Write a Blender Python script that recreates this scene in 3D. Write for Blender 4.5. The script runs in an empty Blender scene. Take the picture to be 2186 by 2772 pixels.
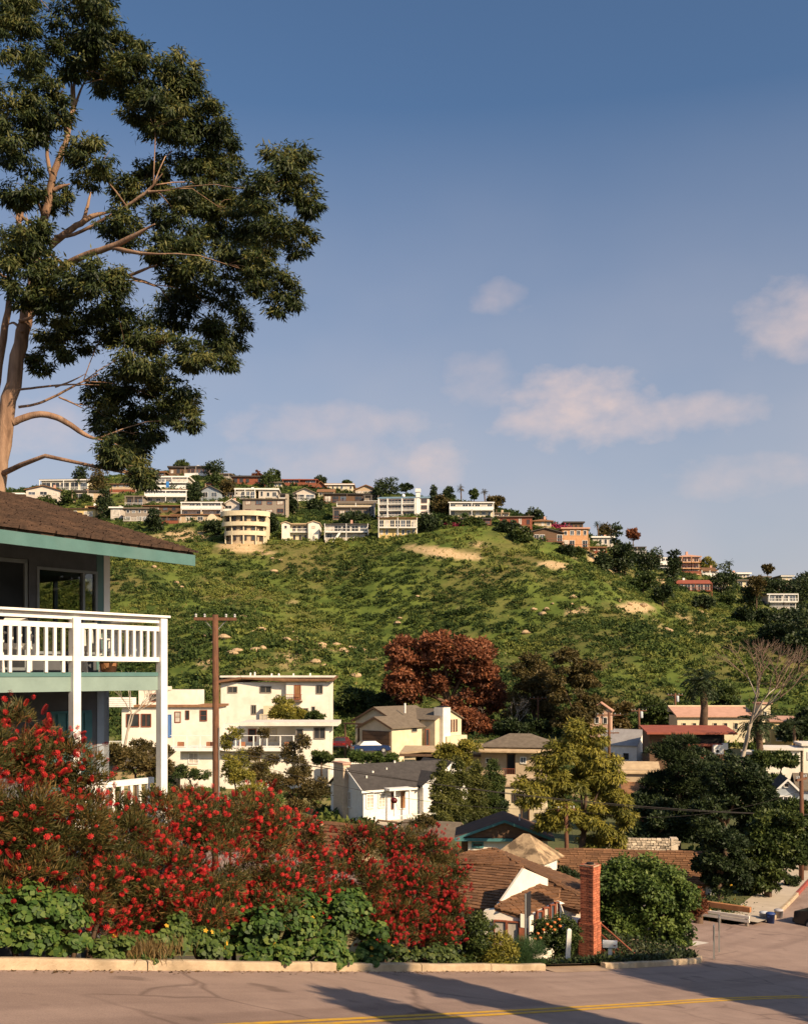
import bpy, math, random
import numpy as np
from mathutils import Vector, Matrix
random.seed(7); rng = np.random.default_rng(7)
sc = bpy.context.scene
COL = sc.collection
R = math.radians

# ------------------------------------------------------------------ camera
F, CU, HV = 2800.0, 1093.0, 1820.0          # focal length, centre column and horizon row of the photograph (pixels)
cam = bpy.data.cameras.new('camera'); camo = bpy.data.objects.new('camera', cam); COL.objects.link(camo)
cam.sensor_fit = 'VERTICAL'; cam.sensor_height = 36; cam.lens = 36 * F / 2772
cam.shift_y = (HV - 1386) / 2772; cam.clip_start = 0.1; cam.clip_end = 6000
camo.rotation_euler = (R(90), 0, 0); sc.camera = camo

# ------------------------------------------------------------------ sun and sky
SUN_AZ = (0.72, -0.69); SUN_EL = R(32)
sun = bpy.data.lights.new('sun', 'SUN'); suno = bpy.data.objects.new('sun', sun); COL.objects.link(suno)
sun.energy = 4.6; sun.angle = R(0.53); sun.color = (1.0, 0.765, 0.50)
sdir = Vector((SUN_AZ[0] * math.cos(SUN_EL), SUN_AZ[1] * math.cos(SUN_EL), math.sin(SUN_EL)))
suno.rotation_euler = sdir.to_track_quat('Z', 'Y').to_euler()
suno.location = (40, -40, 60)

world = bpy.data.worlds.new('World'); sc.world = world; world.use_nodes = True
wt = world.node_tree; wn = wt.nodes; wl = wt.links
for n in list(wn): wn.remove(n)
def wnode(t, **k):
    n = wn.new(t)
    for a, b in k.items(): setattr(n, a, b)
    return n
def wmath(op, a, b=None, c=None, clamp=False):
    n = wn.new('ShaderNodeMath'); n.operation = op; n.use_clamp = clamp
    for i, x in enumerate((a, b, c)):
        if x is None: continue
        if isinstance(x, (int, float)): n.inputs[i].default_value = x
        else: wl.new(x, n.inputs[i])
    return n.outputs[0]
sky = wnode('ShaderNodeTexSky', sky_type='NISHITA', sun_disc=False)
sky.sun_elevation = SUN_EL; sky.sun_rotation = math.atan2(SUN_AZ[0], SUN_AZ[1])
sky.air_density = 1.0; sky.dust_density = 2.2; sky.ozone_density = 2.0; sky.altitude = 100
hsv = wnode('ShaderNodeMix', data_type='RGBA', blend_type='MULTIPLY')
hsv.inputs[0].default_value = 1.0
wl.new(sky.outputs[0], hsv.inputs[6]); hsv.inputs[7].default_value = (0.74, 0.88, 0.98, 1)
tc = wnode('ShaderNodeTexCoord'); sep = wnode('ShaderNodeSeparateXYZ'); wl.new(tc.outputs['Generated'], sep.inputs[0])
hyp = wmath('SQRT', wmath('ADD', wmath('MULTIPLY', sep.outputs[0], sep.outputs[0]), wmath('MULTIPLY', sep.outputs[1], sep.outputs[1])))
az = wmath('ARCTAN2', sep.outputs[0], sep.outputs[1]); el = wmath('ARCTAN2', sep.outputs[2], hyp)
comb = wnode('ShaderNodeCombineXYZ'); wl.new(az, comb.inputs[0]); wl.new(wmath('MULTIPLY', el, 1.5), comb.inputs[1])
nz = wnode('ShaderNodeTexNoise'); nz.inputs['Scale'].default_value = 26; nz.inputs['Detail'].default_value = 4; nz.inputs['Roughness'].default_value = 0.55
wl.new(comb.outputs[0], nz.inputs['Vector'])
nlow = wnode('ShaderNodeTexNoise'); nlow.inputs['Scale'].default_value = 4.5; nlow.inputs['Detail'].default_value = 3
wl.new(comb.outputs[0], nlow.inputs['Vector'])
nwig = wmath('MULTIPLY', wmath('SUBTRACT', nz.outputs[0], 0.5), 2.6)
# cumulus low over the hills: azimuth/elevation of each puff (seen ones and more of the same all round)
puffs = [(1560, 1105, 175, 85, .85), (1480, 1140, 130, 45, .7), (1720, 1140, 170, 42, .62), (1900, 1120, 140, 42, .55), (2150, 870, 120, 75, .6), (1350, 810, 70, 35, .35),
         (880, 1150, 260, 45, .42), (1180, 1265, 95, 55, .6), (950, 1245, 240, 60, .38), (2000, 1290, 160, 45, .35), (1300, 1030, 90, 60, .3), (120, 1150, 140, 60, .4)]
dens = None
def add_puff(a0, e0, wa, we, s):
    global dens
    da = wmath('DIVIDE', wmath('SUBTRACT', az, a0), wa); de = wmath('DIVIDE', wmath('SUBTRACT', el, e0), we)
    q = wmath('ADD', wmath('MULTIPLY', da, da), wmath('MULTIPLY', de, de))
    d = wmath('MULTIPLY', wmath('MULTIPLY', wmath('SUBTRACT', wmath('ADD', 1.0, nwig), q), 0.62, clamp=True), s)
    dens = d if dens is None else wmath('MAXIMUM', dens, d)
for (u, v, wu, wv, s) in puffs:
    m = (u - CU) / F; e0 = math.atan((HV - v) / F / math.sqrt(1 + m * m))
    add_puff(math.atan(m), e0, wu / F * 1.25, wv / F * 1.35, s)
for i in range(6):
    a0 = 0.75 + i * 0.86 + random.uniform(-.1, .1)
    a0 = (a0 + math.pi) % (2 * math.pi) - math.pi
    add_puff(a0, random.uniform(.17, .34), random.uniform(.06, .13), random.uniform(.025, .05), random.uniform(.4, .9))
# thin veil that thickens towards the horizon
veil = wmath('MULTIPLY', wmath('MULTIPLY', wmath('SUBTRACT', nlow.outputs[0], 0.30), 1.7, clamp=True),
             wmath('SUBTRACT', 1.0, wmath('DIVIDE', el, 0.50), clamp=True), clamp=True)
veil = wmath('ADD', wmath('MULTIPLY', veil, 0.5), wmath('MULTIPLY', wmath('SUBTRACT', 1.0, wmath('DIVIDE', el, 0.50), clamp=True), .72), clamp=True)
mx0 = wnode('ShaderNodeMix', data_type='RGBA'); wl.new(veil, mx0.inputs[0]); wl.new(hsv.outputs[2], mx0.inputs[6]); mx0.inputs[7].default_value = (4.75, 4.5, 4.8, 1)
mx = wnode('ShaderNodeMix', data_type='RGBA'); wl.new(dens, mx.inputs[0]); wl.new(mx0.outputs[2], mx.inputs[6]); mx.inputs[7].default_value = (6.9, 5.35, 4.85, 1)
bg = wnode('ShaderNodeBackground'); bg.inputs[1].default_value = 0.07; wl.new(mx.outputs[2], bg.inputs[0])
wo = wnode('ShaderNodeOutputWorld'); wl.new(bg.outputs[0], wo.inputs[0])
sc.view_settings.view_transform = 'Standard'; sc.view_settings.look = 'None'
sc.view_settings.exposure = 0.78; sc.view_settings.gamma = 1.0; sc.view_settings.use_curve_mapping = False
sc.cycles.max_bounces = 4; sc.cycles.diffuse_bounces = 2; sc.cycles.glossy_bounces = 2; sc.cycles.transmission_bounces = 3; sc.cycles.transparent_max_bounces = 6

# ------------------------------------------------------------------ helpers
def P(u, v, Y): return Vector(((u - CU) / F * Y, Y, (HV - v) / F * Y))
def tag(o, label=None, cat=None, group=None, kind=None):
    if label: o['label'] = label
    if cat: o['category'] = cat
    if group: o['group'] = group
    if kind: o['kind'] = kind
    return o
def root(name, label, cat, loc, rz=0, group=None):
    o = bpy.data.objects.new(name, None); COL.objects.link(o); o.location = loc; o.rotation_euler = (0, 0, rz); o.empty_display_size = .2
    return tag(o, label, cat, group)
def link(name, me, mat, parent=None, loc=None, rz=0):
    o = bpy.data.objects.new(name, me); COL.objects.link(o)
    if mat is not None and not me.materials: me.materials.append(mat)
    if parent is not None: o.parent = parent
    if loc is not None: o.location = loc
    if rz: o.rotation_euler = (0, 0, rz)
    return o
class MB:
    def __init__(s): s.v = []; s.f = []
    def poly(s, pts):
        n = len(s.v); s.v += [tuple(p) for p in pts]; s.f.append(tuple(range(n, n + len(pts)))); return s
    def box(s, x0, x1, y0, y1, z0, z1):
        n = len(s.v)
        s.v += [(x0, y0, z0), (x1, y0, z0), (x1, y1, z0), (x0, y1, z0), (x0, y0, z1), (x1, y0, z1), (x1, y1, z1), (x0, y1, z1)]
        s.f += [tuple(n + i for i in q) for q in ((0, 3, 2, 1), (4, 5, 6, 7), (0, 1, 5, 4), (1, 2, 6, 5), (2, 3, 7, 6), (3, 0, 4, 7))]
        return s
    def hexa(s, b, t):                     # four bottom points, four top points
        n = len(s.v); s.v += [tuple(p) for p in b] + [tuple(p) for p in t]
        s.f += [tuple(n + i for i in q) for q in ((0, 3, 2, 1), (4, 5, 6, 7), (0, 1, 5, 4), (1, 2, 6, 5), (2, 3, 7, 6), (3, 0, 4, 7))]
        return s
    def slab(s, pts, off):                 # polygon extruded by a vector
        off = Vector(off); n = len(s.v); k = len(pts)
        s.v += [tuple(p) for p in pts] + [tuple(Vector(p) + off) for p in pts]
        s.f += [tuple(range(n + k - 1, n - 1, -1)), tuple(range(n + k, n + 2 * k))]
        for i in range(k):
            j = (i + 1) % k; s.f.append((n + i, n + j, n + k + j, n + k + i))
        return s
    def tube(s, path, rad, k=8, cap=True):
        path = [Vector(p) for p in path]; m = len(path)
        if not hasattr(rad, '__len__'): rad = [rad] * m
        n0 = len(s.v)
        for i, p in enumerate(path):
            d = (path[min(i + 1, m - 1)] - path[max(i - 1, 0)]).normalized()
            a = d.orthogonal() if abs(d.z) < .9 else d.cross(Vector((0, 1, 0)))
            a = (a - d * a.dot(d)).normalized()
            if abs(d.z) < .9: a = Vector((0, 0, 1)) - d * d.z; a.normalize()
            b = d.cross(a)
            for j in range(k):
                t = 2 * math.pi * j / k; s.v.append(tuple(p + (a * math.cos(t) + b * math.sin(t)) * rad[i]))
        for i in range(m - 1):
            for j in range(k):
                s.f.append((n0 + i * k + j, n0 + i * k + (j + 1) % k, n0 + (i + 1) * k + (j + 1) % k, n0 + (i + 1) * k + j))
        if cap:
            s.f.append(tuple(n0 + k - 1 - j for j in range(k))); s.f.append(tuple(n0 + (m - 1) * k + j for j in range(k)))
        return s
    def lathe(s, prof, k=12, c=(0, 0, 0)):
        n0 = len(s.v); m = len(prof)
        for (r, z) in prof:
            for j in range(k):
                t = 2 * math.pi * j / k; s.v.append((c[0] + r * math.cos(t), c[1] + r * math.sin(t), c[2] + z))
        for i in range(m - 1):
            for j in range(k):
                s.f.append((n0 + i * k + j, n0 + i * k + (j + 1) % k, n0 + (i + 1) * k + (j + 1) % k, n0 + (i + 1) * k + j))
        return s
    def mesh(s, name='mesh', smooth=False):
        me = bpy.data.meshes.new(name); me.from_pydata(s.v, [], s.f); me.update()
        if smooth: me.polygons.foreach_set('use_smooth', [True] * len(me.polygons))
        return me
    def build(s, name, mat, parent=None, smooth=False, loc=None, rz=0):
        return link(name, s.mesh(name, smooth), mat, parent, loc, rz)
def npmesh(name, V, nper, smooth=False, tint=None):
    """V: (N*nper,3) faces of nper own vertices each"""
    me = bpy.data.meshes.new(name); nv = len(V); nf = nv // nper
    me.vertices.add(nv); me.vertices.foreach_set('co', np.ascontiguousarray(V, dtype=np.float32).ravel())
    me.loops.add(nv); me.loops.foreach_set('vertex_index', np.arange(nv, dtype=np.int32))
    me.polygons.add(nf); me.polygons.foreach_set('loop_start', np.arange(0, nv, nper, dtype=np.int32))
    try: me.polygons.foreach_set('loop_total', np.full(nf, nper, dtype=np.int32))
    except Exception: pass
    if tint is not None:
        a = me.attributes.new('tint', 'FLOAT', 'POINT'); a.data.foreach_set('value', np.repeat(tint.astype(np.float32), nper))
    me.update(calc_edges=True); return me
def unit(a): return a / np.maximum(np.linalg.norm(a, axis=-1, keepdims=True), 1e-9)
def rdir(n): return unit(rng.normal(size=(n, 3)))
def leafverts(C, D, L, W, flat=None):
    """rhombic leaves: centre-base C, direction D, length L, half width W"""
    n = len(C); D = unit(D); B = rdir(n) if flat is None else np.cross(D, unit(flat + rng.normal(size=(n, 3)) * .35))
    B = unit(B - D * np.sum(B * D, 1, keepdims=True))
    L = np.asarray(L).reshape(-1, 1) * np.ones((n, 1)); W = np.asarray(W).reshape(-1, 1) * np.ones((n, 1))
    V = np.empty((n, 4, 3)); V[:, 0] = C; V[:, 1] = C + D * L * .45 + B * W; V[:, 2] = C + D * L; V[:, 3] = C + D * L * .45 - B * W
    return V.reshape(-1, 3)

# ------------------------------------------------------------------ materials
def srgb(h):
    h = h.lstrip('#'); c = [int(h[i:i + 2], 16) / 255 for i in (0, 2, 4)]
    return tuple(x / 12.92 if x <= .04045 else ((x + .055) / 1.055) ** 2.4 for x in c)
MATS = {}
def M(name, c, c2=None, scale=3.0, rough=.8, bump=0.0, bscale=None, metal=0.0, spec=.3, stretch=(1, 1, 1), c3=None, scale3=.4, f3=.5, lo=.35, hi=.65, vary=0.0):
    if name in MATS: return MATS[name]
    m = bpy.data.materials.new(name); m.use_nodes = True; t = m.node_tree; b = t.nodes['Principled BSDF']
    b.inputs['Roughness'].default_value = rough; b.inputs['Metallic'].default_value = metal; b.inputs['Specular IOR Level'].default_value = spec
    c2 = c2 or tuple(x * .78 for x in c)
    tc = t.nodes.new('ShaderNodeTexCoord'); mp = t.nodes.new('ShaderNodeMapping'); mp.inputs['Scale'].default_value = stretch
    t.links.new(tc.outputs['Object'], mp.inputs[0])
    n = t.nodes.new('ShaderNodeTexNoise'); n.inputs['Scale'].default_value = scale; n.inputs['Detail'].default_value = 7; n.inputs['Roughness'].default_value = .6
    t.links.new(mp.outputs[0], n.inputs['Vector'])
    r = t.nodes.new('ShaderNodeValToRGB'); r.color_ramp.elements[0].position = lo; r.color_ramp.elements[1].position = hi
    r.color_ramp.elements[0].color = (*c2, 1); r.color_ramp.elements[1].color = (*c, 1); t.links.new(n.outputs[0], r.inputs[0])
    out = r.outputs[0]
    if c3:
        n3 = t.nodes.new('ShaderNodeTexNoise'); n3.inputs['Scale'].default_value = scale3; n3.inputs['Detail'].default_value = 4; t.links.new(mp.outputs[0], n3.inputs['Vector'])
        r3 = t.nodes.new('ShaderNodeValToRGB'); r3.color_ramp.elements[0].position = .5; r3.color_ramp.elements[1].position = .68
        r3.color_ramp.elements[1].color = (f3, f3, f3, 1); t.links.new(n3.outputs[0], r3.inputs[0])
        mx = t.nodes.new('ShaderNodeMix'); mx.data_type = 'RGBA'; t.links.new(r3.outputs[0], mx.inputs[0]); t.links.new(out, mx.inputs[6]); mx.inputs[7].default_value = (*c3, 1); out = mx.outputs[2]
    if vary:
        oi = t.nodes.new('ShaderNodeObjectInfo'); mr = t.nodes.new('ShaderNodeMapRange'); mr.inputs[3].default_value = 1 - vary; mr.inputs[4].default_value = 1 + vary; t.links.new(oi.outputs['Random'], mr.inputs[0])
        hv = t.nodes.new('ShaderNodeHueSaturation'); t.links.new(mr.outputs[0], hv.inputs['Value']); t.links.new(out, hv.inputs['Color']); out = hv.outputs[0]
    t.links.new(out, b.inputs['Base Color'])
    if bump:
        nb = t.nodes.new('ShaderNodeTexNoise'); nb.inputs['Scale'].default_value = bscale or scale * 6; nb.inputs['Detail'].default_value = 5; t.links.new(mp.outputs[0], nb.inputs['Vector'])
        bm = t.nodes.new('ShaderNodeBump'); bm.inputs['Strength'].default_value = bump; bm.inputs['Distance'].default_value = .03; t.links.new(nb.outputs[0], bm.inputs['Height']); t.links.new(bm.outputs[0], b.inputs['Normal'])
    MATS[name] = m; return m
def FOL(name, dark, mid, light, trans=.25, rough=.55):
    if name in MATS: return MATS[name]
    m = bpy.data.materials.new(name); m.use_nodes = True; t = m.node_tree; b = t.nodes['Principled BSDF']; o = t.nodes['Material Output']
    at = t.nodes.new('ShaderNodeAttribute'); at.attribute_name = 'tint'
    r = t.nodes.new('ShaderNodeValToRGB'); e = r.color_ramp.elements; e[0].position = .1; e[0].color = (*dark, 1); e[1].position = .9; e[1].color = (*light, 1)
    x = e.new(.5); x.color = (*mid, 1); t.links.new(at.outputs['Fac'], r.inputs[0]); t.links.new(r.outputs[0], b.inputs['Base Color'])
    b.inputs['Roughness'].default_value = rough; b.inputs['Specular IOR Level'].default_value = .25
    tr = t.nodes.new('ShaderNodeBsdfTranslucent'); t.links.new(r.outputs[0], tr.inputs[0])
    ms = t.nodes.new('ShaderNodeMixShader'); ms.inputs[0].default_value = trans; t.links.new(b.outputs[0], ms.inputs[1]); t.links.new(tr.outputs[0], ms.inputs[2]); t.links.new(ms.outputs[0], o.inputs[0])
    MATS[name] = m; return m
def ASPHALT():
    m = M('asphalt', (.37, .265, .218), (.31, .22, .182), 1.3, .9, .4, 110, c3=(.27, .185, .15), scale3=.28, f3=.6); t = m.node_tree; b = t.nodes['Principled BSDF']; src = b.inputs['Base Color'].links[0].from_socket
    tc = t.nodes.new('ShaderNodeTexCoord')
    def nd(ty, **k):
        n = t.nodes.new(ty)
        for a, v in k.items(): setattr(n, a, v)
        return n
    def mulmix(fac, src, col):
        x = nd('ShaderNodeMix', data_type='RGBA', blend_type='MULTIPLY'); t.links.new(fac, x.inputs[0]); t.links.new(src, x.inputs[6]); x.inputs[7].default_value = (*col, 1); return x.outputs[2]
    def ramp(x, p0, p1, a=0.0, b_=1.0):
        r = nd('ShaderNodeValToRGB'); r.color_ramp.elements[0].position = p0; r.color_ramp.elements[1].position = p1; r.color_ramp.elements[0].color = (a, a, a, 1); r.color_ramp.elements[1].color = (b_, b_, b_, 1); t.links.new(x, r.inputs[0]); return r.outputs[0]
    wob = nd('ShaderNodeTexNoise'); wob.inputs['Scale'].default_value = .8; t.links.new(tc.outputs['Object'], wob.inputs['Vector'])
    mixv = nd('ShaderNodeMix', data_type='VECTOR'); mixv.inputs[0].default_value = .35; t.links.new(tc.outputs['Object'], mixv.inputs[4]); t.links.new(wob.outputs['Color'], mixv.inputs[5])
    vor = nd('ShaderNodeTexVoronoi', feature='DISTANCE_TO_EDGE'); vor.inputs['Scale'].default_value = .42; t.links.new(mixv.outputs[1], vor.inputs['Vector'])
    msk = nd('ShaderNodeTexNoise'); msk.inputs['Scale'].default_value = .22; t.links.new(tc.outputs['Object'], msk.inputs['Vector'])
    crack = nd('ShaderNodeMath', operation='MULTIPLY'); t.links.new(ramp(vor.outputs['Distance'], .0, .016, 1, 0), crack.inputs[0]); t.links.new(ramp(msk.outputs[0], .46, .56), crack.inputs[1])
    src = mulmix(crack.outputs[0], src, (.62, .6, .6))
    # tyre tracks and patch bands that follow the street
    mp = nd('ShaderNodeMapping'); mp.vector_type = 'TEXTURE'; mp.inputs['Rotation'].default_value = (0, 0, math.atan2(.785, .62)); t.links.new(tc.outputs['Object'], mp.inputs[0])
    mp2 = nd('ShaderNodeMapping'); mp2.inputs['Scale'].default_value = (.05, .85, 0); t.links.new(mp.outputs[0], mp2.inputs[0])
    n2 = nd('ShaderNodeTexNoise'); n2.inputs['Scale'].default_value = 1.0; n2.inputs['Detail'].default_value = 4; t.links.new(mp2.outputs[0], n2.inputs['Vector'])
    src = mulmix(ramp(n2.outputs[0], .48, .62, 0, .8), src, (.74, .72, .72))
    n3 = nd('ShaderNodeTexNoise'); n3.inputs['Scale'].default_value = 55; n3.inputs['Detail'].default_value = 3; t.links.new(tc.outputs['Object'], n3.inputs['Vector'])
    src = mulmix(ramp(n3.outputs[0], .35, .6, .55, 0), src, (.62, .6, .6))
    n4 = nd('ShaderNodeTexNoise'); n4.inputs['Scale'].default_value = 1.1; n4.inputs['Detail'].default_value = 2; t.links.new(tc.outputs['Object'], n4.inputs['Vector'])
    src = mulmix(ramp(n4.outputs[0], .66, .74, 0, .7), src, (.5, .48, .48))
    t.links.new(src, b.inputs['Base Color']); return m
def GLASS(name, tint=(.02, .022, .025), rough=.06, spec=.5):
    if name in MATS: return MATS[name]
    return M(name, tint, tuple(x * 2.2 for x in tint), scale=.8, rough=rough, spec=spec)
def CLEAR(name):
    m = bpy.data.materials.new(name); m.use_nodes = True; t = m.node_tree; o = t.nodes['Material Output']
    tr = t.nodes.new('ShaderNodeBsdfTransparent'); tr.inputs[0].default_value = (.78, .80, .78, 1); gl = t.nodes.new('ShaderNodeBsdfGlossy'); gl.inputs['Roughness'].default_value = .02
    ms = t.nodes.new('ShaderNodeMixShader'); ms.inputs[0].default_value = .10; t.links.new(tr.outputs[0], ms.inputs[1]); t.links.new(gl.outputs[0], ms.inputs[2]); t.links.new(ms.outputs[0], o.inputs[0])
    MATS[name] = m; return m
white = M('white_paint', (.80, .78, .74), (.70, .67, .62), 2.2, .6, .05)
cream = M('cream_stucco', (.66, .56, .39), (.56, .47, .32), 1.2, .9, .15)
wstucco = M('white_stucco', (.80, .745, .65), (.69, .63, .54), .9, .9, .15, c3=(.54, .47, .37), scale3=.35, f3=.4)
hwhite = M('weathered_white_stucco', (.56, .50, .43), (.46, .40, .34), .5, .9, .1, c3=(.36, .30, .24), scale3=.25, f3=.45)
tan = M('tan_stucco', (.48, .37, .24), (.40, .30, .20), 1.5, .9, .15)
ochre = M('ochre_stucco', (.62, .46, .20), (.52, .38, .17), 1.2, .9, .1)
orange = M('orange_stucco', (.55, .30, .15), (.45, .24, .12), 1.2, .9, .1)
brownw = M('brown_wood', (.16, .095, .055), (.09, .052, .032), 4, .8, .3, stretch=(1, 1, 6))
redw = M('red_brown_wood', (.27, .085, .045), (.18, .055, .03), 3, .75, .15)
greyw = M('grey_wood', (.30, .25, .20), (.20, .165, .135), 3, .85, .2, stretch=(1, 1, 5))
bluegrey = M('blue_grey_paint', (.30, .34, .38), (.24, .27, .31), 2, .7)
paleteal = M('pale_teal_paint', (.22, .295, .265), (.185, .25, .225), 2.5, .6, .08)
teal = M('teal_paint', (.088, .178, .17), (.07, .148, .14), 2.5, .6, .08, c3=(.12, .18, .168), scale3=.8, f3=.4)
tealdk = M('dark_teal_trim', (.07, .20, .21), (.05, .15, .16), 3, .6)
shingle = M('brown_shingle', (.215, .108, .052), (.14, .07, .036), 2.6, vary=.28, rough=.9, bump=.5, bscale=30, c3=(.25, .14, .075), scale3=.9, f3=.6)
shingdk = M('dark_shingle', (.085, .05, .034), (.045, .028, .02), 5, .9, .6, 40, c3=(.14, .08, .05), scale3=1.5, f3=.5)
shinggr = M('grey_brown_roof', (.17, .135, .10), (.12, .095, .07), 2.5, .95, .5, 30)
charcoal = M('charcoal_roof', (.065, .058, .055), (.045, .04, .038), 2.5, .9, .4, 30)
gravel = M('tan_gravel_roof', (.52, .39, .24), (.40, .29, .18), 2, .95, .3)
wroof = M('white_roof', (.72, .67, .60), (.60, .55, .48), 1.2, .85)
redroof = M('red_roof', (.30, .085, .05), (.22, .06, .038), 1.5, .75, .1)
pinkroof = M('pink_tile_roof', (.52, .30, .22), (.44, .25, .18), 1.5, .8, .2)
blueroof = M('blue_roof', (.17, .26, .33), (.13, .21, .28), 1.5, .6)
greyroof = M('grey_metal_roof', (.36, .34, .33), (.30, .28, .27), 1.2, .6)
brick = M('red_brick', (.42, .135, .072), (.34, .10, .052), 9, vary=.28, rough=.9, bump=.3, c3=(.50, .20, .11), scale3=5, f3=.5)
mortar = M('mortar', (.45, .34, .25), (.36, .27, .2), 9, .95)
stonem = M('pale_stone', (.56, .47, .36), (.42, .34, .26), 3, vary=.3, rough=.95, bump=.5)
conc = M('curb_concrete', (.48, .37, .25), (.36, .27, .18), 3.0, .9, .5, 25, c3=(.25, .19, .12), scale3=1.6, f3=.75)
pale = M('pale_concrete', (.50, .42, .33), (.42, .35, .27), 1.0, .9, .2, 20)
metal = M('galvanised_metal', (.40, .40, .39), (.32, .32, .31), 5, .45, metal=.6)
dkmetal = M('dark_metal', (.04, .04, .045), (.025, .025, .03), 5, .5, metal=.3)
polewood = M('pole_wood', (.17, .075, .04), (.085, .04, .025), 6, .85, .4, stretch=(3, 3, .35))
bark = M('eucalyptus_bark', (.30, .18, .115), (.12, .07, .045), 2.6, .85, .6, stretch=(2.2, 2.2, .35), c3=(.42, .28, .19), scale3=.9, f3=.75)
bark2 = M('brown_bark', (.13, .08, .05), (.07, .045, .03), 3, .9, .4, stretch=(1.5, 1.5, .5))
barkp = M('pale_bark', (.42, .36, .29), (.28, .23, .18), 2, .85, .2)
glass = GLASS('window_glass'); glassb = GLASS('window_glass_blue', (.05, .06, .075)); curtain = GLASS('curtained_glass', (.30, .27, .23), .25)
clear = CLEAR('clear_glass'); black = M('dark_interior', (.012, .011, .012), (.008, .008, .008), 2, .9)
bluep = M('blue_paint', (.10, .20, .42), (.08, .16, .36), 2, .5)
# ------------------------------------------------------------------ ground shape
T = (0.62, 0.785); N = (0.785, -0.62); A0 = (-5.46, 14.0)     # street direction, across-street direction, a point of the far kerb
def sw(x, y): dx, dy = x - A0[0], y - A0[1]; return dx * T[0] + dy * T[1], dx * N[0] + dy * N[1]
def xy(s, w): return A0[0] + T[0] * s + N[0] * w, A0[1] + T[1] * s + N[1] * w
_S = np.array([-80, -10, 0, 8, 14, 20, 26, 31, 36, 45, 60, 120, 400.]); _Z = np.array([12.6, -1.73, -4.03, -5.87, -7.22, -8.48, -9.62, -10.3, -10.8, -11.45, -12.2, -14, -18.])
_sd = np.linspace(-80, 400, 4801); _zd = np.interp(_sd, _S, _Z)
_k = np.ones(31) / 31; _zd = np.convolve(np.pad(_zd, 15, 'edge'), _k, 'valid'); _zd = np.convolve(np.pad(_zd, 15, 'edge'), _k, 'valid')
def zroad(s): return np.interp(s, _sd, _zd)
def bank(w):                                                    # ground either side of the street
    w = np.asarray(w, dtype=float)
    return np.where(w < 0, -3.0 * (1 - np.exp(np.minimum(w + .2, 0) / 11)) + .13, np.where(w > 8, .13 + .11 * (w - 8) , .13))
def bank2(s, w):                                                # the verge climbs back to street level at the side street
    f = np.clip((np.asarray(s, float) - 23.2) / 3.0, 0, 1) * np.clip((np.asarray(w, float) + 30) / 14, 0, 1) * (np.asarray(w) < 0); f = f * f * (3 - 2 * f)
    return bank(w) * (1 - f) + .13 * f
# hillside: photograph row of the ground at column u and distance Y
HU = np.array([-2500, 0, 400, 700, 900, 1100, 1300, 1450, 1600, 1750, 1900, 2100, 2300, 4700.])
HY = np.array([60, 80, 95, 110, 130, 160, 200, 240, 270, 300, 330, 360, 400, 440, 500.])
near = [2400, 2290, 2212, 2150, 2050]
HT = np.array([
 near + [1960, 1830, 1710, 1610, 1520, 1455, 1410, 1365, 1330, 1335],
 near + [1960, 1830, 1710, 1610, 1520, 1455, 1410, 1365, 1330, 1335],
 near + [1960, 1830, 1700, 1590, 1490, 1425, 1370, 1315, 1275, 1290],
 near + [1960, 1830, 1690, 1575, 1480, 1415, 1370, 1325, 1295, 1310],
 near + [1960, 1830, 1685, 1570, 1480, 1430, 1385, 1345, 1320, 1335],
 near + [1960, 1825, 1680, 1560, 1450, 1400, 1370, 1350, 1345, 1360],
 near + [1960, 1825, 1675, 1545, 1425, 1390, 1378, 1372, 1375, 1395],
 near + [1960, 1828, 1680, 1550, 1455, 1425, 1412, 1408, 1412, 1430],
 near + [1962, 1835, 1700, 1590, 1520, 1480, 1462, 1455, 1460, 1475],
 near + [1965, 1845, 1725, 1640, 1590, 1550, 1518, 1505, 1508, 1520],
 near + [1970, 1860, 1755, 1690, 1650, 1610, 1580, 1555, 1550, 1555],
 near + [1975, 1885, 1800, 1745, 1715, 1690, 1650, 1600, 1575, 1575],
 near + [1980, 1905, 1840, 1800, 1775, 1730, 1680, 1620, 1585, 1580],
 near + [1980, 1905, 1840, 1800, 1775, 1730, 1680, 1620, 1585, 1580.]])
GU = np.linspace(-2500, 4700, 241); GY = np.linspace(60, 500, 111)
_t = np.array([np.interp(GY, HY, r) for r in HT]); G = np.array([np.interp(GU, HU, _t[:, j]) for j in range(len(GY))]).T
for _ in range(4):
    g = np.pad(G, 1, 'edge'); G = (g[1:-1, 1:-1] * 2 + g[:-2, 1:-1] + g[2:, 1:-1] + g[1:-1, :-2] + g[1:-1, 2:]) / 6
def vtab(u, Y):
    a = np.clip((np.asarray(u, float) - GU[0]) / (GU[1] - GU[0]), 0, len(GU) - 1.001); b = np.clip((np.asarray(Y, float) - 60) / (GY[1] - GY[0]), 0, len(GY) - 1.001)
    i = a.astype(int); j = b.astype(int); fa = a - i; fb = b - j
    return (G[i, j] * (1 - fa) + G[i + 1, j] * fa) * (1 - fb) + (G[i, j + 1] * (1 - fa) + G[i + 1, j + 1] * fa) * fb
_tab = rng.random((256, 256))
def vnoise(x, y):
    x = np.asarray(x, float); y = np.asarray(y, float); i = np.floor(x).astype(int); j = np.floor(y).astype(int); fx = x - i; fy = y - j
    fx = fx * fx * (3 - 2 * fx); fy = fy * fy * (3 - 2 * fy); t = lambda a, b: _tab[a & 255, b & 255]
    return (t(i, j) * (1 - fx) + t(i + 1, j) * fx) * (1 - fy) + (t(i, j + 1) * (1 - fx) + t(i + 1, j + 1) * fx) * fy - .5
PADS = []
def ysolve(u, v):
    Y = np.linspace(150, 460, 621); d = vtab(np.full_like(Y, u), Y) - v; k = np.where(d <= 0)[0]
    return float(Y[k[0]]) if len(k) else float(Y[np.argmin(d)])
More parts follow.
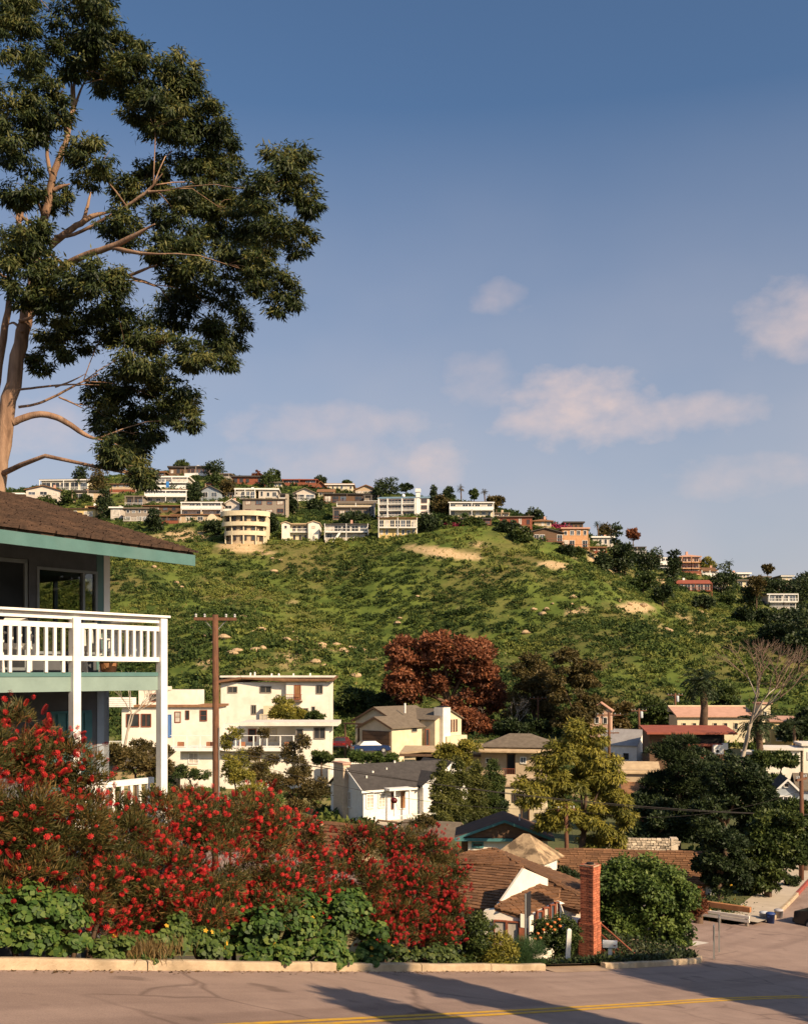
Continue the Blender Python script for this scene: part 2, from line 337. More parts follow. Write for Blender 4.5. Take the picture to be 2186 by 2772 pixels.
def ground(x, y, flat=False):
    x = np.asarray(x, float); y = np.asarray(y, float); s, w = sw(x, y)
    zn = zroad(s) + bank2(s, w)
    u = CU + F * x / np.maximum(y, 20); zf = (HV - vtab(u, np.clip(y, 60, 500))) / F * np.clip(y, 60, 500)
    zf = np.where(y > 500, zf - (y - 500) * .07 * np.clip((zf + 10) / 60, 0, 1), zf)
    amp = np.clip((y - 150) / 60, 0, 1) * (1 - .88 * np.clip((y - 270) / 40, 0, 1))
    zf = zf + amp * (vnoise(x / 26, y / 40) * 6.0 + vnoise(x / 9, y / 12 + 40) * 2.0 + vnoise(x / 48 + y / 120, y / 220 + 9) * 10)
    b = np.clip((y - 55) / 45, 0, 1); b = b * b * (3 - 2 * b)
    z = zn * (1 - b) + zf * b
    for (px, py, pz, pr) in PADS:
        d2 = ((x - px) ** 2 + ((y - py) * .8) ** 2) / (pr * pr); k = np.exp(-d2 * d2); z = z * (1 - k) + pz * k
    return z
def gz(x, y): return float(ground(np.array([x]), np.array([y]))[0])

# ------------------------------------------------------------------ hill houses (data first, because the ground is levelled for them)
W_, C_, T_, O_, B_, G_, R_ = 'white', 'cream', 'tan', 'ochre', 'brown', 'grey', 'red'
HH = [  # label, u0, u1, v_top, v_base, wall, roof, roof kind, storeys, windows per storey, balcony storeys, rot
 ('low white flat roofed house beside the eucalyptus trunk at far left of the ridge', 8, 66, 1334, 1358, W_, 'wroof', 'flat', 1, 3, (), 4),
 ('white gabled house under a brown hip roof near the left end of the ridge', 68, 165, 1314, 1366, W_, 'shingle', 'gablef', 2, 3, (), 8),
 ('cream house with long dark balcony on the ridge left of the hanging eucalyptus', 110, 246, 1298, 1330, C_, 'shingdk', 'flat', 1, 5, (0,), -3),
 ('tan house with dark flat roof tucked under trees at the upper left', 196, 284, 1327, 1360, T_, 'charcoal', 'flat', 1, 3, (0,), 5),
 ('low brown roofed house with orange boards just above the teal eave', 140, 262, 1372, 1408, O_, 'shingdk', 'shed', 1, 3, (), 0),
 ('plain pale stucco block joined to a long tan house at left', 297, 333, 1372, 1408, W_, 'wroof', 'flat', 1, 1, (), 0),
 ('long grey wooden house with deck and many small windows at left mid slope', 336, 420, 1374, 1412, G_, 'shinggr', 'flat', 2, 5, (0,), 0),
 ('dark wooden house with glass front on the very top of the hill', 455, 510, 1262, 1290, B_, 'charcoal', 'flat', 1, 3, (), 6),
 ('grey glass fronted house with balcony under the pine on the hilltop', 502, 566, 1262, 1292, G_, 'charcoal', 'flat', 1, 5, (0,), -4),
 ('white three tier house with a bright blue panel', 424, 512, 1289, 1324, W_, 'wroof', 'flat', 2, 4, (0, 1), 0),
 ('white house with long solid balcony above a brown storey', 393, 508, 1325, 1362, W_, 'shingle', 'flat', 2, 5, (1,), 2),
 ('dark brown wooden house under the long white balcony house', 386, 486, 1364, 1388, B_, 'shingle', 'shed', 1, 4, (), 0),
 ('blue grey gabled house between dark trees', 541, 596, 1316, 1356, 'bluegrey', 'shinggr', 'gablef', 1, 2, (), -6),
 ('red brown flat roofed ridge house left of the tall tree clump', 626, 714, 1288, 1314, R_, 'charcoal', 'flat', 1, 5, (), 0),
 ('cream terraced house with open white pergola', 636, 694, 1322, 1352, C_, 'wroof', 'flat', 1, 4, (0,), 0),
 ('plain white box house with three small windows under the ridge', 697, 754, 1322, 1354, W_, 'wroof', 'flat', 1, 3, (), 3),
 ('long white two storey house with continuous balcony', 491, 603, 1358, 1398, W_, 'shinggr', 'flat', 2, 6, (1,), 0),
 ('small white gabled house at the end of the long white balcony house', 605, 652, 1352, 1388, W_, 'wroof', 'gablef', 1, 2, (0,), -4),
 ('brown grey house with stone chimney and tall windows', 654, 776, 1346, 1396, 'greywood', 'shinggr', 'shed', 2, 4, (), 0),
 ('low tan house with arched end above the rocky garden', 462, 592, 1388, 1416, T_, 'shingle', 'shed', 1, 4, (), 0),
 ('house with low curved red roof on the skyline', 764, 858, 1290, 1318, R_, 'redroof', 'hip', 1, 6, (0,), 0),
 ('small white gabled house beside a tall pale pole', 794, 856, 1322, 1356, W_, 'shinggr', 'gablef', 1, 2, (0,), 5),
 ('low cream house on the skyline with a row of windows', 880, 958, 1309, 1330, C_, 'shingle', 'flat', 1, 6, (), 0),
 ('long dark brown flat roofed house right of the green slope', 874, 1004, 1332, 1364, B_, 'charcoal', 'shed', 1, 6, (0,), 2),
 ('cream house with shallow gable behind dark shrubs', 910, 1016, 1354, 1404, C_, 'shinggr', 'gable', 1, 5, (0,), 0),
 ('white house with dark hipped roof and outside stair at the scrub edge', 877, 998, 1411, 1464, W_, 'charcoal', 'hip', 2, 5, (1,), 0),
 ('yellow ochre two storey house below the white apartment block', 1022, 1130, 1397, 1456, O_, 'shingle', 'shed', 2, 7, (1,), 0),
 ('long cream house with dark roof below the palms', 1214, 1336, 1358, 1402, C_, 'charcoal', 'flat', 2, 7, (1,), 0),
 ('low brown house stepping down the ridge right of the palms', 1350, 1442, 1394, 1432, R_, 'shinggr', 'shed', 1, 4, (), -4),
 ('dark wooden house with wide gabled roof and long deck', 1424, 1526, 1430, 1468, B_, 'charcoal', 'gablef', 1, 6, (0,), 4),
 ('orange tan two storey house beside the wooden gabled house', 1518, 1594, 1428, 1484, 'orange', 'pinkroof', 'flat', 2, 4, (0,), 0),
 ('white house standing on pillars at the right shoulder of the hill', 1600, 1662, 1452, 1482, W_, 'wroof', 'flat', 1, 4, (), 0),
 ('small white house half hidden by dark trees on the right slope', 1782, 1810, 1508, 1546, W_, 'shinggr', 'flat', 2, 2, (0, 1), 0),
 ('orange tan house with stacked balconies on the right slope', 1839, 1894, 1498, 1556, 'orange', 'pinkroof', 'hip', 3, 3, (0, 1, 2), 0),
 ('red brown timber house with decks below the stacked balconies', 1830, 1924, 1570, 1600, R_, 'redroof', 'gable', 1, 5, (0,), 0),
 ('long pale house low on the far right ridge', 1978, 2030, 1550, 1566, C_, 'wroof', 'flat', 1, 5, (), 0),
 ('low cream house with green awning under the far right ridge', 1990, 2070, 1566, 1594, C_, 'shinggr', 'shed', 1, 4, (), 0),
 ('white two level house on a stone pillar at far right', 2074, 2156, 1606, 1650, W_, 'charcoal', 'flat', 2, 4, (0, 1), 0),
 ('tan flat roofed house half hidden below the white gable at far left', 24, 104, 1352, 1378, T_, 'shinggr', 'shed', 1, 4, (), 0),
 ('brown shed roofed house left of the dark tree above the stucco block', 236, 282, 1366, 1394, B_, 'shingle', 'shed', 1, 3, (0,), 3),
 ('grey wooden house just under the hanging eucalyptus foliage', 340, 392, 1342, 1372, G_, 'shinggr', 'flat', 1, 3, (0,), 0),
 ('tan hipped house right of the low arched house', 562, 604, 1366, 1392, T_, 'shingle', 'hip', 1, 3, (), 0),
 ('dark brown house between the blue grey gable and the pergola house', 596, 640, 1330, 1352, B_, 'charcoal', 'shed', 1, 3, (), 0),
 ('cream house on the ridge between the skyline clump and the red roof', 716, 766, 1298, 1322, C_, 'shinggr', 'hip', 1, 4, (), 0),
 ('small tan house beside the tall dark tree left of the grass', 752, 796, 1360, 1390, T_, 'shinggr', 'gable', 1, 2, (0,), 0),
 ('cream house with brown roof above the dark slope bush', 858, 906, 1322, 1346, C_, 'shingle', 'gable', 1, 3, (), 0),
 ('brown gabled house on the ridge left of the broad dark tree', 958, 1022, 1314, 1340, T_, 'shingle', 'gablef', 1, 3, (0,), 0),
 ('grey house behind the apartment block at left', 984, 1026, 1340, 1366, G_, 'charcoal', 'flat', 1, 3, (0,), 0),
 ('tan house stepping down right of the long white house', 1332, 1378, 1384, 1408, T_, 'shinggr', 'shed', 1, 3, (0,), 0),
 ('tan house with brown roof behind the bougainvillea', 1442, 1494, 1402, 1430, T_, 'shingle', 'hip', 1, 3, (), 0),
 ('brown house above the orange tan house on the ridge', 1524, 1580, 1412, 1436, B_, 'charcoal', 'flat', 1, 4, (), 0),
 ('dark brown deck house under the white pillar house', 1586, 1640, 1480, 1502, B_, 'shingle', 'flat', 1, 4, (0,), 0),
 ('grey house among the conifers on the right shoulder', 1694, 1746, 1476, 1502, G_, 'charcoal', 'shed', 1, 3, (0,), 0),
 ('cream house with brown roof right of the stacked balconies', 1892, 1940, 1536, 1562, C_, 'shingle', 'gable', 1, 3, (0,), 0),
 ('tan house right of the red brown timber house', 1924, 1968, 1574, 1600, T_, 'shinggr', 'shed', 1, 3, (0,), 0),
 ('low grey house on the far ridge before the thin trees', 2030, 2084, 1560, 1578, G_, 'shinggr', 'flat', 1, 4, (), 0),
 ('low cream house under the far right trees', 2100, 2170, 1582, 1604, C_, 'shingle', 'gable', 1, 4, (), 0),
 ('tan two storey house behind the hanging eucalyptus foliage', 300, 372, 1302, 1336, T_, 'shingle', 'hip', 2, 4, (0,), 0),
 ('brown house on the ridge right of the hanging eucalyptus', 396, 450, 1276, 1298, B_, 'shingle', 'flat', 1, 4, (0,), 0),
 ('grey house between the pine and the red brown ridge house', 570, 624, 1278, 1302, G_, 'shinggr', 'shed', 1, 4, (0,), 0),
 ('tan house with brown roof under the hilltop pine', 556, 614, 1302, 1322, T_, 'shingle', 'gable', 1, 4, (0,), 0),
 ('brown two storey house below the long white balcony house at left', 424, 486, 1392, 1420, B_, 'shingle', 'shed', 1, 5, (0,), 0),
 ('cream house under the plain white box house', 690, 752, 1352, 1374, C_, 'shingle', 'shed', 1, 4, (), 0),
 ('grey brown house left of the tall pale pole', 756, 800, 1336, 1358, G_, 'charcoal', 'flat', 1, 3, (0,), 0),
 ('red brown house on the ridge right of the small gabled white house', 852, 884, 1304, 1326, R_, 'shingle', 'gablef', 1, 2, (), 0),
 ('brown house with long deck above the white house with outside stair', 900, 1000, 1372, 1408, 'greywood', 'shinggr', 'flat', 1, 6, (0,), 0),
 ('dark house under the long cream house right of the oak', 1240, 1330, 1402, 1422, B_, 'charcoal', 'flat', 1, 5, (0,), 0),
 ('small cream house among the bushes left of the wooden gabled house', 1384, 1430, 1418, 1444, C_, 'shingle', 'shed', 1, 3, (), 0),
 ('tan house in the trees left of the hidden white house', 1742, 1786, 1496, 1526, T_, 'shinggr', 'hip', 1, 3, (0,), 0),
 ('tiny pale ridge house near the right edge of the photo', 2112, 2146, 1557, 1576, C_, 'shinggr', 'flat', 1, 2, (), 0),
]
HILLY = []
for h in HH:
    u = (h[1] + h[2]) / 2; Y = ysolve(u, h[4]); HILLY.append(Y)
EXTRA = [('round', 602, 727, 1386, 1470), ('towers', 760, 865, 1415, 1462), ('apartment', 1022, 1161, 1338, 1400)]
EXY = {e[0]: ysolve((e[1] + e[2]) / 2, e[4]) for e in EXTRA}
for h, Y in list(zip(HH, HILLY)) + [((None,) + e[1:], EXY[e[0]]) for e in EXTRA]:
    u = (h[1] + h[2]) / 2; p = P(u, h[4], Y + 3); PADS.append((p.x, p.y, p.z - .4, max(5.5, (h[2] - h[1]) / 2 * Y / F * .95)))

# ------------------------------------------------------------------ ground sheet
def ground_mat():
    m = bpy.data.materials.new('hill_ground'); m.use_nodes = True; t = m.node_tree; b = t.nodes['Principled BSDF']; b.inputs['Roughness'].default_value = 1; b.inputs['Specular IOR Level'].default_value = .1
    tc = t.nodes.new('ShaderNodeTexCoord')
    def noise(s, d=6): n = t.nodes.new('ShaderNodeTexNoise'); n.inputs['Scale'].default_value = s; n.inputs['Detail'].default_value = d; t.links.new(tc.outputs['Object'], n.inputs['Vector']); return n.outputs[0]
    def ramp(x, a, b_, c0, c1):
        r = t.nodes.new('ShaderNodeValToRGB'); r.color_ramp.elements[0].position = a; r.color_ramp.elements[1].position = b_; r.color_ramp.elements[0].color = (*c0, 1); r.color_ramp.elements[1].color = (*c1, 1); t.links.new(x, r.inputs[0]); return r.outputs[0]
    def mix(f, a, c):
        n = t.nodes.new('ShaderNodeMix'); n.data_type = 'RGBA'; t.links.new(f, n.inputs[0]); t.links.new(a, n.inputs[6]); t.links.new(c, n.inputs[7]); return n.outputs[2]
    grass = ramp(noise(.16), .38, .62, (.056, .084, .018), (.115, .145, .030))
    dry = ramp(noise(.9), .4, .6, (.11, .095, .034), (.165, .135, .05))
    c = mix(ramp(noise(.055), .47, .62, (0, 0, 0), (.8, .8, .8)), grass, dry)
    sand = ramp(noise(1.5), .3, .7, (.36, .25, .13), (.52, .38, .22))
    at = t.nodes.new('ShaderNodeAttribute'); at.attribute_name = 'bare'
    c = mix(at.outputs['Fac'], c, sand)
    t.links.new(c, b.inputs['Base Color']); return m
ys = np.concatenate([np.geomspace(8, 150, 110), np.linspace(151, 460, 160), np.geomspace(464, 2500, 30)])
ms = np.concatenate([np.linspace(-3.2, -.62, 26), np.linspace(-.60, .60, 224), np.linspace(.62, 3.2, 26)])
YY, MM = np.meshgrid(ys, ms, indexing='ij'); XX = YY * MM; ZZ = ground(XX, YY)
ss, ww = sw(XX, YY)
def road_left(s):                       # w of the street's far edge
    s = np.asarray(s, float)
    return np.where(s < 23.5, 0.0, np.where(s < 26.5, -3.0 + np.sqrt(np.maximum(9 - (s - 23.5) ** 2, 0)), np.where(s < 35.6, -50.0, np.where(s < 38, -3.4 + .9 * (s - 35.6) / 2.4, -2.5 - .19 * (s - 38)))))
inside = ((ss < 60) & (ww > -13.5)) | ((ss > 22) & (ss < 37) & (ww > -52)) | ((ss > 30) & (ss < 122) & (ww > -2.5 - .19 * (ss - 38) - 2.5) & (ww < 14))
ZZ = np.where(inside, ZZ - .9, ZZ)
bare = np.zeros_like(ZZ)
UU = CU + F * MM; VV = HV - F * ZZ / YY
def spot(u, v, ru, rv, slope=0): 
    n = vnoise(UU / 14, VV / 7) * .9
    return np.clip(1.6 - ((UU - u) / ru) ** 2 - ((VV - v - slope * (UU - u)) / rv) ** 2 + n, 0, 1)
for a in [(1200, 1497, 95, 13, .14), (1500, 1530, 40, 10, .1), (1720, 1645, 45, 14, 0), (1560, 1655, 28, 9, 0), (650, 1478, 55, 12, 0), (680, 1492, 60, 7, .1), (500, 1450, 80, 14, 0), (1610, 1515, 18, 26, .4), (1660, 1545, 25, 10, .5), (1790, 1575, 12, 16, 0), (1900, 1640, 14, 20, 1), (960, 1745, 14, 10, 0), (830, 1740, 60, 12, .2), (560, 1790, 30, 12, 0), (980, 1765, 40, 10, .4), (745, 1515, 5, 28, 0)]:
    bare = np.maximum(bare, spot(*a))
patch = np.clip((vnoise(XX / 7, YY / 9) + .5 - .88) * 9, 0, 1) * ((YY > 165) & (YY < 320))
bare = np.maximum(bare, patch * .8); bare = np.maximum(bare, np.clip(.32 + vnoise(XX / 6, YY / 6) * 1.1, 0, .75) * (YY < 150))
ny, nx = XX.shape; idx = np.arange(ny * nx).reshape(ny, nx)
me = bpy.data.meshes.new('hill_ground'); q = np.stack([idx[:-1, :-1], idx[:-1, 1:], idx[1:, 1:], idx[1:, :-1]], -1).reshape(-1, 4)
me.from_pydata(np.stack([XX, YY, ZZ], -1).reshape(-1, 3).tolist(), [], q.tolist())
at = me.attributes.new('bare', 'FLOAT', 'POINT'); at.data.foreach_set('value', bare.ravel().astype(np.float32))
me.polygons.foreach_set('use_smooth', [True] * len(me.polygons)); me.update()
ter = link('hill_ground', me, ground_mat()); tag(ter, 'green canyon hillside rising behind the houses with bare sandy patches', 'hillside', kind='structure')

# ------------------------------------------------------------------ street, kerb, verge
def strip(name, mat, slist, w0, w1, nw, zf, kind='structure', label=None, cat=None):
    V = []; Fc = []
    for i, s in enumerate(slist):
        a = float(w0(s)); b = float(w1(s))
        for j in range(nw + 1):
            w = a + (b - a) * j / nw; x, y = xy(s, w); V.append((x, y, float(zf(s, w))))
    for i in range(len(slist) - 1):
        for j in range(nw):
            k = i * (nw + 1) + j; Fc.append((k, k + 1, k + nw + 2, k + nw + 1))
    m = bpy.data.meshes.new(name); m.from_pydata(V, [], Fc); m.polygons.foreach_set('use_smooth', [True] * len(Fc)); m.update()
    o = link(name, m, mat); return tag(o, label, cat, kind=kind)
asph = ASPHALT()
sl = list(np.arange(-40, 23.5, .75)) + list(np.arange(23.5, 26.51, .15)) + list(np.arange(26.52, 35.5, .75)) + [35.59, 35.61, 36.4, 37.2, 38] + list(np.arange(39, 120, 2))
strip('road', asph, sl, lambda s: float(road_left(s)) - (.35 if s > 36.4 else 0), lambda s: 8.0 if s < 18 else min(14, 8 + (s - 18) * .5), 24, lambda s, w: zroad(s), label='grey asphalt street running down to the junction', cat='road')
soil = M('soil_groundcover', (.11, .085, .05), (.06, .05, .03), 3, 1, .6, 12, c3=(.08, .10, .03), scale3=.8, f3=.9)
def zver(s, w): return zroad(s) + float(bank2(s, w))
strip('verge', soil, [x for x in sl if x <= 26.5], lambda s: -14, lambda s: min(-.14, float(road_left(s)) - .14), 14, zver, label='sloping planted verge behind the kerb', cat='verge')
grassg = M('bank_grass', (.10, .11, .035), (.07, .075, .025), 3, 1, .6, 10)
strip('near_bank', grassg, list(np.arange(-40, 18, 2)), lambda s: 8.14, lambda s: 70, 12, zver, label='grassy bank on the near side of the street', cat='bank')
strip('far_yard', grassg, list(np.arange(35.8, 120, 3)), lambda s: -30, lambda s: float(road_left(max(s, 38.2))) - 1.9, 8, lambda s, w: zroad(s) + .12, label='yards beside the street beyond the junction', cat='yard')
strip('sidewalk', pale, list(np.arange(36.4, 120, 2)), lambda s: float(road_left(max(s, 38.2))) - 1.9, lambda s: float(road_left(max(s, 38.2))) - .02, 2, lambda s, w: zroad(s) + .14, label='pale concrete sidewalk leading away at right', cat='sidewalk')
# kerb stones, each cast length on its own
kr = root('kerb', 'pale concrete kerb along the planted verge', 'kerb', (0, 0, 0)); tag(kr, kind='structure'); del kr['category']
def kerb_piece(path):
    mb = MB(); sec = [(-.0, -.3), (.0, .13), (-.03, .155), (-.15, .155), (-.15, -.3)]; rings = []
    for i, (x, y, s) in enumerate(path):
        x0, y0, _ = path[max(i - 1, 0)]; x1, y1, _ = path[min(i + 1, len(path) - 1)]; d = Vector((x1 - x0, y1 - y0, 0)).normalized(); nn = Vector((d.y, -d.x, 0)); z = float(zroad(s))
        rings.append(len(mb.v)); mb.v += [tuple(Vector((x, y, z)) + nn * a + Vector((0, 0, b + .008 * math.sin(s * 2.3)))) for a, b in sec]
    for i in range(len(rings) - 1):
        for j in range(5): mb.f.append((rings[i] + j, rings[i] + (j + 1) % 5, rings[i + 1] + (j + 1) % 5, rings[i + 1] + j))
    mb.f.append(tuple(rings[0] + j for j in range(4, -1, -1))); mb.f.append(tuple(rings[-1] + j for j in range(5)))
    return mb
kb = [-12, -8.6, -4.6, -.9, 2.45, 6.1, 9.4, 12.0, 14.4, 17.5, 20.6, 23.49]
for a, b in zip(kb[:-1], kb[1:]):
    if a == 14.4: continue                                      # driveway gap
    kerb_piece([(*xy(s, 0), s) for s in np.linspace(a + .012, b - .012, 6)]).build('kerb_stone', conc, kr)
arc = [(*xy(s, float(road_left(s))), s) for s in 23.5 + 3 * np.sin(np.linspace(0, math.pi / 2, 12))]
kerb_piece(arc[:6]).build('kerb_stone', conc, kr); kerb_piece(arc[5:]).build('kerb_stone', conc, kr)
kerb_piece([(*xy(26.5, w), 26.5) for w in np.linspace(-3.05, -12, 10)]).build('kerb_stone', conc, kr)
kerb_piece([(*xy(s, 8.14), s) for s in np.linspace(-12, 18, 12)]).build('kerb_stone', conc, kr)
kerb_piece([(*xy(s, float(road_left(s)) + .02), s) for s in np.linspace(38.3, 47, 6)]).build('kerb_stone', conc, kr)
kerb_piece([(*xy(s, float(road_left(s)) + .02), s) for s in np.linspace(47.02, 75, 10)]).build('red_kerb_stone', M('red_kerb_paint', (.30, .07, .05), (.24, .06, .045), 3, .8), kr)
# worn concrete apron of the drive
strip('driveway', M('drive_concrete', (.36, .25, .17), (.28, .19, .13), 1.2, .9, .3, 30), list(np.linspace(14.42, 17.48, 8)), lambda s: -7.5, lambda s: .25, 16, lambda s, w: float(zroad(s)) + (float(bank(w)) + .03 if w < -.7 else .006 + max(0, -w) * .2), label='tan concrete driveway apron beside the brick chimney', cat='driveway')
# double yellow line and stop bar
yel = M('yellow_road_paint', (.62, .36, .03), (.50, .28, .025), 9, .7, c3=(.30, .20, .09), scale3=4, f3=.5)
for off in (3.66, 3.86):
    o = strip('yellow_line', yel, list(np.arange(-14, 20.6, .6)), lambda s: off - .06 + .012 * max(0, s - 13) ** 2, lambda s: off + .06 + .012 * max(0, s - 13) ** 2, 1, lambda s, w: zroad(s) + .006,
          label=('kerb side' if off < 3.7 else 'camera side') + ' line of the double yellow centre marking', cat='road marking')
    del o['kind']
wpaint = M('white_road_paint', (.62, .56, .50), (.5, .45, .4), 6, .8)
o = strip('stop_bar', wpaint, list(np.linspace(28.4, 29.9, 4)), lambda s: -2.6, lambda s: -2.1, 1, lambda s, w: zroad(s) + .006, label='short white painted bar on the side street at the junction', cat='road marking'); del o['kind']
MBm = MB(); cx, cy = xy(-1.6, 2.0)
cz = float(zroad(-1.6)); mh = MB().lathe([(0, .012), (.17, .012), (.19, .004)], 16).build('utility_cover', dkmetal, loc=(cx, cy, cz + .003)); mh.rotation_euler = (0, math.atan(.23) * .62, 0); mh.rotation_euler = Vector((T[0] * .23, T[1] * .23, 1)).to_track_quat('Z', 'Y').to_euler()
tag(mh, 'small dark iron cover in the road at lower left', 'utility cover')
# ------------------------------------------------------------------ house kit
WMAT = {'white': wstucco, 'cream': cream, 'tan': tan, 'ochre': ochre, 'brown': brownw, 'grey': greyw, 'greywood': greyw, 'red': redw, 'orange': orange, 'bluegrey': bluegrey}
RMAT = dict(shingle=shingle, shingdk=shingdk, shinggr=shinggr, charcoal=charcoal, gravel=gravel, wroof=wroof, redroof=redroof, pinkroof=pinkroof, blueroof=blueroof, greyroof=greyroof)
_wc = {}
def window_mesh(w, h, nx, nz_, t):
    k = (round(w, 2), round(h, 2), nx, nz_, round(t, 3))
    if k not in _wc:
        mb = MB(); d0, d1 = -.07, .04
        mb.box(0, t, d0, d1, 0, h).box(w - t, w, d0, d1, 0, h).box(t, w - t, d0, d1, h - t, h).box(t, w - t, d0 - .03, d1, 0, t)
        for i in range(1, nx): x = w * i / nx; mb.box(x - t * .3, x + t * .3, d0 + .02, d1, t, h - t)
        for i in range(1, nz_): z = h * i / nz_; mb.box(t, w - t, d0 + .025, d1, z - t * .25, z + t * .25)
        _wc[k] = (mb.mesh('window'), MB().box(t * .8, w - t * .8, -.02, .03, t * .8, h - t * .8).mesh('pane'))
    return _wc[k]
_mm = {}
def with_mat(me, mat):
    k = (me.name, mat.name)
    if k not in _mm: c = me.copy(); c.materials.clear(); c.materials.append(mat); _mm[k] = c
    return _mm[k]
class H:
    """a house: local x right, y away, z up, all in photograph pixels at its own distance"""
    def __init__(s, name, label, cat, u, v, Y, rot=0, group=None, unit=None):
        s.k = Y / F if unit is None else unit; s.Y = Y; s.o = root(name, label, cat, P(u, v, Y), R(rot), group)
    def box(s, name, x0, x1, y0, y1, z0, z1, mat, parent=None):
        k = s.k; return MB().box(x0 * k, x1 * k, y0 * k, y1 * k, z0 * k, z1 * k).build(name, mat, parent or s.o)
    def win(s, x, z, w, h, y=0, face='f', frame=None, pane=None, nx=1, nz=1, t=None, name='window', parent=None):
        k = s.k; w *= k; h *= k; t = t or min(.09, w * .12); fm, pm = window_mesh(w, h, nx, nz, t)
        rz = {'f': 0, 'r': R(90), 'l': R(-90), 'b': R(180)}[face]; x_, y_ = (x, y)
        loc = {'f': (x * k, y * k - .004, z * k), 'r': (y * k + .004, x * k, z * k), 'l': (y * k - .004, x * k + w, z * k)}[face]
        o = link(name, with_mat(fm, frame or white), None, parent or s.o, loc, rz); link('pane', with_mat(pm, pane or glass), None, o); return o
    def rail(s, p0, p1, h, n, mat, bar=.05, solid=False, posts=None, bb=.035, low=.08):
        """railing between two local points (px), n balusters as own pieces"""
        k = s.k; a = Vector(p0) * k; b = Vector(p1) * k; d = b - a; L = math.hypot(d.x, d.y); rz = math.atan2(d.y, d.x); sl = d.z / L
        hh = h * k; e = bpy.data.objects.new('railing', None)
        mb = MB(); 
        def bar_(z0, z1, y0, y1): mb.hexa([(0, y0, z0), (L, y0, z0 + d.z), (L, y1, z0 + d.z), (0, y1, z0)], [(0, y0, z1), (L, y0, z1 + d.z), (L, y1, z1 + d.z), (0, y1, z1)])
        bar_(hh - bar, hh, -bar * .9, bar * .9); bar_(low, low + bar, -bar * .7, bar * .7)
        r = mb.build('railing', mat, s.o, loc=a, rz=rz)
        if solid: MB().hexa([(0, -.02, low), (L, -.02, low + d.z), (L, .02, low + d.z), (0, .02, low)], [(0, -.02, hh - bar), (L, -.02, hh - bar + d.z), (L, .02, hh - bar + d.z), (0, .02, hh - bar)]).build('rail_panel', mat, r)
        elif n:
            me = MB().box(-bb / 2, bb / 2, -bb / 2, bb / 2, low + bar, hh - bar).mesh('baluster'); me.materials.append(mat)
            for i in range(n): t = (i + .5) / n; link('baluster', me, None, r, (L * t, 0, d.z * t))
        return r
    def flat(s, x0, x1, y0, y1, z, th, mat, ov=4, name='roof'):
        return s.box(name, x0 - ov, x1 + ov, y0 - ov, y1 + ov, z, z + th, mat)
    def gable(s, x0, x1, y0, y1, z, h, mat, wall, axis='x', ov=5, th=2.5, ends=True, trim=None):
        k = s.k; mb = MB(); gs = []
        if axis == 'x':
            ym = (y0 + y1) / 2; sl = h / (ym - y0)
            for ya, sg in ((y0, -1), (y1, 1)):
                e = ya + sg * ov; ze = z - sl * ov
                pts = [(x0 - ov, e, ze), (x1 + ov, e, ze), (x1 + ov, ym, z + h), (x0 - ov, ym, z + h)]
                mb.slab([(a * k, b * k, c * k) for a, b, c in pts], (0, 0, th * k))
            if ends:
                for x in (x0, x1): gs.append(MB()); gs[-1].slab([(x * k, y0 * k, z * k), (x * k, y1 * k, z * k), (x * k, ym * k, (z + h) * k)], ((.08 if x == x0 else -.08), 0, 0))
        else:
            xm = (x0 + x1) / 2; sl = h / (xm - x0)
            for xa, sg in ((x0, -1), (x1, 1)):
                e = xa + sg * ov; ze = z - sl * ov
                pts = [(e, y0 - ov, ze), (e, y1 + ov, ze), (xm, y1 + ov, z + h), (xm, y0 - ov, z + h)]
                mb.slab([(a * k, b * k, c * k) for a, b, c in pts], (0, 0, th * k))
            if ends:
                for y in (y0, y1): gs.append(MB()); gs[-1].slab([(x0 * k, y * k, z * k), (x1 * k, y * k, z * k), (xm * k, y * k, (z + h) * k)], (0, (.08 if y == y0 else -.08), 0))
        r = mb.build('roof', mat, s.o)
        for g in gs: g.build('gable_wall', wall, s.o)
        if trim:
            t = MB()
            if axis == 'y':
                xm = (x0 + x1) / 2; sl = h / (xm - x0)
                for sg in (-1, 1):
                    e = xm + sg * (xm - x0 + ov); ze = z - sl * ov
                    t.slab([(e * k, (y0 - ov) * k - .005, (ze - th * .9) * k), (xm * k, (y0 - ov) * k - .005, (z + h - th * .9) * k), (xm * k, (y0 - ov) * k - .005, (z + h + th * .9) * k), (e * k, (y0 - ov) * k - .005, (ze + th * .9) * k)], (0, -.05, 0))
            t.build('barge_board', trim, r)
        return r
    def hip(s, x0, x1, y0, y1, z, h, mat, ov=5, th=2.0):
        k = s.k; x0 -= ov; x1 += ov; y0 -= ov; y1 += ov; d = min(x1 - x0, y1 - y0) / 2 * .98; ym = (y0 + y1) / 2; xm = (x0 + x1) / 2
        if x1 - x0 > y1 - y0: a, b = (x0 + d, ym, z + h), (x1 - d, ym, z + h)
        else: a, b = (xm, y0 + d, z + h), (xm, y1 - d, z + h)
        c = [(x0, y0, z), (x1, y0, z), (x1, y1, z), (x0, y1, z)]; S = lambda p: (p[0] * k, p[1] * k, p[2] * k)
        mb = MB()
        if x1 - x0 > y1 - y0: fs = [[c[0], c[1], b, a], [c[1], c[2], b], [c[2], c[3], a, b], [c[3], c[0], a]]
        else: fs = [[c[0], c[1], a], [c[1], c[2], b, a], [c[2], c[3], b], [c[3], c[0], a, b]]
        for f in fs: mb.poly([S(p) for p in f])
        mb.box(x0 * k, x1 * k, y0 * k, y1 * k, (z - th) * k, z * k - .01)
        return mb.build('roof', mat, s.o)
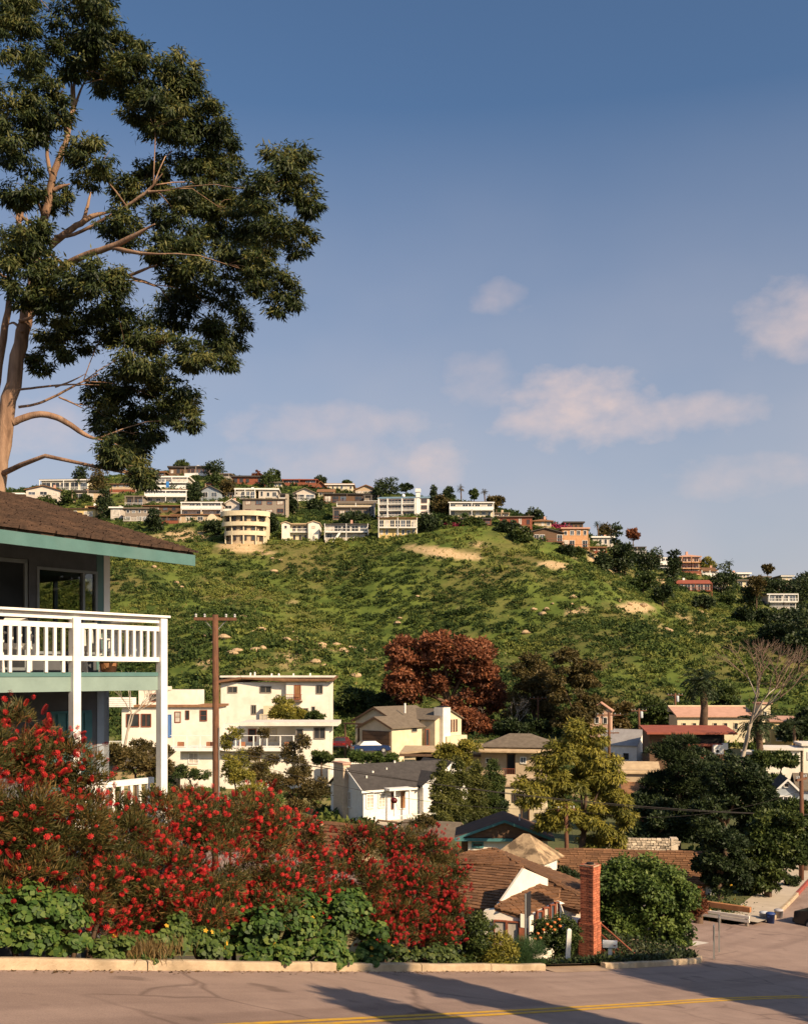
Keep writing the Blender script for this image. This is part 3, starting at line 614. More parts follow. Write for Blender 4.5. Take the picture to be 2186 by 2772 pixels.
    def shed(s, x0, x1, y0, y1, z, h, mat, ov=5, th=2.2):
        k = s.k; sl = h / (y1 - y0)
        return MB().slab([(a * k, b * k, c * k) for a, b, c in [(x0 - ov, y0 - ov, z - sl * ov), (x1 + ov, y0 - ov, z - sl * ov), (x1 + ov, y1 + ov, z + h + sl * ov), (x0 - ov, y1 + ov, z + h + sl * ov)]], (0, 0, th * k)).build('roof', mat, s.o)

def shingles(parent, poly, exp, wid, mat, th=.03, limit=300, seed=1):
    """shingle pieces on a planar roof polygon (world or parent coordinates)"""
    rs = random.Random(seed); pts = [Vector(p) for p in poly]; n = Vector((0, 0, 0))
    for i in range(1, len(pts) - 1): n += (pts[i] - pts[0]).cross(pts[i + 1] - pts[0])
    n.normalize(); n = n if n.z > 0 else -n
    e = Vector((0, 0, 1)).cross(n).normalized(); up = n.cross(e).normalized()
    c = [((p - pts[0]).dot(e), (p - pts[0]).dot(up)) for p in pts]
    a0, a1 = min(x for x, _ in c), max(x for x, _ in c); b0, b1 = min(y for _, y in c), max(y for _, y in c)
    def inp(x, y):
        r = False; j = len(c) - 1
        for i in range(len(c)):
            if (c[i][1] > y) != (c[j][1] > y) and x < (c[j][0] - c[i][0]) * (y - c[i][1]) / (c[j][1] - c[i][1]) + c[i][0]: r = not r
            j = i
        return r
    mes = []
    for q in range(4):
        w = wid * (.8 + .13 * q); mb = MB().hexa([(-w / 2, 0, 0), (w / 2, 0, 0), (w / 2, exp * 1.25, -th * .4), (-w / 2, exp * 1.25, -th * .4)], [(-w / 2, 0, th * 1.6), (w / 2, 0, th * 1.6), (w / 2, exp * 1.25, th * .25), (-w / 2, exp * 1.25, th * .25)])
        m = mb.mesh('shingle'); m.materials.append(mat); mes.append((w, m))
    base = Matrix((e, up, n)).transposed().to_4x4(); cnt = 0; rest = MB(); row = 0; y = b0
    while y < b1:
        x = a0 - rs.random() * wid
        while x < a1:
            w, m = rs.choice(mes)
            if inp(x + w / 2, y + exp * .45):
                pos = pts[0] + e * (x + w / 2) + up * (y + rs.uniform(-.02, .02)) + n * (.012 + rs.uniform(0, .012))
                if cnt < limit:
                    o = link('shingle', m, None, parent); o.matrix_local = Matrix.Translation(pos) @ base @ Matrix.Rotation(rs.uniform(-.03, .03), 4, 'Z'); cnt += 1
                else:
                    for f in m.polygons: rest.poly([Matrix.Translation(pos) @ base @ m.vertices[i].co for i in f.vertices])
            x += w + .022
        y += exp; row += 1
    if rest.v: tag(rest.build('shingle_rest', mat, parent), kind='stuff')
    return cnt

# ------------------------------------------------------------------ left house with balcony
kx = MB(); LT = Vector((.62, .785, 0)); LB = Vector((-.785, .62, 0))        # along the street, back from it
C0 = P(447, 1817, 19.7); C0.z = 0.02
lh = root('balcony_house', 'teal and white wooden house with balcony and dark shingle roof at left', 'house', (C0.x, C0.y, 0), math.atan2(LT.y, LT.x))
# local x along the street (0 at right post, negative left), y back from the street (LB = local +y), z up
def lb(name, mat, *bs, parent=lh, smooth=False):
    m = MB()
    for b in bs: m.box(*b)
    return m.build(name, mat, parent)
XL = -7.0
lb('deck', greyw, (XL, -.02, .07, 1.72, -.10, -.015))
lb('deck_edge', teal, (XL, -.16, .0, .07, -.075, .0))
lb('deck_beam', paleteal, (XL, -.16, .012, .09, -.335, -.082))
lb('deck_beam', teal, (-.10, -.03, .10, 1.72, -.335, -.105))
for x in (-.152, -2.05, -3.95, -5.85):
    lb('post', white, (x, x + .15, -.075, .075, -6.5, 1.035)) if x > -.2 else lb('post', white, (x, x + .15, -.075, .075, -6.5, .955))
r = lb('railing', white, (XL, .045, -.11, .11, .955 + .08, 1.075), (XL, -.155, -.02, .03, .93, 1.03), (XL, -.155, -.025, .025, .775, .865), (XL, -.155, -.03, .03, .20, .285))
bm_ = MB().box(-.028, .028, -.022, .022, .283, .777).mesh('baluster'); bm_.materials.append(white)
bl = MB().box(-.028, .028, -.022, .022, 0.0, .777).mesh('baluster'); bl.materials.append(white)
for i, x in enumerate(np.arange(-1.83, -.2, .158)): link('baluster', bm_, None, r, (x, 0, 0))
for i, x in enumerate(np.arange(-3.72, -2.12, .168)): link('baluster', bl if i % 2 else bm_, None, r, (x, 0, 0))
for i, x in enumerate(np.arange(-5.6, -4.0, .168)): link('baluster', bm_, None, r, (x, 0, 0))
rs_ = lb('railing', white, (-.14, -.02, .08, 1.72, .775, .865), (-.14, -.02, .08, 1.72, .20, .285), (-.19, .04, .115, 1.74, .965, 1.035))
for y in np.arange(.25, 1.7, .17): link('baluster', bm_, None, rs_, (-.08, y, 0))
# walls with real openings: front wall (y=1.75) and end wall (x=0)
yw = 1.75
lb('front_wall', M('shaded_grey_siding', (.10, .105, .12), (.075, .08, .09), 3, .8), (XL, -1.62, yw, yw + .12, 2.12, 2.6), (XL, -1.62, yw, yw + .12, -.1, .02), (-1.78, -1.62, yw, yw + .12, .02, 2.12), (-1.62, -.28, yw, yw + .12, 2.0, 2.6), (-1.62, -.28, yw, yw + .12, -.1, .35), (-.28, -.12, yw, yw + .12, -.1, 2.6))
lb('corner_board', white, (-.13, .012, yw - .014, yw - .002, -.1, 2.6)); lb('corner_board', teal, (-.30, -.135, yw - .012, yw - .001, -.1, 2.4))
wfr = M('grey_window_frame', (.22, .24, .26), (.17, .19, .2), 3, .6)
w1 = lb('window', wfr, (-1.62, -1.57, yw - .02, yw + .1, .35, 2.0), (-.33, -.28, yw - .02, yw + .1, .35, 2.0), (-.62, -.57, yw - .02, yw + .1, .40, 1.95), (-1.57, -.33, yw - .02, yw + .1, .35, .40), (-1.57, -.33, yw - .02, yw + .1, 1.95, 2.0))
lb('pane', clear, (-1.57, -.33, yw + .03, yw + .036, .40, 1.95), parent=w1)
for i_, (xa, xb) in enumerate(((-4.1, -1.80), (-6.9, -4.2))):
    gd_ = lb('glass_door', wfr, (xa, xa + .06, yw + .01, yw + .09, .03, 2.1), (xb - .06, xb, yw + .01, yw + .09, .03, 2.1), (xa, xb, yw + .01, yw + .09, 2.04, 2.11), (xa, xb, yw + .01, yw + .09, .02, .09), ((xa + xb) / 2 - .04, (xa + xb) / 2 + .04, yw + .01, yw + .09, .09, 2.04))
    lb('pane', glass, (xa + .06, (xa + xb) / 2 - .04, yw + .05, yw + .056, .09, 2.04), parent=gd_); lb('pane', glass, ((xa + xb) / 2 + .04, xb - .06, yw + .05, yw + .056, .09, 2.04), parent=gd_)
lb('end_wall', M('grey_siding', (.34, .35, .36), (.28, .29, .30), 3, .8), (-.12, 0, yw, 2.0, -6.5, 2.6), (-.12, 0, 2.0, 5.2, -6.5, .30), (-.12, 0, 2.0, 5.2, 1.95, 2.6), (-.12, 0, 5.2, 9.5, -6.5, 2.6))
w2 = lb('window', wfr, (-.10, -.02, 2.0, 2.06, .30, 1.95), (-.10, -.02, 5.14, 5.2, .30, 1.95), (-.10, -.02, 3.5, 3.56, .30, 1.95), (-.10, -.02, 2.0, 5.2, .28, .33), (-.10, -.02, 2.0, 5.2, 1.92, 1.97))
lb('pane', clear, (-.062, -.056, 2.06, 5.14, .30, 1.95), parent=w2)
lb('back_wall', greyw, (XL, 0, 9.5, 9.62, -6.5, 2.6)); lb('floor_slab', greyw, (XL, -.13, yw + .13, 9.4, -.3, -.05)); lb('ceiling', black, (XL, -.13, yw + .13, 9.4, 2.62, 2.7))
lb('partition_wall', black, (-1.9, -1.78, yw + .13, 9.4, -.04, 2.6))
# lower storey, set back
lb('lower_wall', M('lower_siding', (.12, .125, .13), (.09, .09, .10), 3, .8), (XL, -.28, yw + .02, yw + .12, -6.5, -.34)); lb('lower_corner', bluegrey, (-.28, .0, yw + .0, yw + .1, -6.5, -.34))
ld = lb('door', tealdk, (-1.35, -.42, yw - .02, yw + .02, -2.9, -.75))
for x in (-1.2, -1.0, -.8, -.6): lb('plank', tealdk, (x, x + .17, yw - .05, yw - .021, -2.85, -.8), parent=ld)
lb('lower_deck', greyw, (XL, .6, -.05, yw, -3.02, -2.9))
lr = lb('railing', white, (-2.0, .02, .35, .43, -2.13, -2.02), (-2.0, .02, .36, .42, -2.85, -2.76))
lbm = MB().box(-.03, .03, .36, .42, -2.76, -2.13).mesh('baluster'); lbm.materials.append(white)
for x in np.arange(-1.9, 0, .2): link('baluster', lbm, None, lr, (x, 0, 0))
# roof: eave line measured in the photograph, rake running back and up
E0 = lh.matrix_world  # identity until update
Minv = (Matrix.Translation((C0.x, C0.y, 0)) @ Matrix.Rotation(math.atan2(LT.y, LT.x), 4, 'Z')).inverted()
e1 = P(524, 1506, 20.2); e0 = P(-40, 1432, 15.7); dirE = (e1 - e0).normalized(); e00 = e0 - dirE * 6
back = Vector((LB.x, LB.y, .285)).normalized() * 6.4
pr = [Minv @ p for p in (e00, e1, e1 + back, e00 + back)]
roof = MB().slab(pr, (0, 0, .07)).build('roof', shingdk, lh)
pl = [Minv @ p for p in (e00 + back, e1 + back, e1 + back + Vector((LB.x, LB.y, -.285)).normalized() * 5, e00 + back + Vector((LB.x, LB.y, -.285)).normalized() * 5)]
MB().slab(pl, (0, 0, .07)).build('roof_back', shingdk, lh)
dE = Minv.to_3x3() @ dirE
nE = dE.cross(Vector((0, 0, 1))).normalized(); nE = nE if nE.y < 0 else -nE
a_, b_ = pr[0] + nE * .004, pr[1] + nE * .004
MB().slab([a_ + Vector((0, 0, -.19)), b_ + Vector((0, 0, -.19)), b_ + Vector((0, 0, .02)), a_ + Vector((0, 0, .02))], nE * .04).build('fascia', teal, roof)
bd = (Minv.to_3x3() @ back); rn = Vector((1, 0, 0))
MB().slab([pr[1] + Vector((-.02, 0, -.19)), pr[1] + bd + Vector((-.02, 0, -.19)), pr[1] + bd + Vector((-.02, 0, -.005)), pr[1] + Vector((-.02, 0, -.005))], (-.04, 0, 0)).build('barge_board', tealdk, roof)
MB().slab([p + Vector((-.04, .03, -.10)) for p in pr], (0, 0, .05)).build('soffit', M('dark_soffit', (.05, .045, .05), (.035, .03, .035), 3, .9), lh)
# shingle courses, ragged at the edge
def course_roof(parent, p, n, mat):
    mb = MB(); up = (p[3] - p[0]); L = up.length; a = (p[1] - p[0]); nn = a.cross(up).normalized(); nn = nn if nn.z > 0 else -nn
    for i in range(n):
        t0, t1 = i / n, (i + 1.25) / n; x = -.03; Lw = a.length
        while x < Lw:
            w = random.uniform(.12, .3); x1 = min(x + w, Lw + .02); j = random.uniform(-.03, .02)
            q0 = p[0] + a.normalized() * x + up * t0 + up.normalized() * j; q1 = p[0] + a.normalized() * (x1 - .008) + up * t0 + up.normalized() * j
            d = up.normalized() * (L / n * 1.25); h = nn * (.045 + random.uniform(0, .015))
            mb.hexa([q0 + nn * .07, q1 + nn * .07, q1 + d + nn * .068, q0 + d + nn * .068], [q0 + nn * .07 + h, q1 + nn * .07 + h, q1 + d + nn * .075, q0 + d + nn * .075]); x = x1
    return tag(mb.build('shingle_courses', mat, parent), kind='stuff')
pc = [p.copy() for p in pr]; 
sh0 = pr[1] - dE * 6.5; pc[0] = sh0 + nE * .05; pc[1] = pr[1] + nE * .05 + dE * .02; pc[2] = pc[1] + bd; pc[3] = pc[0] + bd
course_roof(roof, pc, 34, shingdk)
# balcony furniture
plast = M('white_plastic', (.80, .78, .75), (.74, .71, .67), 3, .4, spec=.5)
def plastic_chair(label, lx, ly, rz):
    o = root('garden_chair', label, 'chair', (0, 0, 0), 0, 'white plastic chairs on the balcony')
    Mw = Minv.inverted(); o.location = Mw @ Vector((lx, ly, 0.0)); o.rotation_euler = (0, 0, math.atan2(LT.y, LT.x) + rz)
    MB().box(-.25, .25, -.22, .24, .40, .43).build('seat', plast, o)
    for x in (-.23, .2):
        for y in (-.2, .2): MB().hexa([(x - .02, y - .02, 0), (x + .05, y - .02, 0), (x + .05, y + .03, 0), (x - .02, y + .03, 0)], [(x, y, .4), (x + .03, y, .4), (x + .03, y + .03, .4), (x, y + .03, .4)]).build('leg', plast, o)
    b = MB().hexa([(-.25, .22, .40), (.25, .22, .40), (.25, .25, .40), (-.25, .25, .40)], [(-.20, .33, .5), (.20, .33, .5), (.20, .36, .5), (-.20, .36, .5)]).build('back_base', plast, o); b = MB().hexa([(-.25, .32, .82), (.25, .32, .82), (.25, .36, .82), (-.25, .36, .82)], [(-.18, .35, .93), (.18, .35, .93), (.18, .38, .93), (-.18, .38, .93)]).build('backrest', plast, o)
    for x in (-.22, -.07, .07, .22): MB().hexa([(x - .03, .28, .43), (x + .03, .28, .43), (x + .03, .31, .43), (x - .03, .31, .43)], [(x - .03, .325, .83), (x + .03, .325, .83), (x + .03, .355, .83), (x - .03, .355, .83)]).build('slat', plast, b)
    for x in (-.28, .24): MB().box(x, x + .05, -.22, .3, .62, .65).box(x + .01, x + .04, -.2, -.15, .02, .62).build('armrest', plast, o)
plastic_chair('white plastic armchair behind the balusters left of the balcony corner post', -2.65, .75, 2.6)
plastic_chair('white plastic armchair at the left edge of the balcony', -3.75, .8, 3.6)
plastic_chair('white plastic armchair behind the right hand balusters of the balcony', -.75, 1.2, 2.2)
tb = root('garden_table', 'round white garden table on the balcony between the plastic chairs', 'table', Minv.inverted() @ Vector((-3.3, .8, 0)))
MB().lathe([(0, .70), (.42, .70), (.44, .68), (.42, .66), (0, .66)], 20).build('table_top', plast, tb); MB().lathe([(.04, .66), (.04, .05), (.25, .02), (.25, 0)], 12).build('pedestal', plast, tb)
pt = root('planter', 'terracotta planter on the balcony floor by the right corner', 'planter', Minv.inverted() @ Vector((-.95, .45, 0)))
MB().lathe([(0, 0), (.13, 0), (.17, .17), (.18, .18), (.15, .18), (.14, .14), (0, .14)], 14).build('pot', M('terracotta', (.34, .17, .08), (.26, .12, .06), 4, .8), pt)
V = leafverts(np.array([[0, 0, .14]]).repeat(90, 0) + rng.normal(size=(90, 3)) * .05, rdir(90) + np.array([0, 0, .8]), .14, .02)
link('foliage', npmesh('foliage', V, 4, tint=rng.random(90)), FOL('pot_leaf', (.03, .05, .01), (.07, .10, .02), (.14, .17, .04)), pt)

# ------------------------------------------------------------------ cottage by the junction
ct = root('cottage', 'white cottage with brown shake roofs and tall red brick chimney', 'house', (0, 0, 0))
def wpoly(name, pts, off, mat, parent=ct): return MB().slab([P(*p) for p in pts], off).build(name, mat, parent)
def roofp(pts, n, ex=.20, wd=.30, order=None):
    q = [P(*p) for p in pts]
    a, b, c = q[:3]; nn = (b - a).cross(c - a).normalized()
    q = q[:3] + [p * (nn.dot(a) / nn.dot(p)) for p in q[3:]]
    if order: q = [q[i] for i in order]
    r = MB().slab(q, (0, 0, -.12)).build('roof', shingle, ct)
    for i in range(len(q)): MB().tube([q[i] + Vector((0, 0, .01)), q[(i + 1) % len(q)] + Vector((0, 0, .01))], .045, 6).build('edge_board', shingle, r)
    shingles(r, q, ex, wd, shingle, limit=n, seed=len(pts) + int(pts[0][0])); return q
q1 = roofp([(1242, 2455, 38.0), (1338, 2464, 37.4), (1416, 2346, 40.2), (1242, 2334, 41.0)], 120)
q2 = roofp([(1242, 2336, 41.0), (1416, 2346, 40.3), (1336, 2297, 42.6), (1242, 2312, 43.2)], 40)
q3 = roofp([(1416, 2346, 40.2), (1336, 2297, 42.6), (1640, 2412, 41.2), (1592, 2440, 38.6)], 90)
q4 = roofp([(1338, 2456, 36.2), (1420, 2480, 35.85), (1448, 2393, 38.05), (1513, 2411, 37.6), (1511, 2432, 36.8)], 90, order=(0, 1, 4, 3, 2))
q5 = roofp([(1512, 2450, 36.9), (1566, 2466, 36.3), (1482, 2376, 39.2), (1480, 2398, 38.9), (1592, 2436, 37.6)], 60, order=(0, 1, 4, 2, 3))
cw = M('cottage_white', (.80, .74, .64), (.70, .63, .53), 1.5, .85, .1)
wa, wb = P(1340, 1820, 36.35), P(1484, 1820, 38.4); wn_ = (wb - wa).cross(Vector((0, 0, 1))).normalized()
def onwall(u, v): r_ = P(u, v, 1); return r_ * (wn_.dot(wa) / wn_.dot(r_))
MB().slab([onwall(*p) for p in [(1339, 2464), (1400, 2480), (1482, 2440), (1482, 2379), (1417, 2351)]], -wn_ * .1 if wn_.y < 0 else wn_ * .1).build('clerestory_wall', cw, ct)
wpoly('front_wall', [(1308, 2650, 36.3), (1420, 2650, 35.92), (1420, 2484, 35.92), (1338, 2462, 36.2), (1308, 2466, 36.3)], (.1, .3, 0), cw)
wpoly('side_wall', [(1240, 2640, 38.3), (1310, 2640, 37.9), (1310, 2466, 37.9), (1240, 2458, 38.3)], (0, .2, 0), cream)
wpoly('porch_wall', [(1432, 2640, 35.65), (1580, 2640, 36.9), (1580, 2466, 36.9), (1515, 2440, 36.9), (1505, 2446, 36.75), (1432, 2482, 35.65)], (-.1, .3, 0), cw)
wpoly('rear_wall', [(1500, 2560, 40.4), (1620, 2560, 41.0), (1620, 2414, 41.0), (1500, 2380, 40.4)], (0, .2, 0), cw)
tr = redw
def cwin(u0, u1, v0, v1, Y0, Y1, pane, nx=1):
    a, b = P(u0, v1, Y0), P(u1, v1, Y1); d = b - a; w = math.hypot(d.x, d.y); h = (v1 - v0) / F * (Y0 + Y1) / 2
    fm, pm = window_mesh(w, h, nx, 1, .04); o = link('window', with_mat(fm, tr), None, ct, a + Vector((0, -.02, 0)), math.atan2(d.y, d.x)); link('pane', with_mat(pm, pane), None, o)
cwin(1336, 1371, 2489, 2560, 36.18, 36.06, curtain); cwin(1371, 1405, 2492, 2560, 36.06, 35.95, curtain)
MB().slab([P(1408, 2474, 35.80), P(1420, 2476, 35.80), P(1420, 2512, 35.80), P(1408, 2510, 35.80)], (0, .06, 0)).build('panel', cw, ct)
MB().slab([P(1421, 2474, 35.80), P(1432, 2474, 35.80), P(1432, 2514, 35.80), P(1421, 2512, 35.80)], (0, .06, 0)).build('panel', cw, ct)
MB().slab([P(1404, 2512, 35.80), P(1433, 2514, 35.80), P(1433, 2560, 35.80), P(1404, 2560, 35.80)], (0, .05, 0)).build('door', redw, ct)
for a in [(1450, 1466, 2466, 2530), (1468, 1484, 2456, 2520), (1486, 1499, 2448, 2505), (1500, 1510, 2441, 2495)]:
    cwin(a[0], a[1], a[2], a[3], 35.62 + (a[0] - 1432) * .0085, 35.62 + (a[1] - 1432) * .0085, glassb if a[0] % 4 else curtain)
# bay beside the chimney
wpoly('bay_wall', [(1562, 2660, 35.9), (1584, 2600, 36.6), (1584, 2478, 36.6), (1562, 2498, 35.9)], (.25, .25, 0), cw)
cwin(1565, 1583, 2492, 2580, 35.75, 36.4, curtain, 1)
wpoly('bay_roof', [(1560, 2499, 35.7), (1586, 2478, 36.4), (1566, 2462, 37.0), (1540, 2470, 36.9)], (0, 0, -.06), cw)
# chimney built of single bricks
CH = P(1596, 2600, 35.6); ch = root('chimney_stub', '', '', (0, 0, 0)); bpy.data.objects.remove(ch)
ce = bpy.data.objects.new('chimney', None); COL.objects.link(ce); ce.parent = ct; ce.location = CH; ce.rotation_euler = (0, 0, R(-38))
zt = (2600 - 2343) / F * 35.6; core = MB().box(-.195, .195, -.195, .195, -.4, zt - .02).box(-.235, .235, -.235, .235, -.4, 1.2).build('mortar_core', mortar, ce)
bw = .205; bh = .083; bme = MB().box(-bw / 2 + .006, bw / 2 - .006, -.052, .052, .006, bh - .006).mesh('brick'); bme.materials.append(brick)
cnt = 0
def ring(z, half, n):
    global cnt
    L = 2 * half / n
    for side in range(4):
        if side in (1,): pass
        for i in range(n):
            t = -half + L * (i + .5) + (L * .0 if side % 2 else 0); a = side * math.pi / 2
            x, y = t + (.02 if int(z / bh) % 2 else -.02), -half + .045
            o = link('brick', bme, None, ce, (x * math.cos(a) - y * math.sin(a), x * math.sin(a) + y * math.cos(a), z), a); o.scale.x = L / bw; cnt += 1
z = -.25
while z < zt:
    half = .275 if z < 1.25 else max(.235, .275 - (z - 1.25) * .5)
    if z > zt - .30: half = .25
    if z > zt - .18: half = .262
    ring(z, half, 2 if half < .3 else 3); z += bh
MB().box(-.27, .27, -.27, .27, zt + .0, zt + .045).build('chimney_cap', conc, ce)
MB().lathe([(.0, .06), (.13, .06), (.13, 0)], 12, (0, 0, zt + .045)).build('flue', black, ce)

# steps, rails by the chimney
st = root('wooden_steps', 'red brown wooden steps and handrail going down beside the brick chimney', 'steps', P(1625, 2600, 35.8), R(-40))
for i in range(6): MB().box(.0 + i * .26, .26 + i * .26, -.1, .9, .55 - i * .17 - .05, .55 - i * .17).build('step', redw, st)
MB().hexa([(0, -.14, .1), (1.7, -.14, -.9), (1.7, -.1, -.9), (0, -.1, .1)], [(0, -.14, .55), (1.7, -.14, -.45), (1.7, -.1, -.45), (0, -.1, .55)]).build('stringer', redw, st)
MB().tube([(0, -.12, 1.35), (1.9, -.12, .15)], .035, 6).tube([(0, -.12, 1.0), (1.9, -.12, -.2)], .03, 6).tube([(.05, -.12, .5), (.05, -.12, 1.35)], .035, 6).tube([(1.75, -.12, -.5), (1.75, -.12, .25)], .035, 6).build('handrail', redw, st)
# ------------------------------------------------------------------ houses of the valley
# cream apartment house
h = H('apartment_house', 'three storey cream stucco apartment house with overhanging flat roof behind the pole', 'house', 598, 2050, 135, 0)
h.box('wall', 0, 178, 0, 170, -40, 203, wstucco); h.box('wall', 178, 292, -14, 170, -40, 203, wstucco)
k = h.k; MB().slab([(a * k, b * k, c * k) for a, b, c in [(-14, -26, 200), (58, -14, 212), (172, -24, 205), (306, -30, 206), (306, 180, 216), (-14, 180, 216)]], (0, 0, 4 * k)).build('roof', shingle, h.o)
h.box('roof_top', -8, 300, 30, 176, 216, 221, wroof)
for x in (72, 84, 130, 150, 190, 236): h.box('roof_vent', x, x + 4, 40, 44, 221, 221 + 6 + x % 5, white)
for a in [(18, 174, 27, 18), (105, 174, 32, 19), (82, 116, 14, 26)]: h.win(*a, frame=greyw, nx=2)
for a in [(258, 172, 19, 24), (247, 116, 9, 22), (212, 100, 26, 34)]: h.win(*a, y=-14, frame=greyw, nx=1 + (a[2] > 15))
h.box('balcony', 176, 222, -24, -14, 150, 154, brownw); h.rail((176, -24, 154), (222, -24, 154), 17, 9, redw); h.win(200, 156, 18, 40, y=-14, frame=redw, pane=GLASS('brown_pane', (.16, .08, .04)), name='door')
h.box('stair_wall', 118, 170, -22, -10, 80, 140, cream); h.win(108, 88, 22, 30, y=-23, frame=cream, pane=curtain, nx=2)
# white terraced house, left
h = H('terraced_house', 'white house with brown roof band and dark picture window seen under the balcony', 'house', 330, 2040, 122, 0)
h.box('wall', 0, 262, 0, 120, -40, 126, wstucco); h.box('wall', 40, 200, 22, 120, 126, 172, wstucco); h.box('wall', 40, 130, 20, 24, 172, 182, wstucco)
h.box('roof', -16, 268, -8, 126, 126, 132, shingle); h.box('eave', -32, 34, -16, 20, 126, 152, white)
for i in range(5): h.box('siding_board', -32, 34, -17.5, -16.2, 127 + i * 5, 131 + i * 5, white)
h.win(12, 72, 36, 36, frame=redw, nx=1); h.win(52, 72, 28, 36, frame=redw, nx=2); h.win(143, 84, 17, 30, frame=redw, nz=2, pane=curtain); h.win(172, 92, 11, 25, frame=redw); h.win(211, 88, 20, 30, frame=redw, nz=2)
h.win(122, 44, 13, 62, frame=bluep, pane=bluep, name='door'); h.win(70, 140, 20, 22, y=22, frame=redw)
h.box('patio', -40, 150, -60, 0, 8, 12, pale); h.rail((-30, -60, 12), (34, -60, 12), 26, 16, white, .06)
# flat roofed terrace house
h = H('flat_roof_house', 'white flat roofed house with railed roof terrace and planters behind the pole', 'house', 470, 2105, 112, 0)
h.box('wall', 14, 340, 20, 140, -40, 70, wstucco); h.box('wall', 328, 420, 10, 150, -60, 140, wstucco); h.box('wall', 120, 330, 80, 150, 70, 140, wstucco)
h.box('terrace', -10, 330, -8, 80, 72, 82, white); h.box('roof', 180, 444, -6, 150, 140, 150, wroof)
h.rail((-8, -6, 82), (122, -6, 82), 33, 0, white, .06); h.rail((122, -6, 82), (328, -6, 82), 33, 0, white, .06)
for x in range(0, 328, 36): h.box('rail_post', x, x + 3, -7, -4, 82, 114, white)
for x in (10, 88, 140, 176, 300): h.box('planter_box', x, x + 16, 2, 14, 82, 96, M('terracotta2', (.36, .15, .08), (.28, .12, .06), 4, .8))
h.win(36, 36, 28, 30, y=20, pane=curtain, nx=2); h.win(200, 30, 34, 32, y=20, pane=curtain, nx=2); h.box('shade_panel', 15, 60, 19.4, 20.2, -2, 30, cream)
h.win(378, 104, 32, 32, y=10, frame=greyw, nx=2); h.win(330, 96, 20, 36, y=10, frame=greyw); h.win(190, 92, 22, 36, y=80, frame=redw); h.win(240, 92, 30, 36, y=80, frame=cream, pane=curtain, nx=2)
h.box('post', 160, 163, 40, 43, 82, 140, white); h.box('post', 228, 231, 30, 33, 82, 140, white); h.box('garden_wall', 420, 500, -30, -24, -20, 54, wstucco)
# gabled house with garage
h = H('garage_house', 'cream gabled house with brown double garage door and broad chimney', 'house', 1060, 2032, 124, -38)
h.box('wall', -112, 0, 0, 135, -40, 62, cream); h.gable(-112, 0, 0, 135, 62, 26, shinggr, cream, 'y', 8, 3, trim=brownw)
gd = h.box('garage_door', -102, -4, -3, -1, -2, 52, brownw)
for i in range(5): h.box('door_panel', -101, -5, -4.5, -3.05, -1 + i * 10.4, 8.2 + i * 10.4, brownw, gd)
h.box('wall', -190, -40, 70, 250, -40, 76, cream); h.gable(-190, -40, 70, 250, 76, 36, shinggr, cream, 'y', 9, 3, trim=brownw)
h.box('wall', -100, 20, 170, 300, -40, 78, cream); h.gable(-100, 20, 170, 300, 78, 26, shinggr, cream, 'x', 6, 3)
h.win(86, 46, 26, 15, y=0, face='r', frame=greyw); h.box('patio_wall', 0, 40, 200, 300, -40, 30, cream)
c = h.box('chimney', 2, 34, 190, 226, -20, 112, wstucco); h.box('chimney_cap', 6, 30, 196, 220, 112, 116, dkmetal, c)
for y in (245, 258, 271): h.win(y, 40, 7, 36, y=20, face='r', frame=redw)
h.win(150, 4, 18, 48, y=0, face='r', frame=redw, name='door'); h.box('vent_pipe', -60, -56, 130, 134, 96, 124, white)
h.box('trellis_beam', -185, -112, 10, 18, 66, 70, brownw); h.box('trellis_post', -180, -176, 10, 14, -30, 66, brownw); h.box('trellis_post', -130, -126, 10, 14, -30, 66, brownw)
# low carport house
h = H('carport_house', 'low house with flat tan gravel roof and dark carport opening', 'house', 1088, 2080, 110, -6)
h.box('wall', 5, 36, 0, 120, -30, 40, cream); h.box('wall', 110, 215, 2, 120, -30, 40, cream); h.box('wall', 30, 215, 90, 120, -30, 40, tan)
h.box('opening', 36, 110, 40, 41, -30, 38, black); k = h.k
MB().slab([(a * k, b * k, c * k) for a, b, c in [(-6, -14, 38), (60, -16, 46), (222, -14, 40), (222, 130, 48), (-6, 130, 48)]], (0, 0, 5 * k)).build('roof', gravel, h.o)
h.box('fascia', -6, 222, -17.5, -16.5, 34, 41, brownw); h.box('lamp', 104, 110, -14, -9, 14, 24, white)
# tan house with brown hip roof
h = H('tan_house', 'tan two storey house with brown hipped roof beside the bright green tree', 'house', 1300, 2100, 106, -12)
h.box('wall', 0, 105, 10, 130, -30, 66, tan); h.box('wall', 95, 185, -10, 130, -30, 66, tan); h.hip(0, 200, -6, 140, 80, 32, shinggr, 6)
k = h.k; MB().slab([(a * k, b * k, c * k) for a, b, c in [(-10, -30, 66), (150, -34, 66), (206, -6, 74), (206, 40, 80), (-10, 40, 80)]], (0, 0, 4 * k)).build('lower_roof', gravel, h.o)
h.box('wall', 2, 196, 0, 128, 66, 80, tan); h.win(108, 36, 16, 18, y=-10, pane=glassb, nx=2); h.win(152, 26, 26, 30, y=-10, frame=brownw, nx=2); h.win(12, 34, 16, 14, y=10); h.win(70, 4, 22, 56, y=10, frame=brownw, name='door')
h.box('balcony', 60, 96, -10, 10, -4, 0, brownw); h.rail((60, -10, 0), (94, -10, 0), 22, 7, redw)
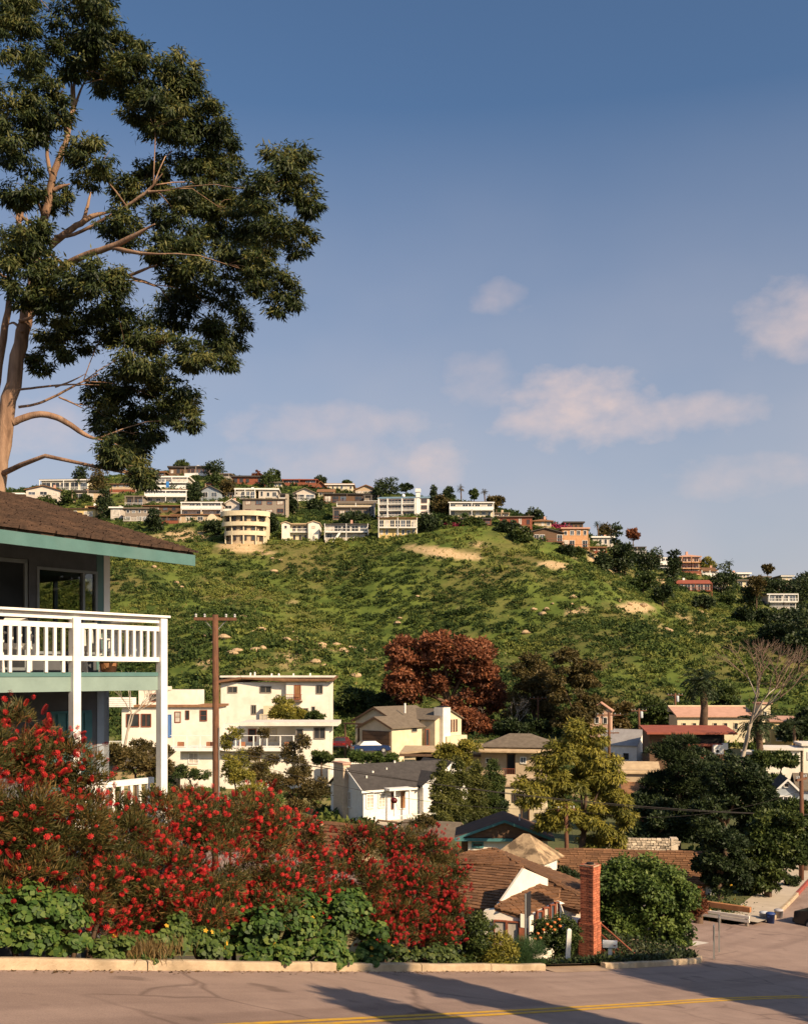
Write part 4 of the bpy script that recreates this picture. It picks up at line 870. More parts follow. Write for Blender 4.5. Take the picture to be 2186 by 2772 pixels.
# white house with charcoal roof
h = H('white_house', 'white weatherboard house with charcoal roof and small porch in the middle of the valley', 'house', 983, 2212, 92, 30)
sid = M('white_siding', (.80, .77, .71), (.72, .68, .61), 2, .7, .1)
h.box('wall', 0, 290, 0, 200, -50, 74, sid); h.gable(0, 300, 0, 200, 74, 58, charcoal, sid, 'x', 7, 3)
h.box('wall', 176, 262, -22, 150, -50, 80, sid); h.gable(176, 262, -22, 150, 80, 30, charcoal, sid, 'y', 7, 3, trim=white)
h.box('wall', 262, 380, 60, 200, -50, 92, sid); h.gable(270, 360, 50, 200, 92, 40, charcoal, sid, 'y', 7, 3, trim=white)
h.box('eave_board', -7, 168, -8.6, -7.2, 66, 72, white); 
MB().slab([(-.006 * 0 - 7 * h.k, -8 * h.k, 66 * h.k), (-7 * h.k, 100 * h.k, (66 + 60) * h.k), (-7 * h.k, 100 * h.k, (73 + 60) * h.k), (-7 * h.k, -8 * h.k, 73 * h.k)], (-.06, 0, 0)).build('barge_board', white, h.o)
for x in (8, 44): h.win(x, 22, 24, 40, frame=white, pane=curtain, nx=2, nz=4)
h.win(112, 14, 20, 52, frame=white, pane=GLASS('brown_pane', (.16, .08, .04)), name='door'); h.win(86, 16, 12, 46, frame=redw, pane=glass, nz=3)
h.box('porch_roof', 62, 136, -34, 0, 70, 76, white); h.box('porch_post', 78, 82, -32, -28, 0, 70, white); h.box('porch_post', 126, 130, -32, -28, 0, 70, white)
h.win(196, 40, 24, 28, y=-22, frame=white, nx=3, nz=2); h.win(70, 16, 34, 46, y=0, face='l', frame=white, pane=curtain, nx=2, nz=2)
c = h.box('chimney', -16, 4, 88, 150, -40, 136, M('cream_brick', (.60, .47, .34), (.50, .38, .27), 4, .9, .3)); h.box('chimney_cap', -19, 7, 85, 153, 136, 141, pinkroof, c)
for (x, y, z, s) in [(60, 60, 108, 5), (30, 40, 98, 4), (110, 70, 114, 3.5), (150, 96, 130, 5)]: h.box('roof_vent', x, x + s, y, y + s, z - 8, z + 9, wroof)
h.box('terrace_wall', 20, 210, -90, -82, -60, -14, sid); h.box('terrace', 20, 210, -82, 0, -20, -14, pale); h.rail((60, -86, -14), (206, -86, -14), 24, 14, white, .05)
fenc = root('picket_fence', 'white picket fence on the slope above the charcoal roof', 'fence', P(893, 2098, 104), R(24))
MB().box(0, 4.2, .0, .04, .25, .33).box(0, 4.2, .0, .04, .8, .88).build('rail', white, fenc)
pm_ = MB().box(-.05, .05, -.03, -.005, 0, 1.1).mesh('picket'); pm_.materials.append(white)
for i in range(21): link('picket', pm_, None, fenc, (.1 + i * .2, 0, .0))
bq = root('kettle_barbecue', 'dark red kettle barbecue on the terrace of the white house', 'barbecue', P(1066, 2192, 88.5))
MB().lathe([(0, .55), (.2, .58), (.29, .72), (.3, .78), (.27, .92), (.15, 1.02), (0, 1.05)], 14).build('kettle', M('maroon_enamel', (.10, .012, .015), (.07, .01, .01), 3, .3), bq, True)
for a in (0, 2.1, 4.2): MB().tube([(.2 * math.cos(a), .2 * math.sin(a), .62), (.34 * math.cos(a), .34 * math.sin(a), 0)], .02, 6).build('leg', dkmetal, bq)
# more houses packed between
h = H('cream_hillside_house', 'cream house with long blank wall below the tan hipped house', 'house', 1366, 2240, 88, -10)
h.box('wall', 0, 110, 0, 110, -30, 112, cream); h.shed(0, 110, 0, 110, 112, 16, gravel, 6, 4); h.win(20, 70, 18, 22, frame=brownw, nx=2); h.win(70, 70, 18, 22, frame=brownw, nx=2); h.win(44, 6, 22, 46, frame=brownw, name='door'); h.box('garden_wall', 104, 180, -30, -24, -30, 40, cream)
h = H('pale_pink_house', 'pale pink house with tiled roof among the trees at the foot of the hill', 'house', 1596, 1985, 146, -14)
h.box('wall', 0, 56, 0, 70, -20, 62, M('pink_stucco', (.58, .38, .28), (.5, .32, .24), 1.2, .9)); h.gable(0, 56, 0, 70, 62, 20, pinkroof, cream, 'y', 5, 3); h.win(12, 26, 12, 18); h.win(34, 26, 12, 18)
h = H('ochre_house', 'ochre house glimpsed under the red brown tree', 'house', 1230, 1978, 166, 6)
h.box('wall', 0, 80, 0, 80, -30, 46, ochre); h.gable(0, 80, 0, 80, 46, 16, shinggr, ochre, 'x', 5, 3); h.win(12, 16, 14, 16); h.win(48, 16, 14, 16)
h = H('grey_shake_house', 'low grey brown roofed house between the white house and the brown gable', 'house', 1080, 2290, 74, -20)
h.box('wall', 0, 150, 0, 120, -40, 30, tan); h.gable(0, 150, 0, 120, 30, 30, shinggr, tan, 'x', 8, 4); h.win(30, 4, 22, 18, frame=white, nx=2); h.win(90, 4, 22, 18, frame=white, nx=2)
h = H('brown_roof_cottage', 'brown roofed cottage between the teal trimmed house and the bamboo', 'house', 1190, 2300, 78, 12)
h.box('wall', 0, 80, 0, 90, -40, 36, cream); h.hip(0, 80, 0, 90, 40, 24, shingle, 7); h.win(16, 6, 18, 18, frame=white); h.win(50, 6, 18, 18, frame=white)
h = H('tan_roof_house', 'tan roofed house behind the dark pine and shade trees', 'house', 1960, 2200, 100, -8)
h.box('wall', 0, 110, 0, 100, -40, 60, tan); h.gable(0, 110, 0, 100, 60, 24, shinggr, tan, 'x', 7, 4); h.win(20, 20, 20, 22, frame=white); h.win(70, 20, 20, 22, frame=white)
# brown gable behind the bottlebrush
h = H('brown_gable_house', 'house with brown shake gable roof rising behind the bottlebrush', 'house', 945, 2330, 58, -38)
h.box('wall', -190, 0, 0, 130, -40, 24, tan); h.gable(-190, 0, 0, 130, 24, 58, shingle, tan, 'x', 14, 4)
h.win(50, 34, 22, 26, y=0, face='r', frame=greyw, pane=curtain, nz=5); v_ = h.box('roof_vent', -150, -140, 40, 50, 62, 82, gravel); k = h.k
kk = [Vector((-204 * k, -14 * k, (24 - 58 / 65 * 14 + 4.2) * k)), Vector((14 * k, -14 * k, (24 - 58 / 65 * 14 + 4.2) * k)), Vector((14 * k, 65 * k, 86.4 * k)), Vector((-204 * k, 65 * k, 86.4 * k))]
shingles(h.o, kk, .24, .36, shingle, th=.035, limit=250, seed=5)
# teal trimmed house
h = H('teal_trim_house', 'white house with dark brown gabled roof and teal barge boards below the bamboo', 'house', 1266, 2330, 60, -4)
h.box('wall', 0, 182, 0, 150, -40, 60, cw); h.box('wall', -18, 0, 20, 150, -40, 60, brownw); h.gable(-26, 222, -6, 160, 64, 46, M('umber_shingle', (.13, .07, .045), (.075, .042, .028), 2.5, .9, .5, 25), brownw, 'y', 10, 4, trim=tealdk)
h.box('fascia', -34, 120, -19, -16.5, 56, 64, tealdk); h.win(10, 36, 32, 15, frame=tealdk); h.box('eave', -34, 230, -16, 12, 58, 63, shingdk); h.win(206, 20, 12, 20, y=0, frame=white)
h.box('wall', 182, 214, 10, 150, -40, 60, cw); h.box('vent_pipe', 138, 142, 40, 44, 104, 122, white)
# tan roof behind the cottage
h = H('rear_cottage', 'small building with sun bleached tan roof painted with tree shade behind the cottage', 'house', 1462, 2408, 46, -30)
roofshade = M('bleached_roof_painted_shade', (.42, .30, .18), (.13, .09, .055), 1.6, .95, .5, 18, c3=(.17, .12, .07), scale3=.9, f3=.8, lo=.40, hi=.54)  # dark mottling paints the pepper tree's shade into the roof colour
h.box('wall', -135, 0, 0, 120, -50, 72, cw); h.hip(-135, 0, 0, 120, 72, 66, roofshade, 16); h.win(40, 24, 16, 34, y=0, face='r', frame=white); h.box('post', 12, 20, 20, 28, -50, 60, cw)
# long shake roof
h = H('long_roof_house', 'long low house with brown shake roof below the stone wall', 'house', 1524, 2436, 53, -8)
h.box('wall', 0, 372, 0, 170, -50, 58, tan); r_ = h.gable(0, 372, 0, 170, 58, 64, shingle, tan, 'x', 12, 4); k = h.k
zz = 58 - 64 / 85 * 12 + 4.3; kk = [Vector((-12 * k, -12 * k, zz * k)), Vector((384 * k, -12 * k, zz * k)), Vector((384 * k, 85 * k, 126.3 * k)), Vector((-12 * k, 85 * k, 126.3 * k))]
shingles(r_, kk, .15, .5, shingle, th=.03, limit=290, seed=9); h.box('vent_pipe', 128, 133, 40, 45, 92, 108, white)
h.win(250, 12, 40, 30, frame=white, nx=3); h.win(320, 12, 24, 30, frame=white, nx=2); h.win(180, 8, 20, 46, frame=white, name='door')
# stone retaining wall, stone by stone
sw_ = root('stone_wall', 'rough pale stone retaining wall above the long shake roof', 'wall', P(1640, 2302, 61), R(-6))
MB().box(0, 4.05, .06, .5, -1.2, .66).build('mortar_core', mortar, sw_)
smes = []
for i in range(6):
    V0 = []; rr = random.Random(i); mb = MB().box(-.5, .5, -.09, .10, -.5, .5); mb.v = [(x * rr.uniform(.75, 1.05), y * rr.uniform(.6, 1.3), z_ * rr.uniform(.72, 1.06)) for x, y, z_ in mb.v]
    m_ = mb.mesh('stone'); m_.materials.append(stonem); smes.append(m_)
z_ = -.85; row = 0
while z_ < .66:
    hh_ = random.uniform(.12, .19); x_ = -random.uniform(0, .1)
    while x_ < 4.05:
        w_ = random.uniform(.15, .33)
        o = link('stone', random.choice(smes), None, sw_, (x_ + w_ / 2, random.uniform(-.01, .04), z_ + hh_ / 2)); o.scale = (w_ * .96, 1, hh_ * .95); o.rotation_euler = (random.uniform(-.1, .1), random.uniform(-.12, .12), random.uniform(-.1, .1)); x_ += w_
    z_ += hh_
MB().box(3.72, 4.12, -.1, .52, -1.2, .78).build('end_pier', stonem, sw_)
h = H('dark_timber_house', 'tall dark timber house in deep shade behind the pine', 'house', 1690, 2300, 78, -8)
h.box('wall', 0, 190, 0, 150, -20, 158, brownw); h.shed(0, 190, -20, 60, 158, 30, shingle, 10, 4); h.box('wall', -8, 90, 30, 150, 150, 214, tan); h.gable(-8, 90, 30, 150, 206, 22, gravel, tan, 'x', 8, 4)
for x in (20, 80, 140): h.win(x, 90, 34, 44, frame=brownw, nx=2)
h.box('balcony', -6, 196, -30, 0, 70, 75, redw); h.rail((-6, -30, 75), (196, -30, 75), 32, 22, redw); h.box('post', -6, 0, -30, -24, -20, 158, redw); h.box('post', 90, 96, -30, -24, -20, 158, redw); h.box('post', 190, 196, -30, -24, -20, 158, redw)
for x in (30, 110): h.win(x, 10, 40, 46, frame=redw, nx=2)
h = H('grey_roof_building', 'white building with two pale grey pitched roofs behind the pine', 'building', 1722, 2090, 122, -34)
h.box('wall', -110, 0, 0, 150, -30, 72, white); h.gable(-110, 0, 0, 80, 72, 34, greyroof, white, 'x', 4, 3); h.gable(-110, 0, 80, 150, 72, 34, greyroof, white, 'x', 4, 3)
h.win(-80, 30, 20, 22); h.win(-40, 30, 20, 22); h.win(50, 30, 20, 22, y=0, face='r'); h.box('wall', 0, 70, 40, 150, -30, 44, white); h.box('roof', -2, 76, 36, 150, 44, 49, wroof)
h = H('red_roof_house', 'wide dark house with long low red roof left of the bare tree', 'house', 1760, 2070, 116, -4)
h.box('wall', 0, 200, 20, 140, -20, 86, brownw); h.shed(0, 215, 0, 110, 84, 11, redroof, 12, 5); h.box('lower_roof', 96, 200, -20, 40, 52, 58, redroof); h.box('wall', 110, 190, 0, 60, 58, 84, black)
h.box('red_wall', 96, 170, -24, 20, -20, 28, redroof); bx_ = h.box('white_box', 160, 186, -32, -10, 32, 56, white); h.box('white_box', 186, 198, -30, -8, 44, 60, white)
for x in (16, 60): h.win(x, 28, 30, 36, y=20, frame=redw, nx=2)
h.win(112, 34, 26, 18, y=-1, frame=redw, nx=2); MB().lathe([(0, 0), (.17, 0), (.17, -.03)], 12).build('dish', dkmetal, h.o, loc=(170 * h.k, -33 * h.k, 40 * h.k)).rotation_euler = (R(90), 0, 0)
h = H('pink_roof_building', 'long cream building with pale pink tiled roof at the foot of the hill', 'building', 1832, 1990, 142, 0)
h.box('wall', 0, 205, 0, 90, -20, 52, cream); h.shed(0, 205, -4, 80, 50, 22, pinkroof, 5, 4); h.box('parapet', -5, 210, 78, 86, 60, 78, cream)
for x in range(12, 190, 28): h.win(x, 14, 12, 20, frame=cream)
h.box('wall', 228, 252, 0, 60, -20, 84, cream); h.box('tower_roof', 224, 256, -4, 64, 84, 88, pinkroof); h.win(234, 50, 8, 14)
h = H('yellow_house', 'yellow stucco house with terracotta roof edge at far right of the valley', 'house', 2086, 2010, 130, -10)
h.box('wall', 0, 70, 0, 100, -20, 56, ochre); h.shed(0, 70, 0, 100, 56, 8, pinkroof, 5, 4); h.win(44, 34, 9, 14); h.win(12, 4, 40, 8); h.win(14, 34, 9, 14)
h = H('white_flat_building', 'low white flat roofed building at far right under the palm', 'building', 2070, 2090, 112, -10)
h.box('wall', 0, 90, 0, 110, -20, 60, wstucco); h.box('roof', -6, 96, -8, 110, 60, 66, wroof); h.box('wall', -40, 30, 24, 110, -20, 46, redw); h.box('roof', -50, 36, 14, 110, 46, 52, wroof); h.win(30, 18, 44, 14, frame=white, nx=4); h.win(-30, 14, 40, 20, y=24, nx=3)
h.box('wall', 100, 180, 10, 110, -20, 72, wstucco); h.box('roof', 94, 186, 4, 116, 72, 78, wroof); h.win(110, 34, 16, 22, y=10); h.win(140, 34, 16, 22, y=10)
h = H('pale_blue_house', 'pale blue gabled cottage with dark roof in the shade at right', 'house', 2098, 2235, 74, -12)
lbl = M('pale_blue_siding', (.42, .46, .50), (.34, .38, .42), 3, .8)
h.box('wall', 0, 60, 0, 120, -60, 96, lbl); h.gable(0, 60, 0, 120, 96, 30, charcoal, lbl, 'y', 8, 4, trim=white); h.box('wall', 60, 180, 10, 120, -60, 100, lbl); h.gable(60, 190, 10, 120, 100, 34, shinggr, lbl, 'x', 8, 4)
h.win(8, 56, 34, 26, frame=white, nx=3); h.win(90, 60, 26, 26, y=10, frame=white, nx=2); h.win(20, 104, 14, 12, frame=white)
h = H('garden_shed', 'small white gabled shed in the shade behind the timber barrier', 'shed', 1908, 2440, 52, -40)
h.box('wall', 0, 24, 0, 30, -30, 40, white); h.gable(0, 24, 0, 30, 40, 14, shingle, white, 'y', 4, 3); h.win(6, 12, 10, 14)

# ------------------------------------------------------------------ hill houses
def hill_house(i, spec, Y):
    lab, u0, u1, vt, vb, wl_, rf, kind, n, nw, bal, rot = spec
    gabled = kind in ('gable', 'gablef', 'hip')
    h = H('hill_house', lab, 'house', u0 + 3, vb, Y, rot, 'houses on the hill'); Wd = u1 - u0 - 6; D = min(max(70, Wd * .7), 130); Hh = vb - vt
    rh = {'flat': 3.5, 'gable': 9, 'gablef': 12, 'hip': 8, 'shed': 6}[kind]; st_ = (Hh - rh) / n; wm = WMAT[wl_]; rm = RMAT[rf]; rr = random.Random(i); wm = hwhite if wl_ == W_ else wm
    h.box('wall', 0, Wd, 0, D, -22, Hh - rh, wm)
    if kind == 'flat': h.flat(0, Wd, 0, D, Hh - rh, rh, rm, 4.5); h.box('fascia', -4.6, Wd + 4.6, -5, -4.55, Hh - rh - .5, Hh - rh + 2, white if wl_ in (W_, C_) else rm)
    elif kind == 'gable': h.gable(0, Wd, 0, D * .7, Hh - rh, rh, rm, wm, 'x', 4, 2)
    elif kind == 'gablef': h.gable(0, Wd, 0, D, Hh - rh, rh, rm, wm, 'y', 5, 2)
    elif kind == 'hip': h.hip(0, Wd, 0, D, Hh - rh, rh, rm, 6)
    else: h.shed(0, Wd, 0, D * .8, Hh - rh, rh, rm, 5, 2.5)
    fr = white if wl_ in (W_, C_, O_, T_, 'bluegrey') else rr.choice([redw, brownw, white])
    for s_ in range(n):
        cell = Wd / nw; big = s_ in bal
        for j in range(nw):
            if rr.random() < .08: continue
            w_ = cell * (rr.uniform(.8, .96) if big else rr.uniform(.42, .68)); hh = st_ * (.72 if big else rr.uniform(.42, .55)); z0 = s_ * st_ + (st_ * .10 if big else st_ * .34)
            h.win(cell * j + (cell - w_) / 2, z0, w_, hh, frame=fr, pane=rr.choice([glass, glass, glass, glassb, curtain]), nx=2 if w_ > 9 else 1)
        if big:
            z0 = s_ * st_; h.box('balcony', -2, Wd + 2, -13, -.3, z0 - 1.6, z0 + .4, white if wl_ in (W_, C_, O_) else wm)
            h.rail((-2, -13, z0 + .4), (Wd + 2, -13, z0 + .4), 8.5, 0 if rr.random() < .5 else int(Wd / 3.5), white if wl_ in (W_, C_, O_, G_) else redw, .09, solid=rr.random() < .35, bb=.07)
            for j in range(3): x = -1 + (Wd + 1) * j / 2; h.box('post', x, x + 1.6, -13, -11.4, z0 - st_ if s_ else z0 - 16, z0 + st_ if (s_ < n - 1 or kind != 'gablef') else z0, white if wl_ in (W_, C_, O_) else wm)
    if rr.random() < .4: x = Wd * rr.uniform(.2, .8); h.box('chimney', x, x + 6, D * .4, D * .4 + 6, Hh - rh, Hh + 8, rr.choice([wm, white, pinkroof]))
    return h
for i, (sp, Y) in enumerate(zip(HH, HILLY)):
    h = hill_house(i, sp, Y)
    if 'blue panel' in sp[0]: h.box('blue_panel', 26, 34, -14, -13.2, 2, 18, M('bright_blue', (.05, .22, .55), (.04, .18, .48), 3, .5))
    if 'stone chimney' in sp[0]: h.box('stone_chimney', 116, 124, -4, 10, -24, 58, stonem)
    if 'on pillars' in sp[0]:
        for x in (2, 22, 44): h.box('pillar', x, x + 5, -4, 2, -34, 0, pale)
    if 'stone pillar' in sp[0]: h.box('stone_pillar', 14, 24, -10, 4, -44, 0, stonem)
    if 'scrub edge' in sp[0]:
        k = h.k; MB().hexa([(20 * k, -12 * k, -14 * k), (42 * k, -12 * k, 18 * k), (42 * k, -5 * k, 18 * k), (20 * k, -5 * k, -14 * k)], [(20 * k, -12 * k, -4 * k), (42 * k, -12 * k, 28 * k), (42 * k, -5 * k, 28 * k), (20 * k, -5 * k, -4 * k)]).build('stair', white, h.o)
    if 'arched end' in sp[0]:
        k = h.k; MB().slab([((110 + 14 * math.cos(a)) * k, -6 * k, (6 + 18 * math.sin(a)) * k) for a in np.linspace(0, math.pi, 12)] , (0, 6.2 * k, 0)).build('arched_bay', cream, h.o)
# round house
h = H('round_house', 'cream house with three curved wrap around balconies at the scrub edge', 'house', 664, 1470, EXY['round'], 0, 'houses on the hill'); k = h.k
def arcslab(name, r, z0, z1, mat, inner=0, parent=None, a0=-.05, a1=math.pi + .05, sy=.55):
    mb = MB(); n = 22; o_ = []; i_ = []
    for j in range(n + 1):
        a = a0 + (a1 - a0) * j / n; o_.append((-r * math.cos(a) * k, -r * sy * math.sin(a) * k, 0)); i_.append((-inner * math.cos(a) * k, -inner * sy * math.sin(a) * k, 0))
    for j in range(n):
        Z = lambda p, z: (p[0], p[1], z * k)
        if inner: mb.hexa([Z(o_[j], z0), Z(o_[j + 1], z0), Z(i_[j + 1], z0), Z(i_[j], z0)], [Z(o_[j], z1), Z(o_[j + 1], z1), Z(i_[j + 1], z1), Z(i_[j], z1)])
    if not inner: mb.slab([(p[0], p[1], z0 * k) for p in o_], (0, 0, (z1 - z0) * k))
    return mb.build(name, mat, parent or h.o)
h.box('wall', -56, 56, 2, 80, -24, 76, cream); arcslab('core_wall', 48, -20, 74, tan); arcslab('roof', 66, 74, 76.5, wroof); arcslab('roof_band', 67, 70, 83, cream, 64.5)
arcslab('balcony', 63, 44, 46, cream); arcslab('parapet', 63.5, 43, 54, cream, 62); arcslab('balcony', 56, 20, 22, cream); arcslab('parapet', 56.5, 18, 30, cream, 55); arcslab('base', 44, -24, 3, stonem)
for zz_, r_, h_ in ((56, 49, 13), (31, 49, 10), (4, 49, 13)):
    for a in np.linspace(.35, math.pi - .35, 5):
        x, y = -r_ * math.cos(a), -r_ * .55 * math.sin(a); w_ = 17; o = h.win(x, zz_, w_, h_, y=y, frame=brownw, nx=2); tx, ty = math.sin(a), -.55 * math.cos(a); o.rotation_euler = (0, 0, math.atan2(ty, tx)); o.location -= Vector((tx, ty, 0)).normalized() * w_ * k / 2 - Vector((0, -.06, 0))
for a in np.linspace(.3, math.pi - .3, 5):
    x, y = -60 * math.cos(a), -60 * .55 * math.sin(a); h.box('column', x - 1.4, x + 1.4, y - 1.4, y + 1.4, 54, 70, cream); x *= .9; y *= .9; h.box('column', x - 1.4, x + 1.4, y - 1.4, y + 1.4, 30, 44, cream); h.box('column', x - 1.6, x + 1.6, y - 1.6, y + 1.6, -20, 18, cream)
# twin tower house
h = H('hill_house', 'white house with two end towers joined by a railed gallery', 'house', 763, 1462, EXY['towers'], 0, 'houses on the hill')
h.box('wall', 0, 22, -6, 60, -14, 44, wstucco); h.box('wall', 72, 102, -12, 60, -24, 44, wstucco); h.box('wall', 22, 72, 6, 60, -20, 42, cream); h.gable(0, 22, -6, 60, 44, 4, gravel, wstucco, 'y', 3, 2); h.gable(72, 102, -12, 60, 44, 5, gravel, wstucco, 'y', 3, 2); h.box('roof', 20, 74, -4, 60, 42, 45, gravel)
h.box('gallery', 22, 72, -5, 6, 20, 22, white); h.rail((22, -5, 22), (72, -5, 22), 9, 14, white, .09, bb=.06)
for x in (28, 42, 58): h.win(x, 24, 9, 14, y=6, frame=brownw)
for x in (30, 46, 60): h.win(x, 2, 6, 12, y=6, frame=brownw)
h.win(7, 30, 8, 9, y=-6); h.win(82, 30, 9, 7, y=-12, frame=cream, pane=curtain); h.win(84, 2, 9, 6, y=-12, frame=cream, pane=curtain)
# white apartment block with blue roof
h = H('apartment_block', 'large white apartment block with balconies and blue roof on the hill', 'building', 1024, 1400, EXY['apartment'], -5, 'houses on the hill')
h.box('wall', 0, 136, 0, 80, -20, 50, wstucco); k = h.k; h.shed(0, 136, 0, 60, 50, 12, blueroof, 3, 2.5)
h.box('chimney', 102, 112, -3, 8, -10, 66, white); h.box('chimney_head', 100, 114, -5, 10, 66, 75, white); MB().lathe([(0, 0), (4.4 * k, 1.5 * k), (4.8 * k, 4.5 * k), (3 * k, 8.5 * k), (0, 9.5 * k)], 12, (66 * k, 20 * k, 56 * k)).build('roof_dome', white, h.o, True)
for s_, z0 in enumerate((2, 19, 36)):
    for x, w_, n_ in ((3, 20, 2), (27, 34, 4), (66, 30, 3)):
        h.win(x, z0, w_, 11.5, frame=M('pinkish_frame', (.50, .33, .28), (.4, .26, .22), 3, .7), nx=n_)
        if s_ < 3: h.box('balcony', x - 2, x + w_ + 2, -7, -.3, z0 - 3, z0 - 1.6, white); h.rail((x - 2, -7, z0 - 1.6), (x + w_ + 2, -7, z0 - 1.6), 5.5, 10, white, .08, bb=.08)
    h.win(115, z0, 17, 12, frame=M('pinkish_frame', (.5, .33, .28)), nx=3)
for x in (0, 24, 63, 98): h.box('pier', x, x + 2.2, -8, -.2, -10, 49, white)
h.box('wall', 118, 150, -6, 20, -22, 8, wstucco); h.win(136, -8, 8, 8, y=-6)

# ------------------------------------------------------------------ cars
def car(label, u, v, Y, rot, col):
    o = root('parked_car', label, 'car', P(u, v, Y), R(rot)); m = M('car_paint_' + col[0], col[1], tuple(x * .8 for x in col[1]), 2, .25, spec=.6)
    pr_ = [(-2.1, .32), (-2.15, .62), (-1.95, .82), (-1.05, .90), (1.55, .92), (2.1, .82), (2.15, .45), (2.05, .3)]
    MB().slab([(x, -.84, z) for x, z in pr_], (0, 1.68, 0)).build('body', m, o)
    MB().hexa([(-1.15, -.78, .9), (1.5, -.78, .9), (1.5, .78, .9), (-1.15, .78, .9)], [(-.45, -.6, 1.38), (.95, -.6, 1.38), (.95, .6, 1.38), (-.45, .6, 1.38)]).build('cabin', m, o)
    g = glass
    MB().slab([(-.95, -.765, .95), (.25, -.765, .95), (.25, -.625, 1.33), (-.42, -.625, 1.33)], (0, -.012, 0)).build('window', g, o); MB().slab([(.32, -.765, .95), (1.3, -.765, .95), (.9, -.625, 1.33), (.32, -.625, 1.33)], (0, -.012, 0)).build('window', g, o)
    MB().slab([(-1.10, -.70, .95), (-1.10, .70, .95), (-.52, .56, 1.35), (-.52, -.56, 1.35)], (-.015, 0, .01)).build('windscreen', g, o); MB().slab([(1.44, -.70, .95), (1.44, .70, .95), (1.02, .56, 1.35), (1.02, -.56, 1.35)], (.015, 0, .01)).build('rear_window', g, o)
    for x in (-1.3, 1.3):
        for y in (-.80, .80):
            w = MB().lathe([(0, -.1), (.3, -.1), (.32, -.06), (.32, .06), (.3, .1), (0, .1)], 16).build('wheel', M('tyre', (.02, .02, .02), (.015, .015, .015), 4, .8), o, loc=(x, y, .32)); w.rotation_euler = (R(90), 0, 0)
            q = MB().lathe([(0, .112), (.19, .112), (.2, .1), (0, .09)], 12).lathe([(0, -.112), (.19, -.112), (.2, -.1), (0, -.09)], 12).build('hubcap', metal, w)
    for y in (-.6, .6): MB().box(-2.16, -2.08, y - .16, y + .16, .6, .74).build('headlight', M('lamp_lens', (.7, .7, .66), (.6, .6, .6), 3, .2), o); MB().box(2.08, 2.17, y - .16, y + .16, .62, .76).build('tail_light', M('red_lens', (.35, .02, .02), (.3, .02, .02), 3, .2), o)
    MB().box(-2.22, -2.12, -.8, .8, .32, .48).build('bumper', dkmetal, o); MB().box(2.12, 2.22, -.8, .8, .32, .48).build('bumper', dkmetal, o); return o
car('dark blue car parked in front of the brown garage door', 1002, 2038, 118, 198, ('blue', (.012, .03, .10)))
car('dark red car parked under the trellis left of the garage', 926, 2026, 124, 262, ('red', (.14, .018, .018)))
car('dark car at the right edge of the photo on the far street', 2300, 2535, 44, 128, ('black', (.012, .012, .014)))

# ------------------------------------------------------------------ street furniture
def stand(u, Y, off=0): p = P(u, 2000, Y); return Vector((p.x, p.y, gz(p.x, p.y) + off))
mbx = root('mailbox', 'white mailbox on a white wooden post beside the brick chimney', 'mailbox', P(1650, 2612, 32), R(-10)); sp_ = mbx.location
mpv = M('mailbox_white', (.80, .76, .70), (.70, .66, .6), 3, .6)
MB().box(-.06, .06, -.06, .06, -.5, .55).build('post', mpv, mbx); MB().slab([(-.22, -.1, .55), (-.22, .1, .55), (-.22, .1, .68), (-.22, .07, .745), (-.22, 0, .765), (-.22, -.07, .745), (-.22, -.1, .68)], (.44, 0, 0)).build('box', mpv, mbx); MB().box(-.228, -.222, -.09, .09, .56, .72).build('door', mpv, mbx); MB().box(.1, .18, -.115, -.104, .62, .64).build('flag', redroof, mbx)
wp = root('white_post', 'leaning white wooden post at the driveway edge', 'post', P(1535, 2606, 31.5), 0); wp.rotation_euler = (0, R(3), 0)
MB().box(-.065, .065, -.065, .065, -.5, 1.0).build('shaft', mpv, wp); MB().hexa([(-.065, -.065, 1), (.065, -.065, 1), (.065, .065, 1), (-.065, .065, 1)], [(-.03, -.03, 1.04), (.03, -.03, 1.04), (.03, .03, 1.04), (-.03, .03, 1.04)]).build('cap', mpv, wp)
sg = root('street_sign', 'street sign seen edge on in front of the cottage', 'sign', P(1421, 2560, 27.5), R(-24))
MB().tube([(0, 0, -1.0), (0, 0, 1.38)], .026, 8).build('pole', metal, sg); MB().hexa([(-.018, -.01, .72), (.018, -.01, .72), (.018, .45, .72), (-.018, .45, .72)], [(-.018, -.01, 1.36), (.018, -.01, 1.36), (.018, .45, 1.36), (-.018, .45, 1.36)]).build('sign_plate', dkmetal, sg)
for lab, u, v0, v1, Y in (('front one of two thin pale sign posts on the corner island', 1931, 2612, 2505, 34.5), ('rear one of two thin pale sign posts on the corner island', 1945, 2592, 2480, 36.5)):
    o = root('sign_post', lab, 'sign post', P(u, v0, Y), R(-16), 'sign posts on the corner'); hh_ = (v0 - v1) / F * Y
    MB().box(-.03, .03, -.02, .02, -.5, hh_).build('post', metal, o); MB().box(-.012, .012, -.26, .26, hh_ - .5, hh_).build('sign_plate', metal, o)
